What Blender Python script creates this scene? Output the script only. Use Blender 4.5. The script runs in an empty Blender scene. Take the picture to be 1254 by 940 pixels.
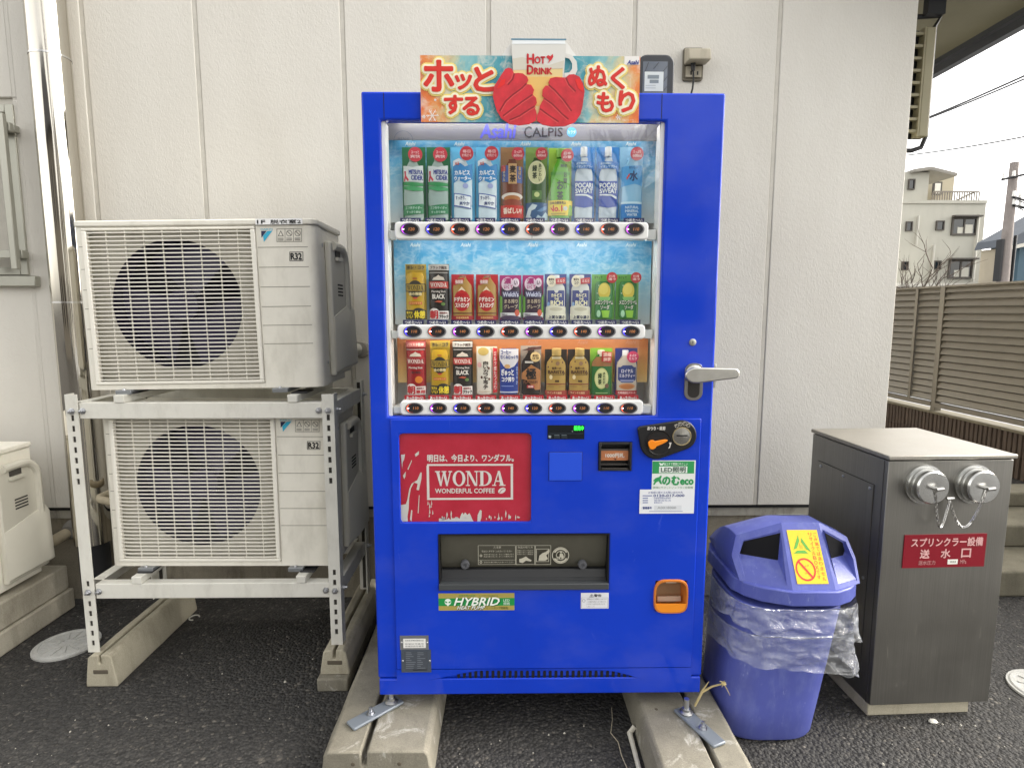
import bpy, bmesh, math, random
from mathutils import Vector, Matrix, Euler
from math import radians as R, sin, cos, pi, sqrt
random.seed(7)
S = bpy.context.scene
COL = S.collection

# ------------------------------------------------------------ camera, sky, sun, exposure
CAM_H = 1.36
FPX = 715.0                       # focal length in pixels of the 1254 px wide photograph
PITCH = math.atan(87 / 715.0)
YAW = math.atan(9 / 715.0)
cd = bpy.data.cameras.new('camera')
cam = bpy.data.objects.new('camera', cd)
COL.objects.link(cam)
cam.location = (0, 0, CAM_H)
cam.rotation_euler = Euler((pi / 2 - PITCH, 0, -YAW), 'XYZ')
cd.sensor_fit = 'HORIZONTAL'
cd.sensor_width = 36
cd.lens = 36 * FPX / 1254
cd.clip_start = 0.05
cd.clip_end = 3000
S.camera = cam

SUN_EL, SUN_AZ = R(34), R(84)      # azimuth from +Y towards +X: behind the building, to the right
w = bpy.data.worlds.new('World')
S.world = w
w.use_nodes = True
nt = w.node_tree
bg = nt.nodes['Background']
sky = nt.nodes.new('ShaderNodeTexSky')
sky.sky_type = 'NISHITA'
sky.sun_disc = False
sky.sun_elevation = SUN_EL
sky.sun_rotation = SUN_AZ
sky.air_density = 1.0
sky.dust_density = 3.0
sky.ozone_density = 1.0
hs = nt.nodes.new('ShaderNodeHueSaturation')     # thin cloud: the blue mostly washed out
hs.inputs['Saturation'].default_value = 0.12
nt.links.new(sky.outputs[0], hs.inputs['Color'])
tcw = nt.nodes.new('ShaderNodeTexCoord')
mpw = nt.nodes.new('ShaderNodeMapping')
mpw.inputs['Scale'].default_value = (1, 1, 2.6)
nzw = nt.nodes.new('ShaderNodeTexNoise')
nzw.inputs['Scale'].default_value = 2.3
nzw.inputs['Detail'].default_value = 7
nzw.inputs['Roughness'].default_value = 0.55
crw = nt.nodes.new('ShaderNodeValToRGB')
crw.color_ramp.elements[0].position = 0.3
crw.color_ramp.elements[0].color = (0.9, 0.88, 0.86, 1)
crw.color_ramp.elements[1].position = 0.7
crw.color_ramp.elements[1].color = (1.14, 1.1, 1.02, 1)
mxw = nt.nodes.new('ShaderNodeMix')
mxw.data_type = 'RGBA'
mxw.blend_type = 'MULTIPLY'
mxw.inputs['Factor'].default_value = 1
nt.links.new(tcw.outputs['Generated'], mpw.inputs[0])
nt.links.new(mpw.outputs[0], nzw.inputs['Vector'])
nt.links.new(nzw.outputs[0], crw.inputs[0])
nt.links.new(hs.outputs[0], mxw.inputs['A'])
nt.links.new(crw.outputs[0], mxw.inputs['B'])
nt.links.new(mxw.outputs['Result'], bg.inputs['Color'])
bg.inputs['Strength'].default_value = 0.15

sl = bpy.data.lights.new('sun', 'SUN')
sl.energy = 0.9
sl.angle = R(14)
sl.color = (1.0, 0.95, 0.86)
sun = bpy.data.objects.new('sun', sl)
COL.objects.link(sun)
sdir = Vector((sin(SUN_AZ) * cos(SUN_EL), cos(SUN_AZ) * cos(SUN_EL), sin(SUN_EL)))
sun.rotation_euler = sdir.to_track_quat('Z', 'Y').to_euler()
sun.location = (6, 4, 12)

vs = S.view_settings
vs.view_transform = 'Standard'
vs.look = 'None'
vs.gamma = 1
vs.exposure = 1.88
S.cycles.max_bounces = 8
S.cycles.transparent_max_bounces = 12
S.cycles.use_denoising = True

# ------------------------------------------------------------ helpers
_cp, _sp, _cy, _sy = cos(PITCH), sin(PITCH), cos(YAW), sin(YAW)
def ray(px, py):                       # direction of a photograph pixel, for taking measurements off the photograph
    x, y, z = (px - 627) / FPX, 1.0, -(py - 470) / FPX
    y, z = y * _cp + z * _sp, -y * _sp + z * _cp
    return Vector((x * _cy + y * _sy, -x * _sy + y * _cy, z))
def W(px, py, Y):                      # point on the upright plane Y
    r = ray(px, py) * 1.0
    r *= Y / r.y
    return Vector((r.x, r.y, r.z + CAM_H))
def G(px, py, z=0.0):                  # point on the level plane z
    r = ray(px, py)
    r *= (z - CAM_H) / r.z
    return Vector((r.x, r.y, z))
def WX(px, py, X):                     # point on the plane X
    r = ray(px, py)
    r *= X / r.x
    return Vector((r.x, r.y, r.z + CAM_H))

def lin(h):
    h = h.lstrip('#')
    o = []
    for i in (0, 2, 4):
        c = int(h[i:i + 2], 16) / 255
        o.append(c / 12.92 if c <= 0.04045 else ((c + 0.055) / 1.055) ** 2.4)
    return (o[0], o[1], o[2], 1)

class N:                               # small node-tree writer
    def __init__(s, name):
        s.m = bpy.data.materials.new(name)
        s.m.use_nodes = True
        s.t = s.m.node_tree
        s.b = s.t.nodes['Principled BSDF']
        s.out = s.t.nodes['Material Output']
    def n(s, typ, **kw):
        x = s.t.nodes.new('ShaderNode' + typ)
        for k, v in kw.items():
            if k.startswith('_'):
                setattr(x, k[1:], v)
            else:
                x.inputs[k.replace('__', ' ')].default_value = v
        return x
    def l(s, a, b):
        s.t.links.new(a, b)
    def coord(s, scale=(1, 1, 1), kind='Object'):
        tc = s.n('TexCoord')
        mp = s.n('Mapping')
        mp.inputs['Scale'].default_value = scale
        s.l(tc.outputs[kind], mp.inputs[0])
        return mp.outputs[0]
    def noise(s, vec, scale, detail=4, rough=0.55, dist=0):
        x = s.n('TexNoise', Scale=scale, Detail=detail, Roughness=rough, Distortion=dist)
        s.l(vec, x.inputs['Vector'])
        return x.outputs[0]
    def ramp(s, val, stops, interp='LINEAR'):
        x = s.n('ValToRGB')
        e = x.color_ramp.elements
        x.color_ramp.interpolation = interp
        while len(e) < len(stops):
            e.new(0.5)
        for i, (p, c) in enumerate(stops):
            e[i].position = p
            if not isinstance(c, (tuple, list)):
                c = (c, c, c, 1)
            e[i].color = c
        s.l(val, x.inputs[0])
        return x.outputs[0]
    def mix(s, fac, a, b, mode='MIX'):
        x = s.n('Mix', _data_type='RGBA', _blend_type=mode)
        for key, v in (('Factor', fac), ('A', a), ('B', b)):
            if isinstance(v, (int, float)):
                x.inputs[key].default_value = v
            elif isinstance(v, tuple):
                x.inputs[key].default_value = v
            else:
                s.l(v, x.inputs[key])
        return x.outputs['Result']
    def bump(s, h, strength=0.3, dist=0.002):
        x = s.n('Bump', Strength=strength, Distance=dist)
        s.l(h, x.inputs['Height'])
        s.l(x.outputs[0], s.b.inputs['Normal'])
        return x

def schlick(k, f0=0.04, normal=None):
    lw = k.n('LayerWeight', Blend=0.5)
    if normal is not None: k.l(normal, lw.inputs['Normal'])
    pw = k.n('Math', _operation='POWER'); k.l(lw.outputs['Facing'], pw.inputs[0]); pw.inputs[1].default_value = 5
    ma = k.n('Math', _operation='MULTIPLY_ADD'); k.l(pw.outputs[0], ma.inputs[0]); ma.inputs[1].default_value = 1 - f0; ma.inputs[2].default_value = f0
    return ma.outputs[0]
_mats = {}
def mat(name, hexc, rough=0.5, metal=0.0, var=0.0, vscale=8.0, dirt=None, damt=0.4, dscale=(6, 6, 1.5),
        bump=0.0, bscale=200.0, bdist=0.001, coat=0.0, rvar=0.0, spec=0.5, scuff=None, samt=0.5, sscale=(45, 45, 9)):
    """painted / moulded / metal surface: base colour, faint mottling, patchy dirt, fine relief"""
    if name in _mats:
        return _mats[name]
    k = N(name)
    c = lin(hexc) if isinstance(hexc, str) else hexc
    k.b.inputs['Base Color'].default_value = c
    k.b.inputs['Roughness'].default_value = rough
    k.b.inputs['Metallic'].default_value = metal
    k.b.inputs['Specular IOR Level'].default_value = spec
    if coat:
        k.b.inputs['Coat Weight'].default_value = coat
        k.b.inputs['Coat Roughness'].default_value = 0.08
    col = c
    if var:
        v = k.noise(k.coord(), vscale, 5, 0.6)
        lo = tuple(x * (1 - var) for x in c[:3]) + (1,)
        hi = tuple(min(1, x * (1 + var)) for x in c[:3]) + (1,)
        col = k.ramp(v, [(0.3, lo), (0.7, hi)])
    if dirt:
        d = k.noise(k.coord(dscale), 3.0, 8, 0.68)
        f = k.ramp(d, [(0.48, 0.0), (0.78, damt)])
        col = k.mix(f, col, lin(dirt))
    if scuff:
        sn = k.noise(k.coord(sscale), 1.0, 9, 0.8, 0.6)
        col = k.mix(k.ramp(sn, [(0.60, 0.0), (0.68, samt)]), col, lin(scuff))
    if not isinstance(col, tuple):
        k.l(col, k.b.inputs['Base Color'])
    if rvar:
        r = k.noise(k.coord((1, 1, 1)), 14, 5, 0.6)
        k.l(k.ramp(r, [(0.3, rough - rvar), (0.75, rough + rvar)]), k.b.inputs['Roughness'])
    if bump:
        k.bump(k.noise(k.coord(), bscale, 3, 0.5), bump, bdist)
    _mats[name] = k.m
    return k.m
def ink(hexc, rough=0.45):             # flat print
    key = 'print_' + hexc.lstrip('#')
    if key not in _mats:
        mat(key, hexc, rough)
    return _mats[key]
def glow(name, hexc, strength):
    if name not in _mats:
        k = N(name)
        k.b.inputs['Base Color'].default_value = lin(hexc)
        k.b.inputs['Emission Color'].default_value = lin(hexc)
        k.b.inputs['Emission Strength'].default_value = strength
        _mats[name] = k.m
    return _mats[name]

class MB:
    """collects shapes into one mesh"""
    def __init__(s):
        s.bm = bmesh.new()
        s.mats = []
        s.mi = 0
    def use(s, m):
        if m not in s.mats:
            s.mats.append(m)
        s.mi = s.mats.index(m)
        return s
    def f(s, vs, smooth=False):
        try:
            x = s.bm.faces.new(vs)
        except ValueError:
            return None
        x.material_index = s.mi
        x.smooth = smooth
        return x
    def poly(s, pts, smooth=False):
        return s.f([s.bm.verts.new(p) for p in pts], smooth)
    def box(s, x0, x1, y0, y1, z0, z1, M=None):
        c = [Vector((x, y, z)) for z in (z0, z1) for y in (y0, y1) for x in (x0, x1)]
        if M:
            c = [M @ p for p in c]
        v = [s.bm.verts.new(p) for p in c]
        for q in ((0, 2, 3, 1), (4, 5, 7, 6), (0, 1, 5, 4), (2, 6, 7, 3), (0, 4, 6, 2), (1, 3, 7, 5)):
            s.f([v[i] for i in q])
        return s
    def loft(s, rings, cap=True, smooth=False, closed=True):
        vr = [[s.bm.verts.new(p) for p in r] for r in rings]
        n = len(vr[0])
        for a, b in zip(vr, vr[1:]):
            for i in range(n if closed else n - 1):
                j = (i + 1) % n
                s.f([a[i], a[j], b[j], b[i]], smooth)
        if cap:
            s.f(vr[0][::-1])
            s.f(vr[-1])
        return s
    def prism(s, pts, d0, d1, axis='y'):
        """outline in (x,z) pushed along y, (y,z) along x, or (x,y) along z"""
        def P(a, b, d):
            return {'y': (a, d, b), 'x': (d, a, b), 'z': (a, b, d)}[axis]
        return s.loft([[P(a, b, d0) for a, b in pts], [P(a, b, d1) for a, b in pts]])
    def cyl(s, p0, p1, r0, r1=None, n=16, cap=True, smooth=True):
        p0, p1 = Vector(p0), Vector(p1)
        r1 = r0 if r1 is None else r1
        d = (p1 - p0).normalized()
        u = d.cross(Vector((0, 0, 1)) if abs(d.z) < 0.9 else Vector((1, 0, 0))).normalized()
        v = d.cross(u)
        rg = [[p + (u * cos(2 * pi * i / n) + v * sin(2 * pi * i / n)) * r for i in range(n)] for p, r in ((p0, r0), (p1, r1))]
        return s.loft(rg, cap, smooth)
    def tube(s, path, r, n=8, smooth=True, cap=True):
        path = [Vector(p) for p in path]
        rings = []
        u = None
        for i, p in enumerate(path):
            d = (path[min(i + 1, len(path) - 1)] - path[max(i - 1, 0)]).normalized()
            if u is None:
                u = d.cross(Vector((0.13, 0.2, 1)) if abs(d.z) < 0.9 else Vector((1, 0.1, 0))).normalized()
            else:
                u = (u - d * u.dot(d)).normalized()
            v = d.cross(u)
            rr = r[i] if isinstance(r, (list, tuple)) else r
            rings.append([p + (u * cos(2 * pi * k / n) + v * sin(2 * pi * k / n)) * rr for k in range(n)])
        return s.loft(rings, cap, smooth)
    def lathe(s, prof, c, axis='z', n=24, smooth=True, cap=True):
        """prof: (radius, height) pairs about the point c"""
        c = Vector(c)
        def P(r, h, a):
            if axis == 'z': return c + Vector((r * cos(a), r * sin(a), h))
            if axis == 'y': return c + Vector((r * cos(a), h, r * sin(a)))
            return c + Vector((h, r * cos(a), r * sin(a)))
        return s.loft([[P(max(r, 1e-5), h, 2 * pi * i / n) for i in range(n)] for r, h in prof], cap, smooth)
    def disc(s, c, r, n=20, rz=None, M=None):
        rz = rz or r
        p = [Vector((c[0] + r * cos(2 * pi * i / n), c[1], c[2] + rz * sin(2 * pi * i / n))) for i in range(n)]
        s.poly(p)
        return s
    def ring(s, c, r0, r1, n=24, k=1.0, a0=0.0, a1=2 * pi):
        full = abs(a1 - a0 - 2 * pi) < 1e-6
        m = n if full else n + 1
        a = [s.bm.verts.new((c[0] + r0 * cos(a0 + (a1 - a0) * i / n), c[1], c[2] + k * r0 * sin(a0 + (a1 - a0) * i / n))) for i in range(m)]
        b = [s.bm.verts.new((c[0] + r1 * cos(a0 + (a1 - a0) * i / n), c[1], c[2] + k * r1 * sin(a0 + (a1 - a0) * i / n))) for i in range(m)]
        for i in range(n):
            j = (i + 1) % m
            s.f([a[i], a[j], b[j], b[i]])
        return s
    def build(s, name, m=None, parent=None, bevel=0, seg=2, sharp=35, smooth=False, at=None):
        bm = s.bm
        bmesh.ops.recalc_face_normals(bm, faces=[f for f in bm.faces if len(f.edges[0].link_faces) > 1] if bm.faces else [])
        me = bpy.data.meshes.new(name)
        o = bpy.data.objects.new(name, me)
        COL.objects.link(o)
        off = Vector((0, 0, 0))
        if parent is not None:
            p = parent
            while p is not None:
                off += p.location
                p = p.parent
            o.parent = parent
        if at is not None:
            o.location = Vector(at) - off
            off = Vector(at)
        if off.length:
            bmesh.ops.translate(bm, vec=-off, verts=bm.verts)
        bm.to_mesh(me)
        bm.free()
        ms = s.mats if s.mats else [m]
        for x in ms:
            me.materials.append(x)
        if smooth:
            for p in me.polygons:
                p.use_smooth = True
        me.set_sharp_from_angle(angle=R(sharp))
        if bevel:
            b = o.modifiers.new('bevel', 'BEVEL')
            b.width = bevel
            b.segments = seg
            b.limit_method = 'ANGLE'
            b.angle_limit = R(40)
        return o

def tag(o, label, cat, group=None, kind=None):
    o['label'] = label
    o['category'] = cat
    if group: o['group'] = group
    if kind: o['kind'] = kind
    return o
def thing(name, loc, label, cat, group=None):
    o = bpy.data.objects.new(name, None)
    o.empty_display_size = 0.1
    COL.objects.link(o)
    o.location = loc
    return tag(o, label, cat, group)
def copy_tree(o, parent=None):
    c = o.copy()
    COL.objects.link(c)
    if parent is not None: c.parent = parent
    for ch in list(o.children): copy_tree(ch, c)
    return c
def struct(o):
    o['kind'] = 'structure'
    return o

# ---- lettering: glyph outlines turned into flat faces
_tx = {}
def glyphs(t):
    if t not in _tx:
        c = bpy.data.curves.new('lettering', 'FONT')
        c.body = t
        c.resolution_u = 2
        o = bpy.data.objects.new('lettering', c)
        COL.objects.link(o)
        dg = bpy.context.evaluated_depsgraph_get()
        dg.update()
        ev = o.evaluated_get(dg)
        me = ev.to_mesh()
        vs = [v.co.copy() for v in me.vertices]
        fs = [tuple(p.vertices) for p in me.polygons]
        ev.to_mesh_clear()
        bpy.data.objects.remove(o)
        bpy.data.curves.remove(c)
        x0 = min(v.x for v in vs); x1 = max(v.x for v in vs)
        y0 = min(v.y for v in vs); y1 = max(v.y for v in vs)
        dx = max(x1 - x0, 1e-4); dy = max(y1 - y0, 1e-4)
        _tx[t] = ([((v.x - x0) / dx, (v.y - y0) / dy) for v in vs], fs)
    return _tx[t]
def text(mb, t, O, U, V, m, bold=0.0, ring=0, rad=0.0, step=0.00012, slant=0.0):
    """lettering filling the parallelogram O, O+U, O+V; bold = stroke growth in metres; ring = halo copies of radius rad"""
    O, U, V = Vector(O), Vector(U), Vector(V)
    Nn = U.cross(V).normalized()
    u, v = U.normalized(), V.normalized()
    vs, fs = glyphs(t)
    mb.use(m)
    offs = [(0, 0)]
    if bold:
        offs = [(0, 0), (bold, 0), (-bold, 0), (0, bold), (0, -bold)]
    if ring:
        offs = [(rad * cos(2 * pi * i / ring), rad * sin(2 * pi * i / ring)) for i in range(ring)] + [(0, 0)]
    for i, (a, b) in enumerate(offs):
        o = O + u * a + v * b + Nn * (step * i)
        vv = [mb.bm.verts.new(o + U * (x + slant * y) + V * y) for x, y in vs]
        for f in fs:
            mb.f([vv[k] for k in f])
def tpx(mb, t, x0, x1, y0, y1, Y, m, **k):
    """lettering in a pixel box of the photograph, lying on the upright plane Y"""
    a = W(x0, y1, Y); b = W(x1, y1, Y); c = W((x0 + x1) / 2, y0, Y)
    text(mb, t, a, (b.x - a.x, 0, 0), (0, 0, c.z - a.z), m, **k)
def rpx(mb, x0, x1, y0, y1, Y, m):
    a = W(x0, y1, Y); b = W(x1, y1, Y); c = W((x0 + x1) / 2, y0, Y)
    mb.use(m)
    mb.poly([(a.x, Y, a.z), (b.x, Y, a.z), (b.x, Y, c.z), (a.x, Y, c.z)])
def ppx(mb, pts, Y, m):
    mb.use(m)
    mb.poly([W(x, y, Y) for x, y in pts])
def bpx(x0, x1, y0, y1, Y):
    """x0, x1, z0, z1 of a pixel box on the plane Y"""
    a = W(x0, (y0 + y1) / 2, Y); b = W(x1, (y0 + y1) / 2, Y)
    return a.x, b.x, W((x0 + x1) / 2, y1, Y).z, W((x0 + x1) / 2, y0, Y).z
def rrect(x0, x1, z0, z1, r, n=5):
    p = []
    for cx, cz, a in ((x1 - r, z1 - r, 0), (x0 + r, z1 - r, pi / 2), (x0 + r, z0 + r, pi), (x1 - r, z0 + r, 1.5 * pi)):
        for i in range(n + 1):
            t = a + pi / 2 * i / n
            p.append((cx + r * cos(t), cz + r * sin(t)))
    return p
def hull(pts):
    pts = sorted(set((round(a, 6), round(b, 6)) for a, b in pts))
    def half(ps):
        h = []
        for p in ps:
            while len(h) > 1 and (h[-1][0] - h[-2][0]) * (p[1] - h[-2][1]) - (h[-1][1] - h[-2][1]) * (p[0] - h[-2][0]) <= 0:
                h.pop()
            h.append(p)
        return h
    a, b = half(pts), half(pts[::-1])
    return a[:-1] + b[:-1]
# heavy serif capitals drawn from strokes: unit box per letter
def serif(mb, word, O, U, V, m, step=0.00012):
    O, U, V = Vector(O), Vector(U), Vector(V)
    Nn = U.cross(V).normalized()
    mb.use(m)
    wd = {'W': 1.35, 'O': 1.0, 'N': 1.02, 'D': 1.0, 'A': 1.05}
    gap = 0.03
    tot = sum(wd[c] for c in word) + gap * (len(word) - 1)
    x = 0
    lay = [0]
    def q(pts, w0):
        mb.poly([O + U * ((x + a * w0) / tot) + V * b + Nn * (step * lay[0]) for a, b in pts])
        lay[0] = (lay[0] + 1) % 9
    for c in word:
        w0 = wd[c]
        if c == 'W':
            q([(.06, .96), (.24, .96), (.38, .0), (.28, .0)], w0); q([(.28, 0), (.36, 0), (.54, .96), (.48, .96)], w0)
            q([(.44, .96), (.6, .96), (.74, 0), (.64, 0)], w0); q([(.64, 0), (.72, 0), (.93, .96), (.86, .96)], w0)
            q([(0, .93), (.3, .93), (.3, 1), (0, 1)], w0); q([(.38, .93), (.66, .93), (.66, 1), (.38, 1)], w0); q([(.78, .93), (1, .93), (1, 1), (.78, 1)], w0)
        elif c == 'O':
            n = 28
            for i in range(n):
                a, b = 2 * pi * i / n, 2 * pi * (i + 1) / n
                lay[0] = 0
                q([(.5 + .5 * cos(a), .5 + .52 * sin(a)), (.5 + .5 * cos(b), .5 + .52 * sin(b)), (.5 + .27 * cos(b), .5 + .44 * sin(b)), (.5 + .27 * cos(a), .5 + .44 * sin(a))], w0)
        elif c == 'N':
            q([(.12, 0), (.2, 0), (.2, .97), (.12, .97)], w0); q([(.1, .97), (.32, .97), (.88, 0), (.68, 0)], w0); q([(.8, 0), (.88, 0), (.88, .97), (.8, .97)], w0)
            q([(0, 0), (.32, 0), (.32, .07), (0, .07)], w0); q([(0, .93), (.3, .93), (.3, 1), (0, 1)], w0); q([(.68, .93), (1, .93), (1, 1), (.68, 1)], w0)
        elif c == 'D':
            q([(.1, 0), (.34, 0), (.34, 1), (.1, 1)], w0); q([(0, 0), (.4, 0), (.4, .07), (0, .07)], w0); q([(0, .93), (.4, .93), (.4, 1), (0, 1)], w0)
            n = 14
            for i in range(n):
                a, b = -pi / 2 + pi * i / n, -pi / 2 + pi * (i + 1) / n
                q([(.4 + .6 * cos(a), .5 + .5 * sin(a)), (.4 + .6 * cos(b), .5 + .5 * sin(b)), (.4 + .35 * cos(b), .5 + .43 * sin(b)), (.4 + .35 * cos(a), .5 + .43 * sin(a))], w0)
        elif c == 'A':
            q([(.1, 0), (.18, 0), (.53, .98), (.44, .98)], w0); q([(.62, 0), (.88, 0), (.58, 1), (.42, 1)], w0); q([(.24, .28), (.7, .28), (.7, .36), (.24, .36)], w0)
            q([(0, 0), (.3, 0), (.3, .07), (0, .07)], w0); q([(.52, 0), (1, 0), (1, .07), (.52, .07)], w0)
        x += w0 + gap
def spx(mb, word, x0, x1, y0, y1, Y, m):
    a = W(x0, y1, Y); b = W(x1, y1, Y); c = W((x0 + x1) / 2, y0, Y)
    serif(mb, word, a, (b.x - a.x, 0, 0), (0, 0, c.z - a.z), m)

# ------------------------------------------------------------ materials of the setting
def m_asphalt():
    k = N('asphalt')
    v = k.coord()
    vo = k.n('TexVoronoi', Scale=88.0, Randomness=1.0)
    k.l(v, vo.inputs['Vector'])
    sep = k.n('SeparateColor')
    k.l(vo.outputs['Color'], sep.inputs[0])
    stone = k.ramp(sep.outputs[0], [(0.0, lin('#383736')), (0.6, lin('#42413f')), (0.94, lin('#4e4c49')), (1.0, lin('#6b6760'))])
    big = k.noise(v, 1.1, 5, 0.6)
    patch = k.ramp(big, [(0.3, (0.72, 0.72, 0.74, 1)), (0.7, (1.15, 1.13, 1.1, 1))])
    c = k.mix(1.0, stone, patch, 'MULTIPLY')
    f = k.noise(v, 320, 2, 0.5)
    c = k.mix(k.ramp(f, [(0.66, 0.0), (0.8, 0.22)]), c, lin('#8a857c'))
    st = k.noise(k.coord((1, 1, 1)), 2.6, 6, 0.7, 0.4)
    c = k.mix(k.ramp(st, [(0.60, 0.0), (0.74, 0.5)]), c, lin('#3a2f28'))
    ve = k.n('TexVoronoi', Scale=88.0, _feature='DISTANCE_TO_EDGE')
    k.l(v, ve.inputs['Vector'])
    wv = k.noise(v, 45, 3, 0.6)
    gap = k.mix(1.0, k.ramp(ve.outputs['Distance'], [(0.02, 0.85), (0.16, 0.0)]), k.ramp(wv, [(0.38, 0.1), (0.58, 1.0)]), 'MULTIPLY')
    c = k.mix(gap, c, lin('#141313'))          # black binder, with the shade of the pits painted in between the stones
    k.l(c, k.b.inputs['Base Color'])
    k.b.inputs['Roughness'].default_value = 0.82
    vd = k.n('TexVoronoi', Scale=88.0, _feature='F1')
    k.l(v, vd.inputs['Vector'])
    h = k.mix(0.35, vd.outputs['Distance'], k.noise(v, 60, 4, 0.6), 'MIX')
    b = k.bump(h, 1.0, -0.012)
    return k.m
def m_stucco():
    k = N('stucco_panel')
    v = k.coord()
    big = k.noise(k.coord((1, 1, 0.35)), 2.2, 6, 0.6)
    c = k.ramp(big, [(0.3, lin('#d3cfc6')), (0.7, lin('#dedbd3'))])
    streak = k.noise(k.coord((16, 16, 0.8)), 1.6, 7, 0.7)
    c = k.mix(k.ramp(streak, [(0.58, 0.0), (0.9, 0.12)]), c, lin('#9d988c'))
    k.l(c, k.b.inputs['Base Color'])
    k.b.inputs['Roughness'].default_value = 0.75
    k.b.inputs['Specular IOR Level'].default_value = 0.3
    n1 = k.n('TexVoronoi', Scale=62.0, _feature='SMOOTH_F1', Smoothness=0.75)
    k.l(k.mix(0.035, v, k.n('TexNoise', Scale=30.0, Detail=2.0).outputs[1] , 'LINEAR_LIGHT'), n1.inputs['Vector'])
    n2 = k.noise(v, 130, 3, 0.6, 0.6)
    h = k.mix(0.55, n1.outputs['Distance'], n2)
    k.bump(h, 0.45, 0.0045)
    return k.m
def m_concrete(name, a, b_, stain='#5d5140', samt=0.5, rough=0.85, pit=0.5, white=None):
    k = N(name)
    v = k.coord()
    c = k.ramp(k.noise(v, 5, 8, 0.65), [(0.28, lin(a)), (0.72, lin(b_))])
    st = k.noise(k.coord((7, 7, 1.4)), 2.0, 8, 0.7)
    c = k.mix(k.ramp(st, [(0.5, 0.0), (0.75, samt)]), c, lin(stain))
    if white:
        wv = k.noise(v, 9, 9, 0.75, 0.8)
        c = k.mix(k.ramp(wv, [(0.56, 0.0), (0.66, 0.75)]), c, lin(white))
    g = k.noise(v, 260, 3, 0.6)
    c = k.mix(0.35, c, k.ramp(g, [(0.3, 0.25), (0.7, 0.8)]), 'SOFT_LIGHT')
    k.l(c, k.b.inputs['Base Color'])
    k.b.inputs['Roughness'].default_value = rough
    h = k.mix(0.4, k.noise(v, 35, 6, 0.7), g)
    k.bump(h, pit, 0.003)
    return k.m
ASPHALT = m_asphalt()
STUCCO = m_stucco()
FOUND = m_concrete('stained_foundation', '#7f776a', '#98917f', '#4f4533', 0.75)
CONC = m_concrete('grey_concrete', '#757063', '#8f8a7b', '#4f4a3d', 0.55, white='#bdbab0')
CONC2 = m_concrete('beige_concrete', '#a39c89', '#b8b19c', '#6d6450', 0.5)
CONC4 = m_concrete('step_concrete', '#5f5b4d', '#787363', '#4a4638', 0.6)
CONC3 = m_concrete('pale_concrete', '#9f9888', '#bab4a4', '#6b6553', 0.5)
SEAL = mat('joint_sealant', '#c9c5bb', 0.7, var=0.08, vscale=20, dirt='#8d877b', damt=0.3, dscale=(20, 20, 1.2))
STEEL = mat('stainless_steel', (0.62, 0.61, 0.59, 1), 0.22, 1.0, rvar=0.06)
ZINC = mat('zinc_bolt', (0.55, 0.56, 0.58, 1), 0.32, 1.0)
DARK = mat('black_plastic', '#17171a', 0.45)
DARKM = mat('dark_metal', '#26272a', 0.45, 0.4)
ALU = mat('bronze_aluminium', '#8f897b', 0.4, 0.35, var=0.06, vscale=30)
GLASSD = mat('dark_glass', '#10151a', 0.05, spec=0.8)
WHITEP = mat('white_plastic', '#e3e2de', 0.32)
CREAM = mat('cream_steel', '#ebe7da', 0.42, var=0.03, vscale=12, dirt='#8f8873', damt=0.36, dscale=(3, 3, 1.2))

# ------------------------------------------------------------ ground
mb = MB().use(ASPHALT)
mb.poly([(-600, -600, 0), (600, -600, 0), (600, 600, 0), (-600, 600, 0)])
struct(mb.build('asphalt_ground', at=(0, 0, 0)))
ROADM = mat('pale_road', '#8d8f92', 0.85, var=0.1, vscale=3, bump=0.3, bscale=120)
mb = MB().use(ROADM)
mb.poly([(4.36, -30, 0.004), (12.5, -30, 0.004), (12.5, 80, 0.004), (4.36, 80, 0.004)])
struct(mb.build('road'))

# ------------------------------------------------------------ the building
WY = 2.66
SX = [W(x, 0, WY).x for x in (98, 237, 418, 598, 778, 957, 1128)]
PZ0 = W(500, 620, WY).z
CX = SX[-1]
bld = thing('building', (0, WY, 0), 'pale stucco panelled building with vertical joints behind the blue machine', 'building')
mb = MB().use(SEAL)
mb.box(-4.6, CX - 0.006, WY + 0.013, WY + 0.12, PZ0, 5.2)
mb.build('wall', parent=bld)
TOPZ = 5.2
WINX = W(27, 235, WY).x
WINZ0, WINZ1 = W(20, 337, WY).z, W(15, 128, WY).z
JZ = W(20, 121, WY).z
PIPEX = W(55, 0, 2.57).x
PX0 = W(68, 640, WY).x            # joint left of the downpipe
def panel(x0, x1, z0, z1):
    mb = MB().use(STUCCO)
    mb.box(x0 + 0.009, x1 - 0.009, WY, WY + 0.05, z0, z1)
    mb.build('panel', parent=bld, bevel=0.004, seg=2)
for x in SX[:-1] + [PX0]:
    mb = MB().use(SEAL)
    mb.box(x - 0.0095, x + 0.0084, WY + 0.0028, WY + 0.0128, PZ0, TOPZ)
    mb.build('joint_strip', parent=bld, bevel=0.002)
for a, b in zip(SX, SX[1:]):
    panel(a, b, PZ0, TOPZ)
panel(PX0, SX[0], PZ0, TOPZ)
panel(WINX + 0.008, PX0, PZ0, JZ - 0.005)
panel(WINX + 0.008, PX0, JZ + 0.005, TOPZ)
panel(-4.6, WINX + 0.008, JZ + 0.005, TOPZ)
panel(-4.6, WINX + 0.008, PZ0, WINZ0 - 0.03)
panel(-4.6, WINX - 1.1, WINZ0 - 0.03, JZ - 0.005)
mb = MB().use(STUCCO)             # side wall round the corner
mb.box(CX - 0.16, CX, WY + 0.052, 9.5, PZ0, TOPZ)
mb.box(CX - 0.16, CX - 0.006, WY + 0.12, 9.5, 0, PZ0 - 0.002)
mb.build('side_wall', parent=bld)
mb = MB().use(FOUND)
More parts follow.
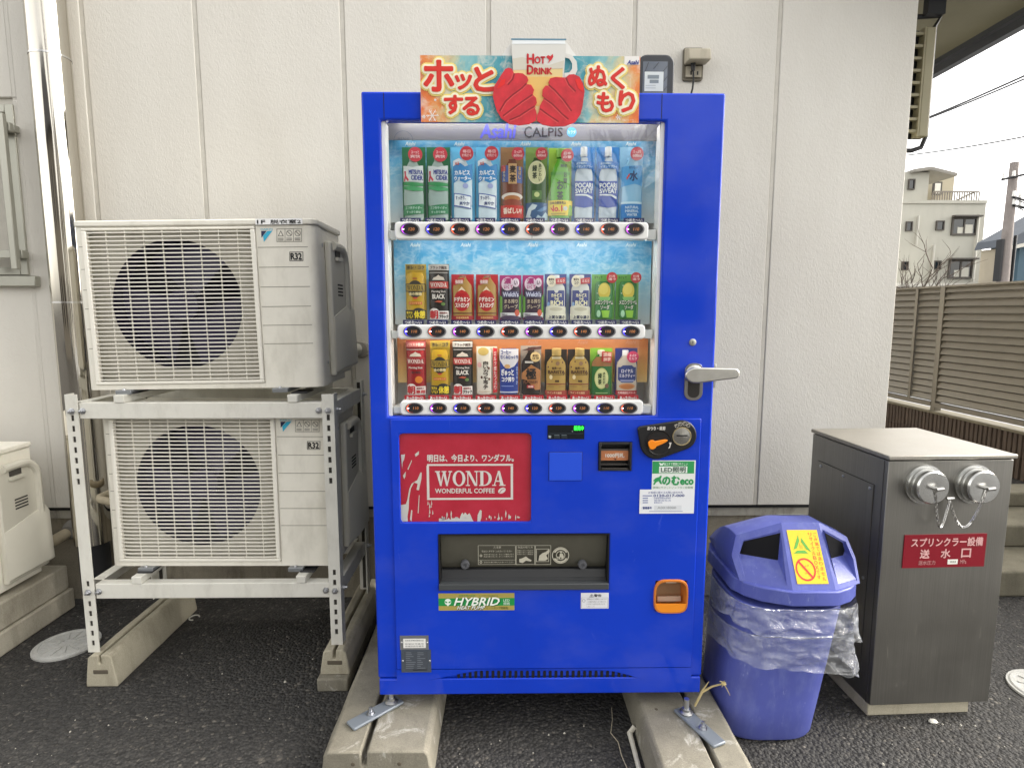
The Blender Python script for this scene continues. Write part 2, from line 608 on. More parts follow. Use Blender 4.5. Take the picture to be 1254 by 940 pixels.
mb.box(-4.6, CX - 0.02, WY + 0.022, WY + 0.3, -0.05, PZ0 - 0.055)
mb.build('foundation', parent=bld, bevel=0.004)
mb = MB().use(mat('drip_edge', '#a8a499', 0.6, var=0.15, vscale=10, dirt='#4c473c', damt=0.7, dscale=(8, 8, 3)))
mb.box(-4.6, CX - 0.01, WY + 0.012, WY + 0.3, PZ0 - 0.054, PZ0 - 0.014)
mb.use(DARKM).box(-4.6, CX - 0.012, WY + 0.006, WY + 0.3, PZ0 - 0.0135, PZ0 - 0.001)
mb.build('drip_edge', parent=bld)
# eave over the side wall
EZ = 2.98
EX = CX + 1.02
mb = MB().use(mat('soffit_board', '#6a6754', 0.7, var=0.08, vscale=4))
mb.box(CX - 0.3, EX, 2.0, 10, EZ, EZ + 0.08)
mb.build('soffit', parent=bld)
mb = MB().use(mat('dark_fascia', '#3f4146', 0.45, 0.2, var=0.1))
mb.box(EX + 0.001, EX + 0.05, 1.98, 10, EZ - 0.075, EZ + 0.16)
mb.box(EX - 0.03, EX - 0.001, 1.98, 10, EZ - 0.03, EZ - 0.001)
mb.build('fascia', parent=bld)
# screw in the wall
p = W(97, 218, WY)
mb = MB().use(STEEL)
mb.lathe([(0.013, 0.0), (0.013, -0.004), (0.011, -0.009), (0.007, -0.011), (0.0065, -0.007), (0.001, -0.007)], p, 'y', 14)
mb.build('wall_bolt', parent=bld)

# window at the far left with its guard
win = thing('window', (WINX, WY, WINZ0), 'aluminium window with a bar guard at the left edge', 'window')
wx0, wx1 = WINX - 1.05, WINX
mb = MB().use(mat('aluminium', '#a9a89d', 0.35, 0.5, var=0.05))
for a in ((wx1 - 0.035, wx1, WINZ0, WINZ1), (wx0, wx0 + 0.035, WINZ0, WINZ1), (wx0 + 0.0355, wx1 - 0.0355, WINZ1 - 0.035, WINZ1), (wx0 + 0.0355, wx1 - 0.0355, WINZ0, WINZ0 + 0.035)):
    mb.box(a[0], a[1], WY - 0.008, WY + 0.06, a[2], a[3])
mb.build('frame', parent=win, bevel=0.003)
mb = MB().use(GLASSD)
mb.box(wx0 + 0.036, wx1 - 0.036, WY + 0.03, WY + 0.036, WINZ0 + 0.036, WINZ1 - 0.036)
mb.build('pane', parent=win)
mb = MB().use(mat('aluminium', '#a9a89d'))
sx1 = W(44, 343, WY - 0.03).x
mb.box(wx0, sx1, WY - 0.035, WY - 0.002, WINZ0 - 0.05, WINZ0 - 0.004)
mb.build('sill', parent=win, bevel=0.004)
for zz in (W(10, 155, 2.6).z, W(10, 311, 2.6).z):
    mb = MB().use(mat('aluminium', '#a9a89d'))
    mb.box(wx0, W(12, 155, 2.6).x, WY - 0.062, WY - 0.04, zz - 0.018, zz + 0.018)
    xx = W(17, 155, 2.62).x if zz > 1.7 else W(29, 311, 2.62).x
    mb.box(xx - 0.07, xx, WY - 0.039, WY - 0.009, zz - 0.014, zz + 0.014)
    mb.build('guard_rail', parent=win, bevel=0.003)
for i in range(7):
    xx = W(9, 235, 2.58).x - i * 0.14
    mb = MB().use(mat('aluminium', '#a9a89d'))
    mb.box(xx - 0.014, xx + 0.014, WY - 0.085, WY - 0.063, WINZ0 + 0.02, WINZ1 - 0.06)
    mb.build('guard_bar', parent=win, bevel=0.003)

# stainless downpipe
pr = 0.073
pipe = thing('downpipe', (PIPEX, 2.57, 0.3), 'shiny stainless steel downpipe standing against the wall left of the outdoor units', 'pipe')
def m_chrome():
    k = N('polished_pipe')
    k.b.inputs['Base Color'].default_value = (0.55, 0.52, 0.46, 1)
    k.b.inputs['Metallic'].default_value = 1
    v = k.noise(k.coord((1, 1, 0.25)), 9, 4, 0.6)
    k.l(k.ramp(v, [(0.3, 0.03), (0.7, 0.11)]), k.b.inputs['Roughness'])
    k.bump(k.noise(k.coord((1, 1, 0.3)), 6, 3, 0.5), 0.12, 0.01)
    return k.m
CHROME = m_chrome()
seamz = W(60, 62, 2.5).z
seamz2 = W(80, 370, 2.5).z
for a, b in ((0.33, seamz2), (seamz2 + 0.0, seamz), (seamz, 4.2)):
    mb = MB().use(CHROME)
    mb.cyl((PIPEX, 2.57, a + 0.003), (PIPEX, 2.57, b - 0.003), pr, n=48, cap=False)
    mb.build('pipe_length', parent=pipe)
for z in (seamz, seamz2):
    mb = MB().use(STEEL)
    mb.cyl((PIPEX, 2.57, z - 0.004), (PIPEX, 2.57, z + 0.004), pr + 0.0015, n=48, cap=False)
    mb.build('pipe_joint', parent=pipe)
mb = MB().use(DARKM)
mb.cyl((PIPEX, 2.57, 0.1), (PIPEX, 2.57, 0.34), pr - 0.012, n=32)
mb.build('pipe_foot', parent=pipe)
for z in (0.9, 2.7):
    mb = MB().use(STEEL)
    mb.box(PIPEX - 0.012, PIPEX + 0.012, 2.575 + pr * 0.9, WY, z - 0.012, z + 0.012)
    mb.build('pipe_bracket', parent=pipe)

# weatherproof outlet and its cable
ox0, ox1, oz0, oz1 = bpx(838, 866, 56, 97, WY - 0.03)
o = thing('outdoor_outlet', ((ox0 + ox1) / 2, WY, oz0), 'beige weatherproof outlet box on the wall above the blue machine', 'outlet')
BEIGE = mat('beige_plastic', '#b3ab98', 0.5, dirt='#6c6554', damt=0.5)
mb = MB().use(mat('outlet_gasket', '#6b6557', 0.6))
mb.prism(rrect(ox0, ox1 - 0.01, oz0, oz1, 0.012), WY - 0.012, WY)
mb.build('back_plate', parent=o, bevel=0.002)
mb = MB().use(BEIGE)
mb.prism([(WY - 0.0125, oz1 - 0.004), (WY - 0.075, oz1 - 0.03), (WY - 0.085, oz1 - 0.07), (WY - 0.085, oz1 - 0.078), (WY - 0.0125, oz1 - 0.072)], ox0 + 0.003, ox1, 'x')
mb.build('hood', parent=o, bevel=0.006, seg=3)
mb = MB().use(BEIGE)
mb.box(ox0 + 0.012, ox1 - 0.02, WY - 0.022, WY - 0.0125, oz0 + 0.012, oz1 - 0.08)
mb.use(DARK)
for dx in (0.03, 0.058):
    mb.box(ox0 + dx, ox0 + dx + 0.006, WY - 0.0235, WY - 0.0222, oz0 + 0.02, oz0 + 0.034)
mb.build('socket', parent=o)
cx_ = ox0 + 0.036
mb = MB().use(DARK)
mb.cyl((cx_, WY - 0.035, oz0 + 0.09), (cx_, WY - 0.04, oz0 + 0.03), 0.013, 0.008)
mb.tube([(cx_, WY - 0.04, oz0 + 0.04), (cx_, WY - 0.05, oz0 - 0.01), (cx_ - 0.006, WY - 0.06, oz0 - 0.05), (cx_ - 0.02, WY - 0.07, oz0 - 0.1), (cx_ - 0.06, WY - 0.10, oz0 - 0.2), (cx_ - 0.11, WY - 0.13, oz0 - 0.28), (cx_ - 0.13, WY - 0.17, oz0 - 0.36)], 0.0042)
tag(mb.build('power_cable'), 'black power cable plugged into the outlet and dropping behind the machine', 'cable')

# ------------------------------------------------------------ slatted panel at the corner under the eave
gp = thing('slatted_panel', (CX, 2.78, W(1132, 178, 2.8).z), 'beige slatted panel with dark rounded rim hanging at the wall corner under the eave', 'panel')
gz0, gz1 = W(1132, 168, 2.8).z, W(1140, 34, 2.8).z
gx = W(1143, 100, 2.8).x
GB = mat('beige_panel', '#8a8469', 0.5, var=0.06)
mb = MB().use(GB)
mb.box(gx - 0.055, gx - 0.012, 2.79, 2.83, gz0, gz1)
mb.build('front_board', parent=gp, bevel=0.004)
mb = MB().use(GB)
mb.box(gx - 0.15, gx - 0.1395, 2.79, 2.83, gz0, gz1)
mb.box(gx - 0.0625, gx - 0.0555, 2.79, 2.83, gz0, gz1)
mb.build('slat_frame', parent=gp)
nn = 9
for i in range(nn):
    z = gz0 + (gz1 - gz0) * (i + 0.5) / nn
    mb = MB().use(GB)
    mb.box(gx - 0.139, gx - 0.063, 2.795, 2.815, z - 0.006, z + 0.006)
    mb.build('slat', parent=gp)
mb = MB().use(DARK)
mb.box(gx - 0.15, gx - 0.012, 2.832, 2.84, gz0, gz1)
mb.build('backing', parent=gp)
mb = MB().use(DARKM)
pth = [(gx - 0.2, 2.84, gz0 - 0.05), (gx - 0.05, 2.84, gz0 - 0.05), (gx - 0.005, 2.84, gz0 - 0.035), (gx + 0.012, 2.84, gz0 + 0.01), (gx + 0.012, 2.84, gz1 + 0.02), (gx + 0.04, 2.84, gz1 + 0.07), (gx - 0.14, 2.84, gz1 + 0.06)]
mb.tube(pth, 0.011)
mb.build('rim', parent=gp)
for q in ((CX - 0.001, gx - 0.14, 2.83, gz1 - 0.1, gz1 - 0.06), (CX - 0.001, gx - 0.14, 2.83, gz0 + 0.06, gz0 + 0.1), (gx - 0.05, gx + 0.03, 2.835, gz1 + 0.06, EZ)):
    mb = MB().use(DARKM)
    mb.box(q[0], q[1], 2.8, q[2], q[3], q[4])
    mb.build('bracket', parent=gp)

# ------------------------------------------------------------ boundary wall and louvre fence on the right
BX = 4.2
bw = thing('boundary_wall', (BX, 5, 0), 'low dark brown ribbed block wall under the louvre fence', 'wall')
BLK = m_concrete('brown_block', '#3f342b', '#4f4238', '#261e17', 0.5, pit=0.7)
proto = None
for r in range(2):
    for i in range(27):
        y0 = 1.2 + i * 0.4 + (0.2 if r else 0)
        if proto is None:
            mb = MB().use(BLK)
            pts = []
            for j in range(8):
                q = -0.196 + j * 0.049
                pts += [(0.0, q), (0.0, q + 0.032), (0.012, q + 0.036), (0.012, q + 0.046)]
            pts += [(0.0, 0.196), (0.15, 0.196), (0.15, -0.196)]
            mb.loft([[(a, b, 0.0) for a, b in pts], [(a, b, 0.186) for a, b in pts]])
            proto = mb.build('block')
            o = proto
        else:
            o = proto.copy()
            COL.objects.link(o)
        o.parent = bw
        o.location = (0, y0 - 5, 0.005 + r * 0.19)
for i in range(6):
    mb = MB().use(mat('coping', '#66604f', 0.8, var=0.12, vscale=9, bump=0.4, bscale=90))
    mb.box(BX - 0.012, BX + 0.162, 1.2 + i * 1.8, 1.2 + i * 1.8 + 1.797, 0.3815, 0.405)
    mb.build('coping_stone', parent=bw, bevel=0.003)
fn = thing('louvre_fence', (BX + 0.075, 5.64, 0.405), 'grey brown metal louvre fence with horizontal slats on the low block wall', 'fence')
FENM = mat('bronze_fence', '#6e685c', 0.42, 0.25, var=0.05)
FZ0, FZ1 = W(1150, 492, 5.64).z, W(1150, 352, 5.64).z
posts = [1.64, 3.64, 5.64, 7.64, 9.64, 11.64]
for y in posts:
    mb = MB().use(FENM)
    mb.box(BX + 0.02, BX + 0.085, y - 0.03, y + 0.03, 0.4055, FZ1 + 0.005)
    mb.build('post', parent=fn, bevel=0.003)
sl0 = None
ns = 17
for y in posts[:-1]:
    for i in range(ns):
        z = FZ0 + (FZ1 - FZ0) * (i + 0.5) / ns
        if sl0 is None:
            h = (FZ1 - FZ0) / ns
            mb = MB().use(FENM)
            mb.loft([[(BX + 0.05, q, z + h * 0.55), (BX + 0.044, q, z + h * 0.55), (BX + 0.022, q, z - h * 0.22), (BX + 0.03, q, z - h * 0.30), (BX + 0.05, q, z - h * 0.30), (BX + 0.05, q, z - h * 0.22), (BX + 0.034, q, z - h * 0.18)] for q in (y + 0.032, y + 1.968)])
            sl0 = mb.build('slat', parent=fn, at=(BX + 0.035, y + 1, z))
        else:
            o = sl0.copy()
            COL.objects.link(o)
            o.location = Vector((BX + 0.035, y + 1, z)) - fn.location
    for q in (0.34,):
        mb = MB().use(FENM)
        mb.box(BX + 0.012, BX + 0.021, y + q - 0.018, y + q + 0.018, FZ0 - 0.02, FZ1)
        mb.build('stile', parent=fn)
    mb = MB().use(FENM)
    mb.box(BX + 0.015, BX + 0.065, y + 0.032, y + 1.968, FZ1 + 0.001, FZ1 + 0.018)
    mb.box(BX + 0.015, BX + 0.065, y + 0.032, y + 1.968, FZ0 - 0.045, FZ0 - 0.004)
    mb.box(BX + 0.072, BX + 0.078, y + 0.032, y + 1.968, FZ0, FZ1)
    mb.build('rail', parent=fn)

# ------------------------------------------------------------ steps behind the steel cabinet
st = thing('concrete_steps', (3.1, 2.63, 0), 'worn concrete steps behind the steel cabinet at the right edge', 'steps')
for i, (y0, z1) in enumerate(((2.64, 0.13), (2.93, 0.25), (3.22, 0.335))):
    mb = MB().use(CONC4)
    mb.box(2.05 + 0.02 * i, 4.16, y0, 3.42 - 0.01 * i, 0 if i == 0 else (0.1305, 0.2505)[i - 1], z1)
    mb.build('step', parent=st, bevel=0.012, seg=3)

# ------------------------------------------------------------ beyond the fence
HW = mat('white_house_wall', '#b5b3a8', 0.8, var=0.05, vscale=0.6, dirt='#98958a', damt=0.35, dscale=(0.8, 0.8, 0.12))
HT = mat('house_trim', '#4b4640', 0.6)
Y0 = 24.0
h = thing('house', (W(1160, 300, Y0).x, Y0, 0), 'white three storey house with a rooftop room and railing beyond the fence', 'house')
def hb(name, x0, x1, y0, y1, Ya, Yb, m, par=None, bev=0.0):
    a, b, c, d = bpx(x0, x1, y0, y1, Ya)
    mb = MB().use(m)
    mb.box(a, b, Ya, Yb, c, d)
    return mb.build(name, parent=par or h, bevel=bev)
xr = W(1203, 300, Y0).x
mb = MB().use(HW)
mb.box(xr - 8, xr, Y0, Y0 + 8, 0, W(1190, 247, Y0).z)
mb.build('wall', parent=h)
hb('parapet', 1060, 1209, 245, 249, Y0 - 0.06, Y0 + 0.3, HW)
a, b, c, d = bpx(1060, 1145, 208, 245.5, Y0 - 0.02)
mb = MB().use(HW)
mb.box(a, b, Y0 + 0.35, Y0 + 4, c, d)
mb.build('rooftop_room', parent=h)
hb('rooftop_annex', 1145.3, 1168, 213, 245.5, Y0 + 2.2, Y0 + 4, mat('tan_house_wall', '#b5ac96', 0.8))
q0, q1, q2 = W(1122, 206, Y0), W(1143, 203, Y0), W(1175, 211, Y0)
mb = MB().use(mat('rooftop_sheet', '#8a867e', 0.6))
mb.prism([(q0.x, q0.z), (q1.x, q1.z), (q2.x, q2.z), (q2.x, q2.z - 0.12), (q1.x, q1.z - 0.12), (q0.x, q0.z - 0.12)], Y0 + 0.1, Y0 + 4.4)
mb.build('roof', parent=h)
for (x0, x1, y0, y1, big) in ((1113, 1121, 219, 232, 0), (1110, 1118, 271, 283, 0), (1147, 1157, 270, 282, 0), (1166, 1197, 266, 288, 1), (1105, 1113, 320, 331, 0), (1144, 1153, 319, 330, 0), (1162, 1192, 318, 341, 1)):
    Yw = Y0 + (0.28 if y0 < 240 else -0.07)
    a, b, c, d = bpx(x0, x1, y0, y1, Yw)
    t = 0.07 if big else 0.04
    mb = MB().use(HT)
    mb.box(a, a + t, Yw, Yw + 0.066, c, d); mb.box(b - t, b, Yw, Yw + 0.066, c, d)
    mb.box(a + t + .001, b - t - .001, Yw, Yw + 0.066, d - t, d); mb.box(a + t + .001, b - t - .001, Yw, Yw + 0.066, c, c + t)
    if big:
        mb.box((a + b) / 2 - 0.03, (a + b) / 2 + 0.03, Yw + 0.01, Yw + 0.066, c + t + .001, d - t - .001)
        mb.box(a - 0.05, b + 0.05, Yw - 0.2, Yw - 0.001, d + 0.001, d + 0.06)
    o = mb.build('window', parent=h)
    mb = MB().use(GLASSD)
    mb.box(a + t * 0.9, b - t * 0.9, Yw + 0.04, Yw + 0.06, c + t * 0.9, d - t * 0.9)
    mb.build('pane', parent=o)
    if big:
        mb = MB().use(mat('pale_reflection', '#c9c6ba', 0.8))  # pale quads paint the bright reflections in the large panes
        mb.box(a + 0.25 * (b - a), a + 0.48 * (b - a), Yw + 0.035, Yw + 0.0395, c + t, c + 0.45 * (d - c))
        mb.box(a + 0.53 * (b - a), a + 0.85 * (b - a), Yw + 0.035, Yw + 0.0395, c + t, c + 0.6 * (d - c))
        mb.build('pane_reflection', parent=o)
a, b, c, d = bpx(1143.5, 1152, 224, 238, Y0 + 2.15)
mb = MB().use(HT).box(a - 0.05, b + 0.05, Y0 + 2.14, Y0 + 2.19, c - 0.03, d + 0.05)
o = mb.build('window', parent=h)
mb = MB().use(mat('pale_blind', '#d8d6cc', 0.6)).box(a + 0.03, b - 0.03, Y0 + 2.12, Y0 + 2.139, c + 0.03, d - 0.02)
mb.build('blind', parent=o)
ra, rb_, rc, rd = bpx(1142, 1199, 234, 247, Y0 + 0.1)
mb = MB().use(mat('rail_metal', '#7d766c', 0.5, 0.3))
mb.box(ra, rb_, Y0 + 0.08, Y0 + 0.12, rd - 0.055, rd)
mb.box(ra, rb_, Y0 + 0.085, Y0 + 0.115, rc + 0.015, rc + 0.06)
mb.build('top_rail', parent=h)
for i in range(20):
    x = ra + (rb_ - ra) * i / 19
    mb = MB().use(mat('rail_metal', '#7d766c'))
    mb.box(x - 0.02, x + 0.02, Y0 + 0.085, Y0 + 0.115, rc + 0.061, rd - 0.056)
    mb.build('baluster', parent=h)
mb = MB().use(mat('rail_metal', '#7d766c'))
mb.tube([W(1170, 246, Y0 + 0.15), W(1192, 236, Y0 + 0.15)], 0.03)
mb.build('stair_rail', parent=h)
mb = MB().use(mat('drain_pipe', '#b9b6ac', 0.5))
for x, ya, yb in ((1144, 300, 346), (1125, 264, 300), (1199, 262, 345)):
    A, B = W(x, ya, Y0 - 0.08), W(x, yb, Y0 - 0.08)
    mb.cyl((A.x, A.y, A.z), (A.x, A.y, B.z), 0.045, n=8)
mb.build('drain_pipe', parent=h)
hb('canopy', 1090, 1206, 346.5, 351, Y0 - 3, Y0 - 0.1, mat('canopy_sheet', '#cfccc2', 0.6))

BLUEW = mat('blue_siding', '#46606f', 0.7, var=0.06, vscale=2)
h2 = thing('house', (W(1245, 300, 20).x, 20, 0), 'low blue and beige house with a grey roof behind the utility pole', 'house')
Yh = 20.0
hb('front_wall', 1246.5, 1350, 296, 360, Yh - 0.1, Yh + 1.1, BLUEW, h2)
hb('side_wall', 1222, 1246, 304, 360, Yh + 0.3, Yh + 1.1, mat('beige_siding', '#aaa190', 0.75, var=0.05, vscale=2), h2)
A, B, C_, D_ = W(1237, 301, Yh - 0.3), W(1360, 272, Yh - 0.3), W(1241, 291, Yh - 0.3), W(1310, 252, Yh - 0.3)
mb = MB().use(mat('slate_roof', '#5c626b', 0.7, var=0.1, vscale=3))
mb.prism([(A.x, A.z), (B.x, A.z + (B.z - A.z) * 0.98), (D_.x, D_.z), (C_.x, C_.z)], Yh - 0.3, Yh + 1.2)
mb.build('roof', parent=h2)
mb = MB().use(mat('canopy_sheet', '#cfccc2'))
mb.prism([(A.x, A.z - 0.01), (A.x, A.z - 0.13), (B.x, B.z - 0.15), (B.x, B.z - 0.03)], Yh - 0.36, Yh - 0.301)
mb.build('fascia', parent=h2)
a, b, c, d = bpx(1229, 1236, 314, 323, Yh + 0.25)
mb = MB().use(HT).box(a, b, Yh + 0.22, Yh + 0.299, c, d)
o = mb.build('window', parent=h2)
mb = MB().use(GLASSD).box(a + 0.03, b - 0.03, Yh + 0.21, Yh + 0.219, c + 0.03, d - 0.03)
mb.build('pane', parent=o)

Yp = 16.0
A, B = W(1242.5, 199, Yp), W(1228, 346, Yp)
up = thing('utility_pole', (A.x, Yp, 0), 'grey concrete utility pole with crossarms in front of the blue house', 'pole')
mb = MB().use(m_concrete('pole_concrete', '#837b78', '#958d88', '#5d5550', 0.3))
mb.cyl((A.x, Yp, 0), (A.x, Yp, A.z), 0.17, 0.1, n=16)
mb.build('shaft', parent=up)
for (xa, ya, xb, yb) in ((1227, 220, 1262, 212), (1240, 241, 1262, 247), (1240, 251, 1262, 256)):
    P0, P1 = W(xa, ya, Yp - 0.12), W(xb, yb, Yp - 0.12)
    mb = MB().use(DARKM)
    mb.cyl(P0, P1, 0.035, n=6)
    for q in (0.05, 0.4, 0.9):
        X_ = P0.lerp(P1, q)
        mb.use(WHITEP).cyl(X_ + Vector((0, 0, 0.02)), X_ + Vector((0, 0, 0.16)), 0.04, 0.03, n=8)
    mb.build('crossarm', parent=up)
mb = MB().use(DARKM)
P0, P1 = W(1237, 288, Yp - 0.1), W(1229, 344, Yp - 0.1)
mb.box(A.x - 0.2, A.x - 0.14, Yp - 0.1, Yp + 0.1, P1.z, P0.z - 0.1)
mb.cyl((A.x + 0.19, Yp - 0.05, 0), (A.x + 0.19, Yp - 0.05, P0.z), 0.04, n=8)
mb.build('cable_duct', parent=up)
def wire(a, b, sag, r, lab, grp=None):
    pts = []
    for i in range(17):
        t = i / 16
        p = a.lerp(b, t)
        p.z -= sag * 4 * t * (1 - t)
        pts.append(p)
    mb = MB().use(mat('weathered_cable', '#4a4a4c', 0.6))
    mb.tube(pts, r, n=6)
    tag(mb.build('overhead_wire'), lab, 'wire', 'overhead wires right of the eave')
wire(W(1050, 176, 18), W(1370, 39, 10), 0.1, 0.02, 'upper of the two thick wires running close together below the eave')
wire(W(1050, 176, 18.2), W(1370, 45, 10), 0.1, 0.017, 'lower of the two thick wires running close together below the eave')
wire(W(1040, 196, 18), W(1390, 138, 11), 0.15, 0.016, 'single thin wire crossing the sky above the white house')
wire(W(1243, 243, 15.9), W(1330, 262, 11), 0.1, 0.016, 'wire leaving the upper small crossarm of the utility pole')
wire(W(1243, 252, 15.9), W(1330, 275, 11), 0.1, 0.016, 'wire leaving the lowest crossarm of the utility pole')

rt = random.Random(5)
TB = W(1112, 360, 10)
tr = thing('bare_tree', (TB.x, 10, 0), 'leafless winter tree showing thin branches above the fence', 'tree')
BARK = mat('bark', '#5a5048', 0.9, var=0.2, vscale=20)
mb = MB().use(BARK)
mb.tube([(TB.x, 10, 0), (TB.x + 0.03, 10, 0.8), (TB.x - 0.02, 10, 1.5)], [0.09, 0.07, 0.055], n=8)
mb.build('trunk', parent=tr)
mb = MB().use(BARK)
def branch(p, d, L, r, lvl):
    pts = [p]
    q = p.copy()
    for i in range(4):
        d = (d + Vector((rt.uniform(-.25, .25), rt.uniform(-.25, .25), rt.uniform(-.1, .22)))).normalized()
        q = q + d * (L / 4)
        pts.append(q.copy())
    mb.tube(pts, [r, r * .85, r * .7, r * .5, r * .3], n=4, smooth=False)
    if lvl:
        for i in (1, 2, 2, 3, 4):
            dd = (d + Vector((rt.uniform(-1, 1), rt.uniform(-1, 1), rt.uniform(-.3, .8)))).normalized()
            branch(pts[i], dd, L * rt.uniform(.5, .75), r * .5, lvl - 1)
for i in range(9):
    a = 2 * pi * i / 9
    branch(Vector((TB.x, 10, 1.35 + 0.02 * i)), Vector((cos(a) * 1.1, sin(a), 0.55)).normalized(), rt.uniform(.55, .85), 0.02, 2)
mb.build('branches', parent=tr)

# round cast lids in the asphalt
LIDM = m_concrete('worn_lid', '#a9a9a6', '#c2c2be', '#77756c', 0.4)
def lid(c, r, lab):
    t = thing('drain_cover', (c.x, c.y, 0), lab, 'drain cover', 'round drain covers in the asphalt')
    mb = MB().use(LIDM)
    mb.lathe([(r, 0.001), (r, 0.010), (r - 0.004, 0.013), (r - 0.014, 0.013), (r - 0.016, 0.010), (0.001, 0.010)], (c.x, c.y, 0), 'z', 40, smooth=False)
    for i in range(12):
        a = 2 * pi * i / 12
        mb.box(r * 0.25, r * 0.8, -0.004, 0.004, 0.0102, 0.0135, Matrix.Translation((c.x, c.y, 0)) @ Matrix.Rotation(a, 4, 'Z'))
    mb.build('lid', parent=t)
    mb = MB().use(LIDM)
    mb.lathe([(r + 0.008, 0.0005), (r + 0.008, 0.008), (r + 0.0005, 0.009), (r + 0.0005, 0.0006)], (c.x, c.y, 0), 'z', 40, smooth=False, cap=False)
    mb.build('rim', parent=t)
a, b = G(46, 792), G(118, 786)
lid(G(82, 790), (b - a).length / 2, 'pale round drain cover left of the outdoor unit stand')
lid(G(1287, 847), 0.118, 'pale round drain cover cut by the right edge')

# ------------------------------------------------------------ air conditioner outdoor units
AW, AH, AD = 0.83, 0.585, 0.30
YA = 2.075
AX0, AZ0 = W(108, 476, YA).x + 0.002, W(250, 475.5, YA).z
PRINT_G = ink('#77736a')
def au(px, py):                    # pixel of the upper unit's front -> position on its unrotated front
    v = (476 - py) / 207.0
    xl = 108 - v * 19.5
    xr = 391 - v * 9
    return AX0 + (px - xl) / (xr - xl) * AW, AZ0 + v * AH
def make_ac():
    x0, x1, y0, z0, z1 = AX0, AX0 + AW, YA, AZ0, AZ0 + AH
    t = thing('outdoor_unit', ((x0 + x1) / 2, y0 + AD / 2, z0), '', 'air conditioner', 'cream air conditioner outdoor units')
    gx0, _ = au(109, 374); gx1, _ = au(315, 374)
    gz0, gz1 = z0 + 0.018, z1 - 0.026
    # casing
    mb = MB().use(CREAM)
    mb.box(x0 + 0.003, x0 + 0.012, y0 + 0.062, y0 + AD, z0, z1 - 0.022)
    mb.box(x1 - 0.012, x1 - 0.003, y0 + 0.062, y0 + AD, z0, z1 - 0.022)
    mb.box(x0 + 0.0125, x1 - 0.0125, y0 + AD - 0.01, y0 + AD, z0, z1 - 0.022)
    mb.box(x0 + 0.0125, x1 - 0.0125, y0 + 0.02, y0 + AD - 0.011, z0, z0 + 0.012)
    mb.build('casing', parent=t, bevel=0.003)
    def rc(xa, xb, ya, yb, r, left, right):
        p = []
        if left:
            for i in range(6):
                a = pi + pi / 2 * i / 5
                p.append((xa + r + r * cos(a), ya + r + r * sin(a)))
        else: p.append((xa, ya))
        if right:
            for i in range(6):
                a = 1.5 * pi + pi / 2 * i / 5
                p.append((xb - r + r * cos(a), ya + r + r * sin(a)))
        else: p.append((xb, ya))
        return p + [(xb, yb), (xa, yb)]
    mb = MB().use(CREAM)
    mb.prism(rc(x0 - 0.004, x1 + 0.004, y0 - 0.006, y0 + AD + 0.003, 0.03, 1, 1), z1 - 0.021, z1, 'z')
    mb.build('lid', parent=t, bevel=0.005, seg=3)
    mb = MB().use(CREAM)
    mb.prism(rc(gx1 + 0.002, x1, y0, y0 + 0.06, 0.03, 0, 1), z0, z1 - 0.0225, 'z')
    mb.prism(rc(x0, gx0 - 0.001, y0, y0 + 0.06, 0.02, 1, 0), z0, z1 - 0.0225, 'z')
    mb.box(gx0 - 0.0005, gx1 + 0.0015, y0, y0 + 0.06, z0, gz0 - 0.001)
    mb.box(gx0 - 0.0005, gx1 + 0.0015, y0, y0 + 0.06, gz1 + 0.001, z1 - 0.0225)
    # fine creases across the right hand panel
    mb.use(mat('crease', '#8d887b', 0.6))
    for py in (303, 327, 351, 375, 398, 421):
        _, z = au(340, py)
        mb.poly([(gx1 + 0.006, y0 - 0.0006, z - 0.0011), (x1 - 0.028, y0 - 0.0006, z - 0.0011), (x1 - 0.028, y0 - 0.0006, z + 0.0011), (gx1 + 0.006, y0 - 0.0006, z + 0.0011)])
    for py in (300, 327, 352, 375, 400, 424):
        _, z = au(340, py)
        mb.poly([(x0 + 0.016, y0 - 0.0006, z - 0.001), (gx0 - 0.002, y0 - 0.0006, z - 0.001), (gx0 - 0.002, y0 - 0.0006, z + 0.001), (x0 + 0.016, y0 - 0.0006, z + 0.001)])
    mb.build('front_panel', parent=t)
    # fan well
    fx, fz = au(210, 371)
    fr = 0.228
    inner = mat('unit_inside', '#bcb8ac', 0.6, dirt='#6f6a5c', damt=0.5)
    mb = MB().use(inner)
    n = 64
    yp = y0 + 0.03
    A = []; B = []
    for i in range(n):
        a = 2 * pi * i / n
        c, s = cos(a), sin(a)
        k = min((gx1 - fx if c > 0 else fx - gx0) / max(abs(c), 1e-6), (gz1 - fz if s > 0 else fz - gz0) / max(abs(s), 1e-6))
        A.append((fx + c * k, yp, fz + s * k)); B.append((fx + c * min(fr, k * 0.985), yp, fz + s * min(fr, k * 0.985)))
    C_ = [(x, y0 + 0.11, z) for x, y, z in B]
    mb.loft([A, B], cap=False)
    mb.use(mat('dark_coil', '#221b36', 0.7))
    mb.loft([[(x, yp + 0.0005, z) for x, y, z in B], C_], cap=False)
    mb.poly([(x, y0 + 0.2, z) for x, y, z in A])
    mb.build('fan_shroud', parent=t)
    mb = MB().use(mat('fan_plastic', '#37304f', 0.4))
    mb.cyl((fx, y0 + 0.06, fz), (fx, y0 + 0.12, fz), 0.055, n=20)
    f = mb.build('fan', parent=t)
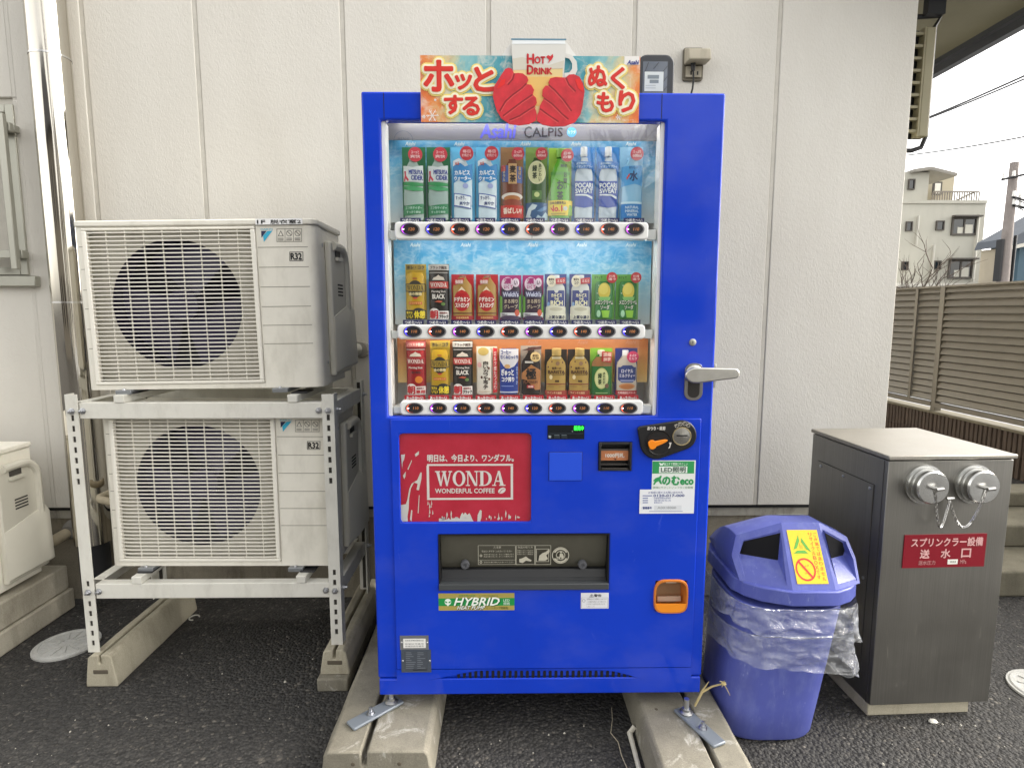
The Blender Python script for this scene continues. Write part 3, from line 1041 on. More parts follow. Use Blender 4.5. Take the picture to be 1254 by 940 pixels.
    for k in range(3):
        mb = MB().use(mat('fan_plastic', '#1b1b1f'))
        vs = []
        for i in range(7):
            a = 2 * pi * k / 3 + 0.5 + i * 0.25
            yy = y0 + 0.065 + i * 0.01
            vs.append(((fx + 0.05 * cos(a), yy, fz + 0.05 * sin(a)), (fx + 0.222 * cos(a + 0.25), yy + 0.004, fz + 0.222 * sin(a + 0.25))))
        for p, q in zip(vs, vs[1:]):
            mb.poly([p[0], q[0], q[1], p[1]])
        mb.build('blade', parent=f)
    # grille
    GR = mat('grille_plastic', '#f0ece0', 0.4)
    mb = MB().use(GR)
    b = 0.016
    mb.box(gx0, gx1, y0 - 0.006, y0 + 0.012, gz0, gz0 + b * 0.7)
    mb.box(gx0, gx1, y0 - 0.006, y0 + 0.012, gz1 - b * 0.5, gz1)
    mb.box(gx0, gx0 + b, y0 - 0.006, y0 + 0.012, gz0 + b * 0.7 + 0.0002, gz1 - b * 0.5 - 0.0002)
    mb.box(gx1 - b, gx1, y0 - 0.006, y0 + 0.012, gz0 + b * 0.7 + 0.0002, gz1 - b * 0.5 - 0.0002)
    g = mb.build('grille', parent=t, bevel=0.003)
    ns = 37
    za, zb = gz0 + b * 0.7, gz1 - b * 0.5
    s0 = None
    for i in range(ns):
        z = za + (zb - za) * (i + 0.5) / ns
        if s0 is None:
            mb = MB().use(GR)
            mb.loft([[(x, y0 - 0.008 + dy, z - 0.0021), (x, y0 - 0.002 + dy, z - 0.0021), (x, y0 - 0.002 + dy, z + 0.0017), (x, y0 - 0.008 + dy, z + 0.0019)] for x, dy in ((gx0 + 0.004, 0.012), (gx0 + b, 0.004), (gx0 + 0.05, 0), (gx1 - 0.05, 0), (gx1 - b, 0.004), (gx1 - 0.004, 0.012))])
            s0 = mb.build('slat', parent=g, at=((gx0 + gx1) / 2, y0, z))
        else:
            o = s0.copy(); COL.objects.link(o)
            o.location = s0.location + Vector((0, 0, (zb - za) * i / ns))
    r0 = None
    for i in range(8):
        x = gx0 + (gx1 - gx0) * (0.135 + i * 0.1085)
        if r0 is None:
            mb = MB().use(GR).box(x - 0.0010, x + 0.0010, y0 - 0.0015, y0 + 0.004, za, zb)
            r0 = mb.build('rib', parent=g, at=(x, y0, (za + zb) / 2)); xr0 = x
        else:
            o = r0.copy(); COL.objects.link(o)
            o.location = r0.location + Vector((x - xr0, 0, 0))
    # printed marks
    mb = MB()
    yq = y0 - 0.001
    def P(px, py): a, b_ = au(px, py); return (a, yq, b_)
    mb.use(ink('#33b3d6')); mb.poly([P(320.5, 296.5), P(319.6, 289.5), P(325, 283.5), P(331, 283.3)])
    mb.use(ink('#16244f')); mb.poly([P(317.6, 291.5), P(317.2, 283.5), P(324, 283.4)])
    a, c, d = P(317, 282.6), P(331, 282.6), P(317, 280.4)
    text(mb, 'DAIKIN', a, (c[0] - a[0], 0, 0), (0, 0, d[2] - a[2]), ink('#33b3d6'))
    a, c, d = P(353.2, 318.2), P(366.2, 318.2), P(353.2, 310.6)
    text(mb, 'R32', a, (c[0] - a[0], 0, 0), (0, 0, d[2] - a[2]), ink('#1c1b1a'), bold=0.0012)
    def frame(xa, xb, ya, yb, t_, m):
        mb.use(m)
        for q in ((xa, xb, ya, ya + t_), (xa, xb, yb - t_, yb), (xa, xa + t_, ya + t_, yb - t_), (xb - t_, xb, ya + t_, yb - t_)):
            mb.poly([P(q[0], q[3]), P(q[1], q[3]), P(q[1], q[2]), P(q[0], q[2])])
    frame(351.3, 368, 308.8, 319.8, 0.7, ink('#3a3835'))
    frame(336, 366.6, 281, 296.8, 0.55, PRINT_G)
    for xa in (346.2, 356.4): frame(xa - 0.25, xa + 0.25, 281, 296.8, 0.24, PRINT_G)
    for k, xa in enumerate((341, 351.3, 361.5)):
        c = P(xa, 286.6)
        if k == 0:
            mb.use(PRINT_G); mb.poly([P(xa - 3.6, 290), P(xa + 3.6, 290), P(xa, 283)])
            mb.use(CREAM); q = yq; yq = q - 0.0003; mb.poly([P(xa - 2.3, 289.4), P(xa + 2.3, 289.4), P(xa, 284.6)]); yq = q
        else:
            mb.use(PRINT_G); mb.ring((c[0], yq, c[2]), 0.0085, 0.0104, 18)
            mb.poly([P(xa - 2.8, 284.4), P(xa - 2.2, 283.8), P(xa + 2.8, 288.8), P(xa + 2.2, 289.4)])
        for yy in (292.2, 294.2):
            mb.use(PRINT_G); mb.poly([P(xa - 3.5, yy + 0.9), P(xa + 3.2, yy + 0.9), P(xa + 3.2, yy), P(xa - 3.5, yy)])
    mb.build('printed_marks', parent=t)
    # plastic service cover on the right hand side
    COV = mat('cover_plastic', '#d6d2c4', 0.38, var=0.03)
    X = x1 - 0.003
    def Z(v): return z0 + AH * v
    def Yd(u): return y0 + u
    mb = MB().use(COV)
    top = [(Yd(0.10), Z(0.05)), (Yd(0.10), Z(0.89))]
    for i in range(8):
        a = pi / 2 * i / 7
        top.append((Yd(0.235) + 0.085 * sin(a), Z(0.89) - 0.075 + 0.075 * cos(a)))
    top += [(Yd(0.32), Z(0.05))]
    mb.prism(top, X + 0.0005, X + 0.024, 'x')
    c = mb.build('service_cover', parent=t, bevel=0.007, seg=3)
    mb = MB().use(COV)                              # raised rim over the rounded shoulder
    path = [(X + 0.022, Yd(0.128), Z(0.865)), (X + 0.022, Yd(0.21), Z(0.87))]
    for i in range(1, 7):
        a = pi / 2 * i / 6
        path.append((X + 0.022, Yd(0.225) + 0.07 * sin(a), Z(0.87) - 0.07 + 0.07 * cos(a)))
    path += [(X + 0.022, Yd(0.295), Z(0.5)), (X + 0.022, Yd(0.295), Z(0.4))]
    mb.tube(path, 0.017, n=10)
    mb.build('cover_rim', parent=c)
    mb = MB().use(COV)                              # deep lower box with its slanted shoulders
    ya, yb, yc = Yd(0.098), Yd(0.165), Yd(0.325)
    xo, xi = X + 0.054, X + 0.0245
    vs = [mb.bm.verts.new(p) for p in (
        (xi, ya, Z(0.07)), (xi, yc, Z(0.07)), (xi, yc, Z(0.52)), (xi, ya, Z(0.43)),
        (xo, yb, Z(0.10)), (xo, yc - 0.01, Z(0.10)), (xo - 0.008, yc - 0.005, Z(0.47)), (xo, yb, Z(0.32)))]
    for q in ((0, 1, 2, 3), (4, 7, 6, 5), (0, 4, 5, 1), (1, 5, 6, 2), (2, 6, 7, 3), (3, 7, 4, 0)):
        mb.f([vs[i] for i in q])
    mb.build('cover_box', parent=c, bevel=0.006, seg=3)
    mb = MB().use(mat('cover_recess', '#4d4a44', 0.7))
    mb.box(X + 0.0242, X + 0.027, Yd(0.155), Yd(0.215), Z(0.80), Z(0.842))
    mb.use(COV).box(X + 0.0243, X + 0.036, Yd(0.15), Yd(0.22), Z(0.775), Z(0.798))
    mb.build('hand_grip', parent=c, bevel=0.002)
    mb = MB().use(mat('slot_dark', '#3b3833', 0.8))
    for k in range(4):
        zz = Z(0.56 + 0.022 * k)
        mb.box(X + 0.0242, X + 0.0252, Yd(0.17), Yd(0.235), zz - 0.003, zz + 0.003)
    mb.build('vent_slots', parent=c)
    mb = MB().use(ZINC)
    for yy, zz in ((0.08, 0.86), (0.08, 0.14)):
        mb = MB().use(ZINC)
        mb.lathe([(0.006, 0), (0.006, 0.003), (0.001, 0.004)], (X, Yd(yy), Z(zz)), 'x', 10)
        mb.build('screw', parent=t)
    for xx in (x0 + 0.13, x1 - 0.15):
        mb = MB().use(mat('galvanised_foot', '#8e9194', 0.4, 0.6))
        mb.box(xx - 0.025, xx + 0.03, y0 - 0.02, y0 + AD + 0.02, z0 - 0.016, z0 - 0.0005)
        mb.use(ZINC)
        mb.lathe([(0.011, 0.0), (0.011, 0.008), (0.006, 0.0085), (0.006, 0.02), (0.001, 0.021)], (xx, y0 - 0.008, z0 - 0.0155), 'z', 8, smooth=False)
        mb.build('foot', parent=t, bevel=0.003)
    return t
ac = make_ac()
ac['label'] = 'upper cream outdoor unit with a room name sticker on top of the white steel stand'
A2X = W(137, 692, 2.085).x
low = copy_tree(ac)
low['label'] = 'lower cream outdoor unit hanging inside the white steel stand'
lz = W(250, 692.5, YA + 0.012).z
low.location = ac.location + Vector((A2X - AX0 - 0.0, 0.012, lz - AZ0))
low.rotation_euler = (0, R(0.25), 0)
third = copy_tree(ac)
third['label'] = 'cream outdoor unit cut by the left edge, seen from its service cover side'
tb = W(37, 540, 2.5)
third.location = Vector((tb.x - AW / 2, 2.5 - AD / 2 - 0.003, tb.z - AH))
TZ = tb.z - AH
TX1 = tb.x
# room name sticker
mb = MB()
a, c, d = W(311, 271.6, YA - 0.0075), W(368, 271.6, YA - 0.0075), W(340, 263.9, YA - 0.0075)
zz0 = AZ0 + AH - 0.0205
O = Vector((au(311, 268)[0], YA - 0.0075, zz0)); U = Vector((au(368, 268)[0] - O.x, 0, 0)); V = Vector((0, 0, 0.0195))
mb.use(ink('#fbfbf9')); mb.poly([O, O + U, O + U + V, O + V])
O2 = O + Vector((0, -0.0004, 0))
text(mb, '1F', O2 + U * 0.04 + V * 0.16, U * 0.17, V * 0.60, ink('#111111'), bold=0.0006)
text(mb, '脱衣室2', O2 + U * 0.32 + V * 0.12, U * 0.65, V * 0.68, ink('#111111'), bold=0.0004)
mb.build('name_sticker', parent=ac)
ac.rotation_euler = (0, R(-0.75), 0)      # the upper unit sits slightly askew

# hose socket on the wall right of the upper unit
c = W(437, 428, WY - 0.03)
o = thing('hose_socket', (c.x, WY, c.z), 'grey hose socket with a ribbed hose behind the upper outdoor unit', 'hose')
mb = MB().use(mat('grey_flange', '#9a958b', 0.5))
mb.lathe([(0.04, 0.0), (0.04, -0.02), (0.034, -0.03), (0.02, -0.032)], (c.x + 0.012, WY, c.z), 'y', 28)
mb.build('flange', parent=o)
mb = MB().use(mat('ribbed_hose', '#c9c5b9', 0.5)).use(mat('ribbed_hose', '#c9c5b9'))
path = [(c.x + 0.005, WY - 0.03, c.z), (c.x - 0.01, WY - 0.06, c.z + 0.005), (c.x - 0.04, WY - 0.10, c.z + 0.02), (c.x - 0.09, WY - 0.16, c.z + 0.05)]
P = [Vector(path[0]).lerp(Vector(path[1]), i / 8) for i in range(8)] + [Vector(path[1]).lerp(Vector(path[2]), i / 9) for i in range(9)] + [Vector(path[2]).lerp(Vector(path[3]), i / 14) for i in range(15)]
mb.tube(P, [0.027 if i % 2 else 0.021 for i in range(len(P))], n=16)
mb.build('hose', parent=o)
# pipe of the left unit into the wall
a, b_ = W(45, 676, 2.5), W(90, 648, 2.66)
o = thing('drain_hose', (a.x, a.y, a.z), 'taped beige pipe running from the left outdoor unit into the wall', 'pipe')
mb = MB().use(mat('pipe_tape', '#a59a83', 0.7, var=0.1, vscale=30, bump=0.4, bscale=80))
mb.tube([a + Vector((-0.05, -0.02, -0.02)), a, a.lerp(b_, .5) + Vector((0, 0, .005)), b_, b_ + Vector((0.03, 0.06, 0.01))], [0.021, 0.022, 0.024, 0.025, 0.025], n=12)
mb.build('taped_pipe', parent=o)
mb = MB().use(mat('putty', '#77746e', 0.8, bump=0.5, bscale=60))
mb.lathe([(0.05, 0.03), (0.048, 0.0), (0.04, -0.02), (0.028, -0.035), (0.02, -0.036)], (b_.x, WY, b_.z), 'y', 20)
mb.build('putty', parent=o)
c = W(122, 609, 2.42)
mb = MB().use(mat('pipe_tape', '#a59a83'))
mb.tube([(c.x + 0.01, WY + 0.03, c.z), (c.x + 0.005, 2.5, c.z), (c.x, 2.42, c.z), (c.x + 0.012, 2.405, c.z - 0.003), (c.x + 0.05, 2.4, c.z - 0.01), (c.x + 0.14, 2.4, c.z - 0.03)], 0.016, n=12)
tag(mb.build('drain_hose'), 'pale bent pipe end between the downpipe and the lower outdoor unit', 'pipe')

# ------------------------------------------------------------ steel stand
YS = 2.03
PAINT = mat('white_stand_paint', '#dedcd2', 0.4, var=0.03, vscale=9, dirt='#8a8474', damt=0.35, dscale=(5, 5, 2))
std = thing('steel_stand', (-1.0, 2.2, 0), 'white slotted steel stand carrying two outdoor units one above the other', 'stand')
lx = W(100.5, 640, YS).x
rx = W(407, 640, YS).x
YB = 2.47
zt = W(92, 483, YS).z
zbl, zbr = W(125, 798, YS).z, W(415, 789, YS).z
def post(x, y, zb, ztop, sx, sy, name='post'):
    """slotted angle: one leg faces front (or back), the other faces sideways"""
    w_, t_ = 0.042, 0.004
    mb = MB().use(PAINT)
    xa, xb = (x, x + w_) if sx > 0 else (x - w_, x)
    sl = mat('slot_dark', '#3b3833')
    holes = []
    z = ztop - 0.045
    k = 0
    tot = ztop - zb
    while z > zb + 0.03:
        if not (0.34 * tot < ztop - z < 0.70 * tot) and abs(z - RU) > 0.022 and abs(z - RL) > 0.022: holes.append(z)
        z -= 0.038
    # front leg built as strips round its slots
    hs_ = sorted(holes)
    xc = (xa + xb) / 2
    hw, hh = 0.0055, 0.0105
    yf, yk = (y, y + t_) if sy > 0 else (y - t_, y)
    mb.box(xa, xc - hw, yf, yk, zb, ztop); mb.box(xc + hw, xb, yf, yk, zb, ztop)
    last = zb
    for hz in hs_:
        mb.box(xc - hw, xc + hw, yf, yk, last, hz - hh)
        last = hz + hh
    mb.box(xc - hw, xc + hw, yf, yk, last, ztop)
    mb.use(sl).box(xc - hw - 0.001, xc + hw + 0.001, yk + 0.0005 if sy > 0 else yf - 0.0045, yk + 0.002 if sy > 0 else yf - 0.002, zb + 0.01, ztop - 0.01)
    mb.use(PAINT)
    ox = xb - t_ if sx < 0 else xa
    mb.box(ox, ox + t_, min(y, y + sy * w_) + (t_ + 0.0002 if sy > 0 else 0), max(y, y + sy * w_) - (0 if sy > 0 else t_ + 0.0002), zb, ztop)
    o = mb.build(name, parent=std)
    return xc
RU = W(250, 503, YS).z             # rail centre heights
RL = W(250, 724, YS).z
RH = 0.028
pl = post(lx - 0.021, YS, zbl, zt, 1, 1)
pr_ = post(rx + 0.021, YS, zbr, zt, -1, 1)
post(lx - 0.021, YB, zbl, zt, 1, -1)
post(rx + 0.021, YB, zbr, zt, -1, -1)
for zc in (RU, RL):
    for y in (YS + 0.006, YB - 0.046):
        mb = MB().use(PAINT)
        mb.box(lx + 0.022, rx - 0.022, y, y + 0.004, zc - RH, zc + RH)
        mb.box(lx + 0.022, rx - 0.022, y + 0.0042, y + 0.04, zc + RH - 0.004, zc + RH)
        mb.build('long_rail', parent=std, bevel=0.002)
    for x, s in ((lx - 0.016, 1), (rx + 0.016, -1)):
        mb = MB().use(PAINT)
        xa, xb = (x, x + 0.004) if s > 0 else (x - 0.004, x)
        mb.box(xa, xb, YS + 0.045, YB - 0.045, zc - RH, zc + RH)
        xc, xd = (x + 0.0042, x + 0.04) if s > 0 else (x - 0.04, x - 0.0042)
        mb.box(xc, xd, YS + 0.047, YB - 0.047, zc + RH - 0.004, zc + RH)
        mb.build('side_rail', parent=std, bevel=0.002)
    for xp in ((149, 362) if zc == RU else (170, 372)):
        c = W(xp, 492 if zc == RU else 706, YS)
        mb = MB().use(PAINT)
        hh = 0.03
        mb.box(c.x - 0.03, c.x + 0.006, YS + 0.002, YB - 0.01, zc + RH + 0.0005, zc + RH + hh - 0.002)
        mb.build('bearer', parent=std, bevel=0.003)
        mb = MB().use(DARK)
        mb.box(c.x - 0.026, c.x + 0.03, YS + 0.03, YS + 0.11, zc + RH + hh - 0.0015, zc + RH + hh + 0.004)
        mb.build('rubber_pad', parent=std, bevel=0.003)
    for x in (lx, lx + 0.034, rx, rx - 0.034):
        mb = MB().use(ZINC)
        mb.lathe([(0.012, 0.0), (0.012, -0.002), (0.009, -0.0025), (0.009, -0.008), (0.005, -0.0085), (0.005, -0.016), (0.001, -0.017)], (x, YS - 0.0003 if x in (lx, rx) else YS + 0.0055, zc), 'y', 6, smooth=False)
        mb.build('bolt', parent=std)
    mb = MB().use(ZINC)
    mb.lathe([(0.009, 0.0), (0.009, 0.008), (0.005, 0.009), (0.005, 0.016), (0.001, 0.017)], (rx + 0.0213, YS + 0.03, zc), 'x', 6, smooth=False)
    mb.build('bolt', parent=std)
    mb = MB().use(ZINC)
    mb.lathe([(0.009, 0.0), (0.009, 0.008), (0.005, 0.009), (0.005, 0.016), (0.001, 0.017)], (rx + 0.0213, YB - 0.02, zc), 'x', 6, smooth=False)
    mb.build('bolt', parent=std)

def base_block(name, xc, wb, wt, y0, y1, za, zb, m, lab, grp, hole=True, groove=0.012):
    h = zb - za
    t = thing(name, (xc, (y0 + y1) / 2, za), lab, 'concrete block', grp)
    mb = MB().use(m)
    g = groove / 2
    pts = [(xc - wb / 2, za), (xc + wb / 2, za), (xc + wb / 2, za + h * 0.12), (xc + wt / 2, zb - 0.012), (xc + wt / 2 - 0.012, zb),
           (xc + g, zb), (xc + g, zb - 0.035), (xc - g, zb - 0.035), (xc - g, zb),
           (xc - wt / 2 + 0.012, zb), (xc - wt / 2, zb - 0.012), (xc - wb / 2, za + h * 0.12)]
    # slice along the length so that the edges can wander a little
    rr = random.Random(int(xc * 1000))
    n = 8
    rings = []
    for i in range(n + 1):
        y = y0 + (y1 - y0) * i / n
        j = 0.0015
        rings.append([(a + rr.uniform(-j, j), y, b + (rr.uniform(-j, j) if b > za + 0.001 else 0)) for a, b in pts])
    mb.loft(rings)
    if hole:
        mb.use(mat('block_hole', '#5b5346', 0.9))
        mb.box(xc - 0.028, xc + 0.028, y0 - 0.0015, y0 + 0.01, za + h * 0.4, za + h * 0.4 + 0.018)
    mb.build('block', parent=t, bevel=0.004)
    return t
gl = 'long grooved concrete blocks under the outdoor units and the machine'
p0, p1 = G(106, 837), G(143, 838)
bx = (W(106, 835, YS - 0.02).x + W(143, 838, YS - 0.02).x) / 2
base_block('concrete_block', bx, 0.115, 0.085, YS - 0.02, 2.57, 0, zbl, CONC2, 'beige grooved concrete block under the left foot of the steel stand', gl)
bx = (W(391, 850, YS - 0.04).x + W(428, 850, YS - 0.04).x) / 2
base_block('concrete_block', bx + 0.004, 0.105, 0.085, YS - 0.035, 2.57, 0.0505, zbr, CONC2, 'beige grooved concrete block under the right foot of the steel stand', gl)
pd_ = thing('concrete_pad', (bx, 2.25, 0), 'rough grey concrete pad under the right block of the steel stand', 'concrete pad')
mb = MB().use(CONC).box(bx - 0.056, bx + 0.056, YS - 0.06, 2.57, 0, 0.05)
mb.build('pad', parent=pd_, bevel=0.006)
# blocks under the left unit
o = thing('concrete_plinth', (TX1 - 0.2, 2.3, 0), 'two stacked grey concrete beams under the left outdoor unit', 'concrete plinth')
for a, b_, ins in ((0, TZ * 0.42, 0.0), (TZ * 0.42 + 0.002, TZ - 0.017, 0.012)):
    mb = MB().use(CONC3).box(TX1 - 0.14 + ins, TX1 + 0.045 - ins, 1.7 + ins, G(70, 742).y - ins, a, b_)
    mb.build('beam', parent=o, bevel=0.008, seg=3)

# ------------------------------------------------------------ machine feet blocks
MZ = 0.10
gm = G(397, 917.5, MZ); gm2 = G(526, 940, MZ)
xl_, xr_ = G(461.4, 761, MZ).x, G(537, 850.5, MZ).x
def wide_block(xa, xb, y0, y1, gpos, lab):
    t = thing('concrete_block', ((xa + xb) / 2, (y0 + y1) / 2, 0), lab, 'concrete block', gl)
    g = 0.008
    mb = MB().use(CONC)
    rr = random.Random(int(xa * 999))
    pts = [(xa - 0.012, 0), (xb + 0.012, 0), (xb, MZ - 0.012), (xb - 0.012, MZ), (gpos + g, MZ), (gpos + g, MZ - 0.045), (gpos - g, MZ - 0.045), (gpos - g, MZ), (xa + 0.012, MZ), (xa, MZ - 0.012)]
    n = 10
    rings = []
    for i in range(n + 1):
        y = y0 + (y1 - y0) * i / n
        rings.append([(a + rr.uniform(-.0015, .0015), y, b + (rr.uniform(-.0015, .0015) if b > 0.001 else 0)) for a, b in pts])
    mb.loft(rings)
    mb.use(mat('block_hole', '#5b5346'))
    for q in (0.28, 0.72):
        xx = xa + (xb - xa) * q
        mb.cyl((xx, y0 - 0.001, MZ * 0.62), (xx, y0 + 0.012, MZ * 0.62), 0.009, n=10)
    for q, yy in ((0.62, y0 + 0.22), (0.2, y0 + 0.3)):
        mb.cyl((xa + (xb - xa) * q, yy, MZ - 0.01), (xa + (xb - xa) * q, yy, MZ + 0.0012), 0.009, n=12)
    mb.build('block', parent=t, bevel=0.005)
    return t
wide_block(xl_, xr_, G(400, 921, MZ).y, 2.55, G(447, 915, MZ).x, 'wide grey concrete block under the left side of the blue machine')
xa_, xb_ = G(791, 890, MZ).x, G(887, 873, MZ).x
wide_block(xa_, xb_, G(800, 960, MZ).y, 2.55, G(872, 925, MZ).x, 'wide grey concrete block under the right side of the blue machine')

# ------------------------------------------------------------ steel sprinkler inlet cabinet
BR = None
def m_brushed(name, col, rough):
    k = N(name)
    k.b.inputs['Metallic'].default_value = 0.95
    v = k.noise(k.coord((400, 400, 3)), 1.0, 4, 0.6)
    k.l(k.ramp(v, [(0.3, tuple(x * .88 for x in col) + (1,)), (0.7, tuple(min(1, x * 1.1) for x in col) + (1,))]), k.b.inputs['Base Color'])
    big = k.noise(k.coord((1, 1, 1)), 5, 5, 0.65)
    k.l(k.ramp(big, [(0.3, rough - .05), (0.75, rough + .08)]), k.b.inputs['Roughness'])
    k.bump(v, 0.08, 0.001)
    return k.m
BRUSH = m_brushed('brushed_steel', (0.27, 0.262, 0.24), 0.40)
BRTOP = m_brushed('skylit_steel_top', (0.36, 0.34, 0.30), 0.48)  # same steel in a lighter colour, sky brightness painted into the top
YC = 1.80
CO = W(1066, 862, YC)
CO.x = (W(1066, 862, YC).x + W(1087.8, 564, YC).x) / 2
TH = R(2.2)
cabt = thing('sprinkler_cabinet', (CO.x, YC, 0), 'stainless steel sprinkler inlet cabinet with two capped ports and a red sign', 'cabinet')
cu, cn = Vector((cos(TH), sin(TH), 0)), Vector((sin(TH), -cos(TH), 0))
def CP(px, py, out=0.0):              # pixel on the cabinet's front -> unrotated position
    r = ray(px, py)
    o = Vector((0, 0, CAM_H))
    q = Vector((CO.x, YC, 0)) + cn * out
    t_ = (q - o).dot(cn) / r.dot(cn)
    p = o + r * t_
    return Vector((CO.x + (p - q).dot(cu), YC - out, p.z))
cw = (CP(1244.5, 562).x + CP(1208, 857).x) / 2 - CO.x
cz0, cz1 = CP(1130, 861).z, CP(1160, 562).z
cdp = 0.43
X0 = CO.x
mb = MB().use(BRUSH).box(X0, X0 + cw, YC, YC + cdp, cz0, cz1 - 0.004)
mb.use(mat('slot_dark', '#3b3833')).box(X0 + 0.004, X0 + cw - 0.004, YC + 0.004, YC + cdp - 0.004, cz1 - 0.0045, cz1 - 0.0005)
mb.use(mat('dried_drip', '#8f8c82', 0.8))
rs_ = random.Random(4)
for i in range(16):                       # dried drips and scratches low on the front
    u, v = rs_.uniform(0.05, 0.95), rs_.uniform(0.03, 0.45)
    hgt, wd_ = rs_.uniform(0.008, 0.05), rs_.uniform(0.0006, 0.0016)
    xx, zz = X0 + cw * u, cz0 + (cz1 - cz0) * v
    mb.poly([(xx, YC - 0.0004, zz), (xx + wd_, YC - 0.0004, zz + 0.002), (xx + wd_ * .8, YC - 0.0004, zz + hgt), (xx + wd_ * .2, YC - 0.0004, zz + hgt * .96)])
mb.build('body', parent=cabt, bevel=0.002)
mb = MB().use(BRTOP).box(X0 - 0.006, X0 + cw + 0.006, YC - 0.008, YC + cdp + 0.006, cz1, cz1 + 0.014)
mb.build('top_plate', parent=cabt, bevel=0.003)
mb = MB().use(CONC2).box(X0 + 0.008, X0 + cw - 0.05, YC + 0.02, YC + cdp - 0.02, 0, cz0 - 0.001)
mb.build('concrete_plinth', parent=cabt, bevel=0.004)
mb = MB().use(BRUSH)
mb.box(X0 - 0.0035, X0 - 0.0003, YC + 0.06, YC + cdp - 0.05, 0.14, cz1 - 0.1)
mb.use(mat('slot_dark', '#3b3833'))
for q in ((0.0585, 0.0605), (cdp - 0.0505, cdp - 0.0485)):
    mb.box(X0 - 0.001, X0 - 0.0002, YC + q[0], YC + q[1], 0.14, cz1 - 0.1)
mb.box(X0 - 0.001, X0 - 0.0002, YC + 0.0585, YC + cdp - 0.0485, cz1 - 0.1, cz1 - 0.098)
mb.box(X0 - 0.001, X0 - 0.0002, YC + 0.018, YC + 0.0205, cz0, cz1 - 0.006)
mb.build('side_panel', parent=cabt)
for yy in (0.075, 0.22, 0.36):
    for zz in (0.16, (cz1 + 0.04) / 2, cz1 - 0.115):
        mb = MB().use(ZINC)
        mb.lathe([(0.0055, 0), (0.0055, -0.002), (0.001, -0.0035)], (X0 - 0.0036, YC + yy, zz), 'x', 10)
        mb.build('screw', parent=cabt)
capc = []
for px, py in ((1133.5, 593.5), (1194.5, 593)):
    c = CP(px, py, 0.012)
    capc.append(c)
    mb = MB().use(mat('spun_steel', (0.6, 0.6, 0.58, 1), 0.24, 1.0))
    mb.lathe([(0.064, 0.0), (0.064, -0.010), (0.058, -0.0105), (0.058, -0.022), (0.053, -0.0225), (0.053, -0.042), (0.049, -0.047), (0.012, -0.047), (0.001, -0.0465)], (c.x, YC, c.z), 'y', 48)
    o = mb.build('port_cap', parent=cabt, sharp=28)
    mb = MB().use(STEEL)
    mb.cyl((c.x, YC - 0.046, c.z), (c.x, YC - 0.064, c.z), 0.006, n=12)
    mb.cyl((c.x - 0.006, YC - 0.064, c.z), (c.x + 0.016, YC - 0.066, c.z + 0.003), 0.006, n=12)
    mb.build('chain_lug', parent=o)
hk = CP(1163, 610, 0.02)
mb = MB().use(STEEL)
mb.cyl((hk.x, YC, hk.z), (hk.x, YC - 0.02, hk.z), 0.004, n=10)
mb.cyl((hk.x - 0.01, YC - 0.02, hk.z - 0.001), (hk.x + 0.012, YC - 0.021, hk.z + 0.001), 0.005, n=10)
mb.build('chain_hook', parent=cabt)
def chain(a, b, low_, yv):
    mb = MB().use(STEEL)
    n = 40
    pts = []
    for i in range(n + 1):
        t_ = i / n
        p = a.lerp(b, t_)
        s = 4 * t_ * (1 - t_)
        base = a.z + (b.z - a.z) * t_
        p.z = base - (max(a.z, b.z) - low_) * s * (0.86 + 0.14 * s)
        pts.append(p)
    # resample evenly, one bead pair per link
    out = [pts[0]]
    acc = 0
    for p, q in zip(pts, pts[1:]):
        acc += (q - p).length
        if acc > 0.0062:
            out.append(q); acc = 0
    for i, (p, q) in enumerate(zip(out, out[1:])):
        d = (q - p).normalized()
        s = Vector((0, 1, 0)) if i % 2 else d.cross(Vector((0, 1, 0))).normalized()
        for sg in (-1, 1):
            mb.cyl(p - d * 0.0012 + s * 0.0027 * sg, q + d * 0.0012 + s * 0.0027 * sg, 0.0018, n=5)
    mb.build('chain', parent=cabt)
lz_ = CP(1145, 634).z
chain(Vector((capc[0].x + 0.004, YC - 0.05, capc[0].z - 0.008)), Vector((hk.x, YC - 0.02, hk.z - 0.004)), lz_ + 0.003, 0)
chain(Vector((hk.x, YC - 0.02, hk.z - 0.004)), Vector((capc[1].x + 0.004, YC - 0.05, capc[1].z - 0.008)), lz_, 0)
# red sign
a, b_, c, d = CP(1104, 696), CP(1204, 691.5), CP(1208, 652), CP(1107.5, 655)
sx0, sx1 = (a.x + d.x) / 2, (b_.x + c.x) / 2
sz0, sz1 = (a.z + b_.z) / 2, (c.z + d.z) / 2
mb = MB().use(mat('sign_red', '#8a1526', 0.3)).box(sx0, sx1, YC - 0.003, YC - 0.0002, sz0, sz1)
SW_, SH_ = sx1 - sx0, sz1 - sz0
def st_(t_, u0, u1, v0, v1, m, **k):
    text(mb, t_, (sx0 + SW_ * u0, YC - 0.0035, sz0 + SH_ * v0), (SW_ * (u1 - u0), 0, 0), (0, 0, SH_ * (v1 - v0)), m, **k)
PINK = ink('#e3b3b0')
st_('スプリンクラー設備', 0.085, 0.955, 0.64, 0.90, PINK, bold=0.0009)
for ch, u in (('送', 0.20), ('水', 0.455), ('口', 0.705)):
    st_(ch, u, u + 0.115, 0.29, 0.555, PINK, bold=0.001)
st_('送水圧力', 0.19, 0.395, 0.09, 0.22, ink('#c58a88'), bold=0.0003)
st_('MPa', 0.70, 0.775, 0.1, 0.22, ink('#c58a88'), bold=0.0003)
mb.use(ink('#f2efe6')); mb.poly([(sx0 + SW_ * u, YC - 0.0036, sz0 + SH_ * v) for u, v in ((.545, .09), (.67, .09), (.67, .24), (.545, .24))])
mb.use(ink('#8d8a84'))
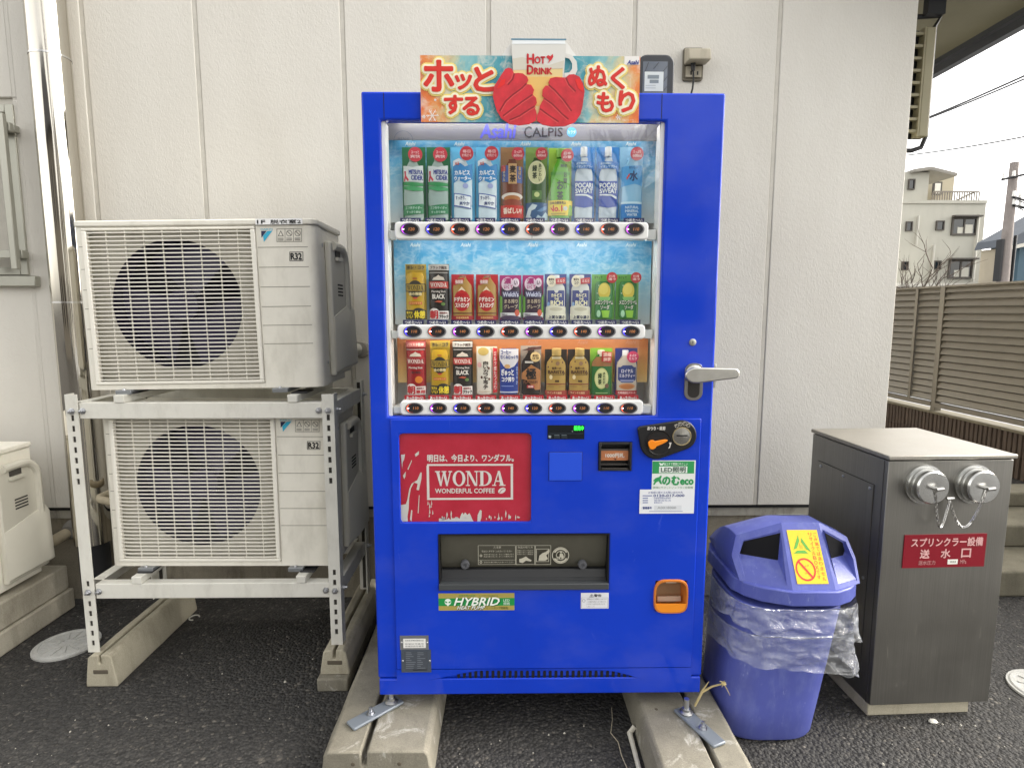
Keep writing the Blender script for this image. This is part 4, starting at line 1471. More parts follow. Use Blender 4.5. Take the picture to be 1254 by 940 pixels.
for u in (.58, .605, .63): mb.poly([(sx0 + SW_ * a_, YC - 0.004, sz0 + SH_ * v) for a_, v in ((u, .14), (u + .014, .14), (u + .014, .19), (u, .19))])
mb.build('sign', parent=cabt)
cabt.rotation_euler = (0, 0, TH)

# ------------------------------------------------------------ waste bin
BLUEBIN = mat('bin_plastic', '#535ca8', 0.42, var=0.06, vscale=12, dirt='#8a95c4', damt=0.35, dscale=(9, 9, 3), scuff='#aab3d6', samt=0.55, sscale=(30, 30, 7))
BLACK = mat('hole_black', '#050506', 0.9)
BC = Vector((0.938, 1.662, 0))
zl = W(990, 742, BC.y).z
bin_ = thing('recycling_bin', (BC.x - 0.02, BC.y + 0.2, 0), 'faded blue plastic bottle bin with a hooded two hole lid beside the machine', 'waste bin')
def octo(xc, y0, hw, dp, z, c=0.05):
    return [(xc - hw + c, y0, z), (xc + hw - c, y0, z), (xc + hw, y0 + c, z), (xc + hw, y0 + dp - c, z), (xc + hw - c, y0 + dp, z), (xc - hw + c, y0 + dp, z), (xc - hw, y0 + dp - c, z), (xc - hw, y0 + c, z)]
def binring(z, grow=0.0):
    t_ = z / zl
    return (BC.x - 0.032 - 0.052 * (1 - t_), BC.y + 0.012 - grow * .6 + 0.025 * (1 - t_), 0.158 + 0.020 * t_ + grow, 0.31 + 0.07 * t_ + 1.6 * grow)
def roundring(xc, y0, hw, dp, z, e=0.62, n=48):
    return [(xc + hw * abs(cos(a)) ** e * (1 if cos(a) > 0 else -1), y0 + dp / 2 + dp / 2 * abs(sin(a)) ** e * (1 if sin(a) > 0 else -1), z) for a in [2 * pi * (i + .5) / n for i in range(n)]]
mb = MB().use(BLUEBIN)
rings = []
for z in (0.004, 0.02, 0.12, 0.24, 0.36, zl - 0.02):
    xc, y0, hw, dp = binring(z)
    rings.append(roundring(xc, y0 + (0.006 if z < 0.01 else 0), hw - (0.006 if z < 0.01 else 0), dp - (0.012 if z < 0.01 else 0), z))
mb.loft(rings, smooth=True)
mb.build('tub', parent=bin_, bevel=0.004, seg=2, sharp=40)
# lid: z measured from the rim
def LP(x, y, z):                      # the hood bows forward in the middle and is a little fuller on its left
    k_ = max(0.0, abs(x) - 0.07)
    bow = (0.07 if x < 0 else 0.048) * (k_ / 0.09) ** 1.15 * max(0.0, 1 - max(0.0, y - 0.12) / 0.2)
    xx = (0.07 + k_ * (1.5 if x < 0 else 1.12)) * (1 if x > 0 else -1) if k_ else x
    return Vector((BC.x + xx, BC.y + y + bow, zl + z))
def rimring(z, g=0.0):
    P_ = [(-.07, -g), (.07, -g), (.115, .03 - g), (.148, .065), (.163 + g, .11), (.163 + g, .33), (.148, .385), (.10, .42 + g), (-.10, .42 + g), (-.148, .385), (-.163 - g, .33), (-.163 - g, .11), (-.148, .065), (-.115, .03 - g)]
    return [(BC.x + (x * 1.28 if x < -.08 else x * 1.06 if x > .08 else x), BC.y + y * (0.85 if x > .08 and y < .2 else 1), zl + z) for x, y in P_]
mb = MB().use(BLUEBIN)
mb.loft([rimring(0.0, 0.004), rimring(0.046, 0.001)])
mb.build('lid_rim', parent=bin_, bevel=0.004)
k = 0.62
def fy(z): return 0.008 + k * (z - 0.045)
arch = [(-.157, .046), (-.164, .11), (-.150, .168), (-.06, .220), (.06, .220), (.150, .168), (.164, .11), (.157, .046)]
mb = MB().use(BLUEBIN)
fr_ = [LP(x, fy(z), z) for x, z in arch]
def arc2(x, z, kx, y, kz): return LP(x * kx, y, 0.046 + (z - .046) * kz)
m0 = [arc2(x, z, 1.0, 0.160 + 0.02 * (abs(x) < .1), 1.0) for x, z in arch]
md = [arc2(x, z, 1.0, 0.22, 0.93) for x, z in arch]
bk = [arc2(x, z, 0.97, 0.30, 0.72) for x, z in arch]
b3 = [arc2(x, z, 0.93, 0.37, 0.42) for x, z in arch]
b2 = [arc2(x, z, 0.88, 0.41, 0.12) for x, z in arch]
mb.loft([fr_, m0, md, bk, b3, b2], cap=False, closed=False, smooth=True)
mb.poly(b2)
# front: centre panel and frames
mb.poly([LP(-.066, fy(.046), .046), LP(.066, fy(.046), .046), LP(.06, fy(.220), .220), LP(-.06, fy(.220), .220)])
for s in (-1, 1):
    O_ = [(.066, .046), (.157, .046), (.164, .11), (.150, .168), (.06, .220)]
    I_ = [(.076, .058), (.147, .060), (.152, .108), (.139, .156), (.070, .199)]
    def fp(x, z, dy=0.0): return LP(s * x, fy(z) + dy, z)
    ov = [mb.bm.verts.new(fp(x, z)) for x, z in O_]
    iv = [mb.bm.verts.new(fp(x, z)) for x, z in I_]
    for i in range(5):
        j = (i + 1) % 5
        mb.f([ov[i], ov[j], iv[j], iv[i]])
    Bk = [(.075, .108), (.141, .108), (.146, .122), (.135, .152), (.0705, .194)]
    bv = [mb.bm.verts.new(LP(s * x, 0.085 + 0.25 * max(0, z - .15), z)) for x, z in Bk]
    for i in range(5):
        j = (i + 1) % 5
        mb.f([iv[i], iv[j], bv[j], bv[i]])
    mb.use(BLACK)
    mb.f(bv)
    mb.use(BLUEBIN)
mb.build('hood', parent=bin_, bevel=0.006, seg=3, sharp=32)
# stickers
mb = MB()
nrm = Vector((0, -1, k)).normalized() * 0.0012
def SP(u, v): 
    x = -.048 + .096 * u
    z = .062 + .138 * v
    return LP(x, fy(z), z) + nrm
mb.use(ink('#e8c21c')); mb.poly([SP(0, 0), SP(1, 0), SP(1, 1), SP(0, 1)])
def SQ(u, v, e=0.0005): return SP(u, v) + nrm.normalized() * e
def sring(cu_, cv, r0, r1, a0, a1, m, n=20):
    mb.use(m)
    for i in range(n):
        a, b = a0 + (a1 - a0) * i / n, a0 + (a1 - a0) * (i + 1) / n
        q = 0.66
        mb.poly([SQ(cu_ + r * cos(t_), cv + r * q * sin(t_)) for r, t_ in ((r0, a), (r1, a), (r1, b), (r0, b))])
RED = ink('#cf2f26')
sring(.36, .26, .27, .32, 0, 2 * pi, RED, 28)
mb.use(RED); mb.poly([SQ(.15, .40, .0008), SQ(.19, .43, .0008), SQ(.57, .12, .0008), SQ(.53, .09, .0008)])
mb.use(ink('#c98f2a'))
for dx, dy in ((-.08, .02), (.02, -.03), (-.03, -.08), (.08, .06), (.0, .05)):
    mb.poly([SQ(.36 + dx, .26 + dy, .0004), SQ(.40 + dx, .26 + dy, .0004), SQ(.40 + dx, .285 + dy, .0004), SQ(.36 + dx, .285 + dy, .0004)])
mb.use(ink('#58a238'))
for a in (pi / 2, pi / 2 + 2 * pi / 3, pi / 2 + 4 * pi / 3):
    p, q = Vector((cos(a), sin(a))), Vector((cos(a + 2 * pi / 3), sin(a + 2 * pi / 3)))
    A, B = p.lerp(q, .06) * .38, p.lerp(q, .80) * .38
    C_, D_ = p.lerp(q, .1) * .20, p.lerp(q, .8) * .20
    mb.poly([SQ(.36 + v.x, .68 + v.y * .66) for v in (A, B, D_, C_)])
mb.use(ink('#c9a72c')); mb.poly([SQ(.32, .64), SQ(.35, .64), SQ(.35, .74), SQ(.32, .74)]); mb.poly([SQ(.38, .64), SQ(.41, .64), SQ(.41, .71), SQ(.38, .71)])
for col, s, lo in ((.74, 'リサイクルBOXです', 0.08), (.9, 'ごみ箱ではありません', 0.05)):
    n = len(s)
    for i, ch in enumerate(s):
        v1 = .96 - (.96 - lo) * i / n
        o_ = SQ(col - .055, v1 - .082, .0005)
        text(mb, ch, o_, SQ(col + .05, v1 - .082, .0005) - o_, SQ(col - .055, v1 - .012, .0005) - o_, RED)
mb.build('sticker', parent=bin_)
mb = MB().use(ink('#c3c8c4')); 
mb.poly([LP(-.03, .184, .2222), LP(.05, .184, .2222), LP(.05, .216, .2115), LP(-.03, .216, .2115)])
mb.use(ink('#8b9390'))
for i in range(2): mb.poly([LP(-.022, .196 + i * .014, .2195 - i * .0046), LP(.03, .196 + i * .014, .2195 - i * .0046), LP(.03, .202 + i * .014, .2176 - i * .0046), LP(-.022, .202 + i * .014, .2176 - i * .0046)])
mb.build('top_label', parent=bin_)

# clear bag turned down over the tub
def m_bag():
    k = N('clear_film')
    tr_ = k.n('BsdfTransparent')
    tr_.inputs['Color'].default_value = (0.93, 0.945, 0.96, 1)
    k.b.inputs['Base Color'].default_value = (0.72, 0.75, 0.80, 1)
    k.b.inputs['Roughness'].default_value = 0.14
    k.b.inputs['Specular IOR Level'].default_value = 1.0
    gl_ = k.n('BsdfGlossy', Roughness=0.1)
    mx = k.n('MixShader')
    mg = k.n('MixShader')
    v = k.noise(k.coord((1, 1, 1.6)), 9, 6, 0.65, 1.4)
    lw = k.n('LayerWeight', Blend=0.3)
    f = k.mix(1.0, k.ramp(v, [(0.4, 0.08), (0.68, 0.28)]), k.ramp(lw.outputs['Facing'], [(0.25, 0.0), (1.0, 0.5)]), 'ADD')
    k.l(f, mx.inputs[0])
    k.l(tr_.outputs[0], mx.inputs[1])
    k.l(k.b.outputs[0], mx.inputs[2])
    fr = None
    k.l(mx.outputs[0], mg.inputs[1]); k.l(gl_.outputs[0], mg.inputs[2])
    k.l(mg.outputs[0], k.out.inputs['Surface'])
    b_ = k.bump(k.noise(k.coord((1, 1, 1.3)), 17, 5, 0.6, 1.8), 0.6, 0.02)
    k.l(b_.outputs[0], gl_.inputs['Normal']); k.l(schlick(k, 0.055, b_.outputs[0]), mg.inputs[0])
    return k.m
FILM = m_bag()
from mathutils import noise as mnoise
bag = thing('plastic_bag', (BC.x, BC.y + 0.2, 0.3), 'clear plastic bag folded down around the outside of the blue bin', 'bag')
def skirt(ztop, zbot, g0, g1, seed, rows=26, tilt=0.05):
    mb = MB().use(FILM)
    n = 168
    rings = []
    for r in range(rows + 1):
        t_ = r / rows
        ring = []
        for i in range(n):
            a = 2 * pi * i / n
            z = ztop + (zbot - ztop) * t_
            z += (tilt * cos(a + 2.6) + 0.012 * mnoise.noise(Vector((cos(a) * 3, sin(a) * 3, seed)))) * t_
            xc, y0, hw, dp = binring(min(z, zl))
            g = g0 + (g1 - g0) * t_
            # superellipse round the tub
            ca, sa = cos(a), sin(a)
            e = 0.55
            X = xc + 0.012 * t_ + (hw + g) * abs(ca) ** e * (1 if ca > 0 else -1)
            Y = y0 + dp / 2 + (dp / 2 + g) * abs(sa) ** e * (1 if sa > 0 else -1)
            q = Vector((X * 9, Y * 9, z * 20 + seed * 7))
            nn = mnoise.noise(q) * 0.009 + (0.35 - abs(mnoise.noise(q * 1.7))) * 0.016 + mnoise.noise(Vector((ca * 5, sa * 5, z * 14 + seed))) * 0.008
            d = Vector((ca, sa, 0))
            ring.append(Vector((X, Y, z)) + d * nn * (0.35 + t_))
        rings.append(ring)
    mb.loft(rings, cap=False, smooth=True)
    return mb
skirt(zl - 0.002, zl - 0.112, 0.026, 0.05, 1.3).build('upper_fold', parent=bag, sharp=180)
skirt(zl - 0.085, zl - 0.218, 0.036, 0.054, 4.1).build('lower_fold', parent=bag, sharp=180)

# ------------------------------------------------------------ the vending machine
F = 1.739
XL, XR, ZB, ZT = -0.405, 0.630, 0.150, 1.980
vm = thing('vending_machine', ((XL + XR) / 2, F + 0.3, ZB), 'glossy cobalt blue drinks vending machine with a lit display of bottles and cans', 'vending machine')
def m_blue():
    k = N('blue_enamel')
    v = k.noise(k.coord(), 3, 4, 0.6)
    bc = k.ramp(v, [(0.3, lin('#133abc')), (0.7, lin('#163fc6'))])
    sn = k.noise(k.coord((26, 26, 6)), 1.0, 9, 0.8, 0.6)
    bc = k.mix(k.ramp(sn, [(0.62, 0.0), (0.70, 0.10)]), bc, lin('#8fa2e0'))
    dn = k.noise(k.coord((2, 2, 3)), 2.0, 6, 0.6)
    bc = k.mix(k.ramp(dn, [(0.5, 0.0), (0.8, 0.06)]), bc, lin('#a8a9b0'))
    k.l(bc, k.b.inputs['Base Color'])
    k.l(k.ramp(dn, [(0.35, 0.07), (0.7, 0.16)]), k.b.inputs['Roughness'])
    k.b.inputs['Roughness'].default_value = 0.1
    k.b.inputs['Specular IOR Level'].default_value = 0.36
    k.bump(k.noise(k.coord(), 4, 2, 0.5), 0.04, 0.01)
    return k.m
BLUE = m_blue()
SEAM = mat('seam_dark', '#0a1230', 0.7)  # dark navy of the panel joints
INW = mat('inner_white', '#ecece9', 0.4)
# window opening
wl, wr, wb, wt = W(467, 200, F).x, W(814, 200, F).x, W(640, 509.5, F).z, W(640, 147.5, F).z
DD = 0.06                                       # door thickness
YI = F + 0.19                                   # back of the display
# cabinet behind the door: sides, top, bottom, back and the wall behind the display
mb = MB().use(mat('cabinet_side', '#39445c', 0.45))
YC0, YC1 = F + DD + 0.006, 2.5
mb.box(XL + 0.006, XL + 0.02, YC0, YC1, ZB + 0.05, ZT - 0.004)
mb.box(XR - 0.02, XR - 0.006, YC0, YC1, ZB + 0.05, ZT - 0.004)
mb.box(XL + 0.0205, XR - 0.0205, YC0, YC1, ZT - 0.03, ZT - 0.004)
mb.box(XL + 0.0205, XR - 0.0205, YC0, YC1, ZB + 0.05, ZB + 0.07)
mb.box(XL + 0.0205, XR - 0.0205, YC1 - 0.02, YC1, ZB + 0.0705, ZT - 0.0305)
mb.build('cabinet', parent=vm, bevel=0.004)
# door frame: stiles, head, lower door carcass
hx0, hx1 = W(470, 128, F).x, W(810.5, 128, F).x
pz = W(640, 512.5, F).z
DOOR = MB().use(BLUE)
mb = MB().use(BLUE)
mb.box(XL + 0.004, XR - 0.004, F - 0.004, F + 0.5, ZB, ZB + 0.054)
mb.build('kick_plate', parent=vm, bevel=0.004)
mb = MB().use(SEAM)
for x in (hx0, hx1):
    mb.poly([(x - 0.0011, F - 0.0004, wt + 0.004), (x + 0.0011, F - 0.0004, wt + 0.004), (x + 0.0011, F - 0.0004, ZT - 0.004), (x - 0.0011, F - 0.0004, ZT - 0.004)])
mb.build('seam', parent=vm)
# lower front panel: slightly proud, its foot arched over the vent, with openings for what is set into it
lp0, lp1 = W(483, 700, F).x, W(851, 700, F).x
lpt = pz
YP = F - 0.005
def arch_pts():
    pts = []
    for x, y in ((506, 833.5), (524, 832.5), (545, 828.5), (565, 824.0), (585, 820.8), (605, 819.5), (640, 819), (700, 819), (735, 819.5), (752, 821.5), (770, 826), (783, 830.5), (800, 833)):
        p = W(x, y, YP); pts.append((p.x, p.z))
    return pts
AR = arch_pts()
bz = W(640, 834, YP).z
hole_boxes = {}
def reg(name, x0, x1, y0, y1):
    a, b, c, d = bpx(x0, x1, y0, y1, YP)
    hole_boxes[name] = (a, b, c, d)
    return a, b, c, d
PO = reg('poster', 489.5, 650.5, 530.5, 639.5)
DI = reg('port', 537, 746, 653.5, 722)
BI = reg('bill', 733, 773.5, 541, 576)
CR = reg('return', 802.5, 840.5, 711, 748)
# panel mesh: a grid of boxes between the holes, cut along the hole edges
def panel_with_holes(mb, x0, x1, z0, z1, ya, yb, holes):
    xs = sorted({x0, x1} | {h[0] for h in holes} | {h[1] for h in holes})
    zs = sorted({z0, z1} | {h[2] for h in holes} | {h[3] for h in holes})
    def solid(i, j):
        if i < 0 or j < 0 or i >= len(xs) - 1 or j >= len(zs) - 1: return False
        cx, cz = (xs[i] + xs[i + 1]) / 2, (zs[j] + zs[j + 1]) / 2
        return not any(h[0] < cx < h[1] and h[2] < cz < h[3] for h in holes)
    V = {}
    def v(i, j, y):
        if (i, j, y) not in V: V[(i, j, y)] = mb.bm.verts.new((xs[i], y, zs[j]))
        return V[(i, j, y)]
    for i in range(len(xs) - 1):
        for j in range(len(zs) - 1):
            if not solid(i, j): continue
            mb.f([v(i, j, ya), v(i + 1, j, ya), v(i + 1, j + 1, ya), v(i, j + 1, ya)])
            for di, dj, e in ((-1, 0, ((i, j), (i, j + 1))), (1, 0, ((i + 1, j), (i + 1, j + 1))), (0, -1, ((i, j), (i + 1, j))), (0, 1, ((i, j + 1), (i + 1, j + 1)))):
                if not solid(i + di, j + dj):
                    (a, b), (c, d) = e
                    mb.f([v(a, b, ya), v(c, d, ya), v(c, d, yb), v(a, b, yb)])
panel_with_holes(DOOR, XL, XR, ZB + 0.0555, ZT, F, F + 0.03, list(hole_boxes.values()) + [(wl, wr, wb, wt)])
DOOR.build('door', parent=vm, bevel=0.006, seg=3)
mb = MB().use(BLUE)
zsplit = W(640, 818.5, YP).z
panel_with_holes(mb, lp0, lp1, zsplit, lpt, YP, F + 0.0015, list(hole_boxes.values()))
mb.build('lower_panel', parent=vm, bevel=0.0025)
mb = MB().use(BLUE)                              # arched foot of the panel
foot = [(lp0, zsplit - 0.0002), (lp0, bz)] + AR + [(lp1, bz), (lp1, zsplit - 0.0002)]
foot = [(a, min(b, zsplit - 0.0008)) for a, b in foot]
foot[0] = (lp0, zsplit - 0.0002); foot[-1] = (lp1, zsplit - 0.0002)
fr_v = [mb.bm.verts.new((a, YP, b)) for a, b in foot]
bk_v = [mb.bm.verts.new((a, F + 0.0015, b)) for a, b in foot]
top = [(fr_v[0], fr_v[1], fr_v[2])]
# triangulate as strips up to the top edge
tops = [mb.bm.verts.new((a, YP, zsplit - 0.0002)) for a, b in foot[1:-1]]
for i in range(1, len(foot) - 2):
    mb.f([fr_v[i], fr_v[i + 1], tops[i], tops[i - 1]])
for i in range(1, len(foot) - 2):
    mb.f([fr_v[i], bk_v[i], bk_v[i + 1], fr_v[i + 1]])
mb.build('panel_foot', parent=vm)
mb = MB().use(mat('vent_black', '#04060f', 0.8))
for i in range(31):
    x0 = 560 + i * 7.0
    a = W(x0, 830, F); b = W(x0 + 3.6, 830, F); z0 = W(x0, 829.5, F).z; z1 = W(x0, 820.5, F).z
    mb.prism(rrect(a.x, b.x, z0, z1, 0.0035, 3), F - 0.0010, F - 0.0003)
mb.build('vent_slots', parent=vm)

# ---- display: white sides, backdrops, header, glass
mb = MB().use(INW)
mb.box(wl - 0.012, wl - 0.002, F + DD + 0.001, YI, wb - 0.01, wt + 0.03)
mb.box(wr + 0.002, wr + 0.012, F + DD + 0.001, YI, wb - 0.01, wt + 0.03)
mb.box(wl - 0.012, wr + 0.012, F + DD + 0.001, YI, wb - 0.03, wb - 0.0105)
mb.box(wl - 0.012, wr + 0.012, F + 0.0305, YI, wt + 0.0305, wt + 0.04)
mb.box(wl - 0.012, wr + 0.012, YI + 0.001, YI + 0.01, wb - 0.03, wt + 0.04)
mb.box(wl + 0.0005, wl + 0.011, F + 0.012, F + DD + 0.0005, wb + 0.0005, wt - 0.0005)     # pale strip along the glass
mb.box(wr - 0.010, wr - 0.0005, F + 0.012, F + DD + 0.0005, wb + 0.0005, wt - 0.0005)
mb.build('display_lining', parent=vm)
def m_ice(name, stops, zlo, zhi, ice):
    """printed backdrop: colour runs with height, crossed by a pattern of ice"""
    k = N(name)
    g = k.n('TexCoord')
    sp = k.n('SeparateXYZ')
    k.l(g.outputs['Object'], sp.inputs[0])
    mr = k.n('MapRange')
    mr.inputs['From Min'].default_value = zlo
    mr.inputs['From Max'].default_value = zhi
    k.l(sp.outputs['Z'], mr.inputs['Value'])
    nz = k.noise(g.outputs['Object'], 9, 4, 0.6)
    ad = k.n('Math', _operation='MULTIPLY_ADD')
    k.l(nz, ad.inputs[0]); ad.inputs[1].default_value = 0.25; k.l(mr.outputs[0], ad.inputs[2])
    c = k.ramp(ad.outputs[0], stops)
    if ice:
        vo = k.n('TexVoronoi', Scale=17.0, _feature='DISTANCE_TO_EDGE')
        wv = k.mix(0.05, g.outputs['Object'], k.n('TexNoise', Scale=22.0, Detail=3.0).outputs[1])
        k.l(wv, vo.inputs['Vector'])
        v2 = k.noise(g.outputs['Object'], 21, 5, 0.65, 2.0)
        e = k.mix(0.5, k.ramp(vo.outputs['Distance'], [(0.0, 1.0), (0.14, 0.15), (0.4, 0.0)]), k.ramp(v2, [(0.45, 0.0), (0.62, 1.0)]))
        mk = k.ramp(mr.outputs[0], [(0.05, 0.0), (0.4, 0.75), (0.8, 0.55), (1.0, 0.25)])
        c = k.mix(k.mix(1.0, e, mk, 'MULTIPLY'), c, lin('#cfe6f0'))
    k.l(c, k.b.inputs['Base Color'])
    k.b.inputs['Roughness'].default_value = 0.4
    return k.m
YBD = F + 0.115                                  # backdrop plane
def backdrop(x0, x1, y0, y1, m):
    a, b, c, d = bpx(x0, x1, y0, y1, YBD)
    mb = MB().use(m).box(a, b, YBD, YBD + 0.003, c, d)
    return mb.build('backdrop', parent=vm), c - ZB, d - ZB
q = bpx(478, 802, 172, 272, YBD)
blue_stops = [(0.12, lin('#dde2e3')), (0.42, lin('#b5d8e8')), (0.75, lin('#68b8de')), (0.95, lin('#2b90c6'))]
backdrop(476, 802, 172, 273, m_ice('ice_backdrop', blue_stops, q[2] - ZB, q[3] - ZB, True))
q = bpx(478, 802, 294, 396, YBD)
backdrop(483, 797, 292, 397, m_ice('ice_backdrop_middle', blue_stops, q[2] - ZB, q[3] - ZB, True))
q = bpx(478, 802, 416, 468, YBD)
backdrop(487, 793, 413, 468, m_ice('warm_backdrop', [(0.05, lin('#efd290')), (0.4, lin('#e4b873')), (0.75, lin('#d3965f')), (1.0, lin('#c07a4a'))], q[2] - ZB, q[3] - ZB, False))
# small pale maker's marks along the backdrops
mb = MB()
for xs_, y, Yq in (((502, 562, 643, 705, 772), 176.5, 0), ((508, 570, 652, 712, 772), 300, 0), ((572, 652, 713, 772), 419, 0)):
    for x in xs_: tpx(mb, 'Asahi', x - 6, x + 6, y - 2.6, y + 2.0, YBD - 0.001, ink('#bcd6e2' if y < 400 else '#c4886a'), bold=0.0004, slant=0.08)
mb.build('backdrop_print', parent=vm)
LED = glow('hidden_led_strip', '#fff6ea', 4.3)
# header with the makers' names
YHd = F + 0.085
a, b, c, d = bpx(468, 814, 143, 172, YHd)
mb = MB().use(mat('header_grey', '#6c6e72', 0.35)).box(a, b, YHd, YHd + 0.004, c, d)
HEADFILL = MB().use(glow('header_fill_light', '#fff6ea', 1.6)).box(wl + 0.03, wr - 0.03, YHd + 0.0045, YHd + 0.012, c + 0.006, c + 0.012)  # added unseen strip that brightens the top backdrop
q = YHd - 0.0006
tpx(mb, 'Asahi', 588, 630, 152.5, 169, q, ink('#4a4fb8'), bold=0.0016, slant=0.05)
tpx(mb, 'SOFT DRINKS', 589, 629, 170.2, 172.0, q, ink('#7b7fc0'))
tpx(mb, 'C', 642, 651, 155, 169, q, ink('#232327'), bold=0.0004)
tpx(mb, 'ALPIS', 652, 689, 156.5, 167.5, q, ink('#232327'), bold=0.0006)
p = W(700, 162, q)
mb.use(ink('#3f9ed0')); mb.disc((p.x, q, p.z), 0.0145, 20)
tpx(mb, 'カラダ', 695, 705, 159.5, 164, q - 0.0005, ink('#d8e8f2'))
p = W(494, 172.5, q)
mb.use(ink('#4b5560')); mb.ring((p.x, q, p.z), 0.0275, 0.029, 20, 1, 0, pi)
tpx(mb, 'ASAHI', 487, 501, 168.3, 172, q, ink('#4b5560'))
mb.build('header', parent=vm)
HEADFILL.build('hidden_led_strip', parent=vm)
# LED strip above the window and under each shelf light the display, as in the machine
mb = MB().use(LED).box(wl + 0.03, wr - 0.03, F + 0.034, F + 0.05, wt + 0.0225, wt + 0.0295)
mb.build('hidden_led_strip', parent=vm)
def m_glass():
    k = N('display_glass')
    tr_ = k.n('BsdfTransparent')
    tr_.inputs['Color'].default_value = (0.93, 0.95, 0.95, 1)
    gl_ = k.n('BsdfGlossy', Roughness=0.015)
    gl_.inputs['Color'].default_value = (1, 1, 1, 1)
    fr = schlick(k, 0.06)
    mx = k.n('MixShader')
    k.l(fr, mx.inputs[0]); k.l(tr_.outputs[0], mx.inputs[1]); k.l(gl_.outputs[0], mx.inputs[2])
    k.l(mx.outputs[0], k.out.inputs['Surface'])
    return k.m
GLASS = m_glass()
mb = MB().use(GLASS)
YG = F + 0.02
mb.poly([(wl + 0.002, YG, wb + 0.001), (wr - 0.002, YG, wb + 0.001), (wr - 0.002, YG, wt - 0.001), (wl + 0.002, YG, wt - 0.001)])
mb.build('display_glass', parent=vm)

# ---- selection rails with their buttons and temperature strips
RAILW = mat('rail_white', '#e6e6e3', 0.28)
BEZ = mat('button_bezel', '#7d7d80', 0.35, 0.5)
BFACE = mat('button_face', '#2c2b2e', 0.2)
LAMP = {'v': glow('lamp_violet', '#9a2ad0', 1.0), 'b': glow('lamp_blue', '#3026e0', 1.1), 'o': glow('lamp_orange', '#e04a20', 0.8)}
LCORE = glow('lamp_core', '#f4d9ff', 1.0)
PRICE = glow('price_digits', '#a86a38', 0.24)
NAVY = mat('strip_navy', '#23245c', 0.4)
REDS = mat('strip_red', '#b81f2e', 0.4)
STW = ink('#e6e4e4')
YR = F + 0.004
rows = [
    (483, 794.5, 805.5, 271.5, 293.2, 502.0, 30.55, 280.8, 24, 15.2, 'vbovbovbov', [120, 120, 160, 120, 110, 120, 150, 140, 140, 110], (266.8, 272.5), NAVY, 'つめた〜い'),
    (486.5, 790.5, 801, 397.3, 415.2, 505.4, 29.66, 405.8, 23.2, 14.4, 'bovbovbovb', [110, 110, 140, 140, 130, 130, 120, 140, 100, 100], (391.6, 397.6), NAVY, 'つめた〜い'),
    (490, 788, 799, 490.2, 508.0, 507.4, 29.15, 499.6, 22.6, 14.0, 'ovbovbovbo', [110, 110, 110, 110, 140, 120, 120, 120, 110, 110], (483.8, 490.4), REDS, 'あったか〜い'),
]
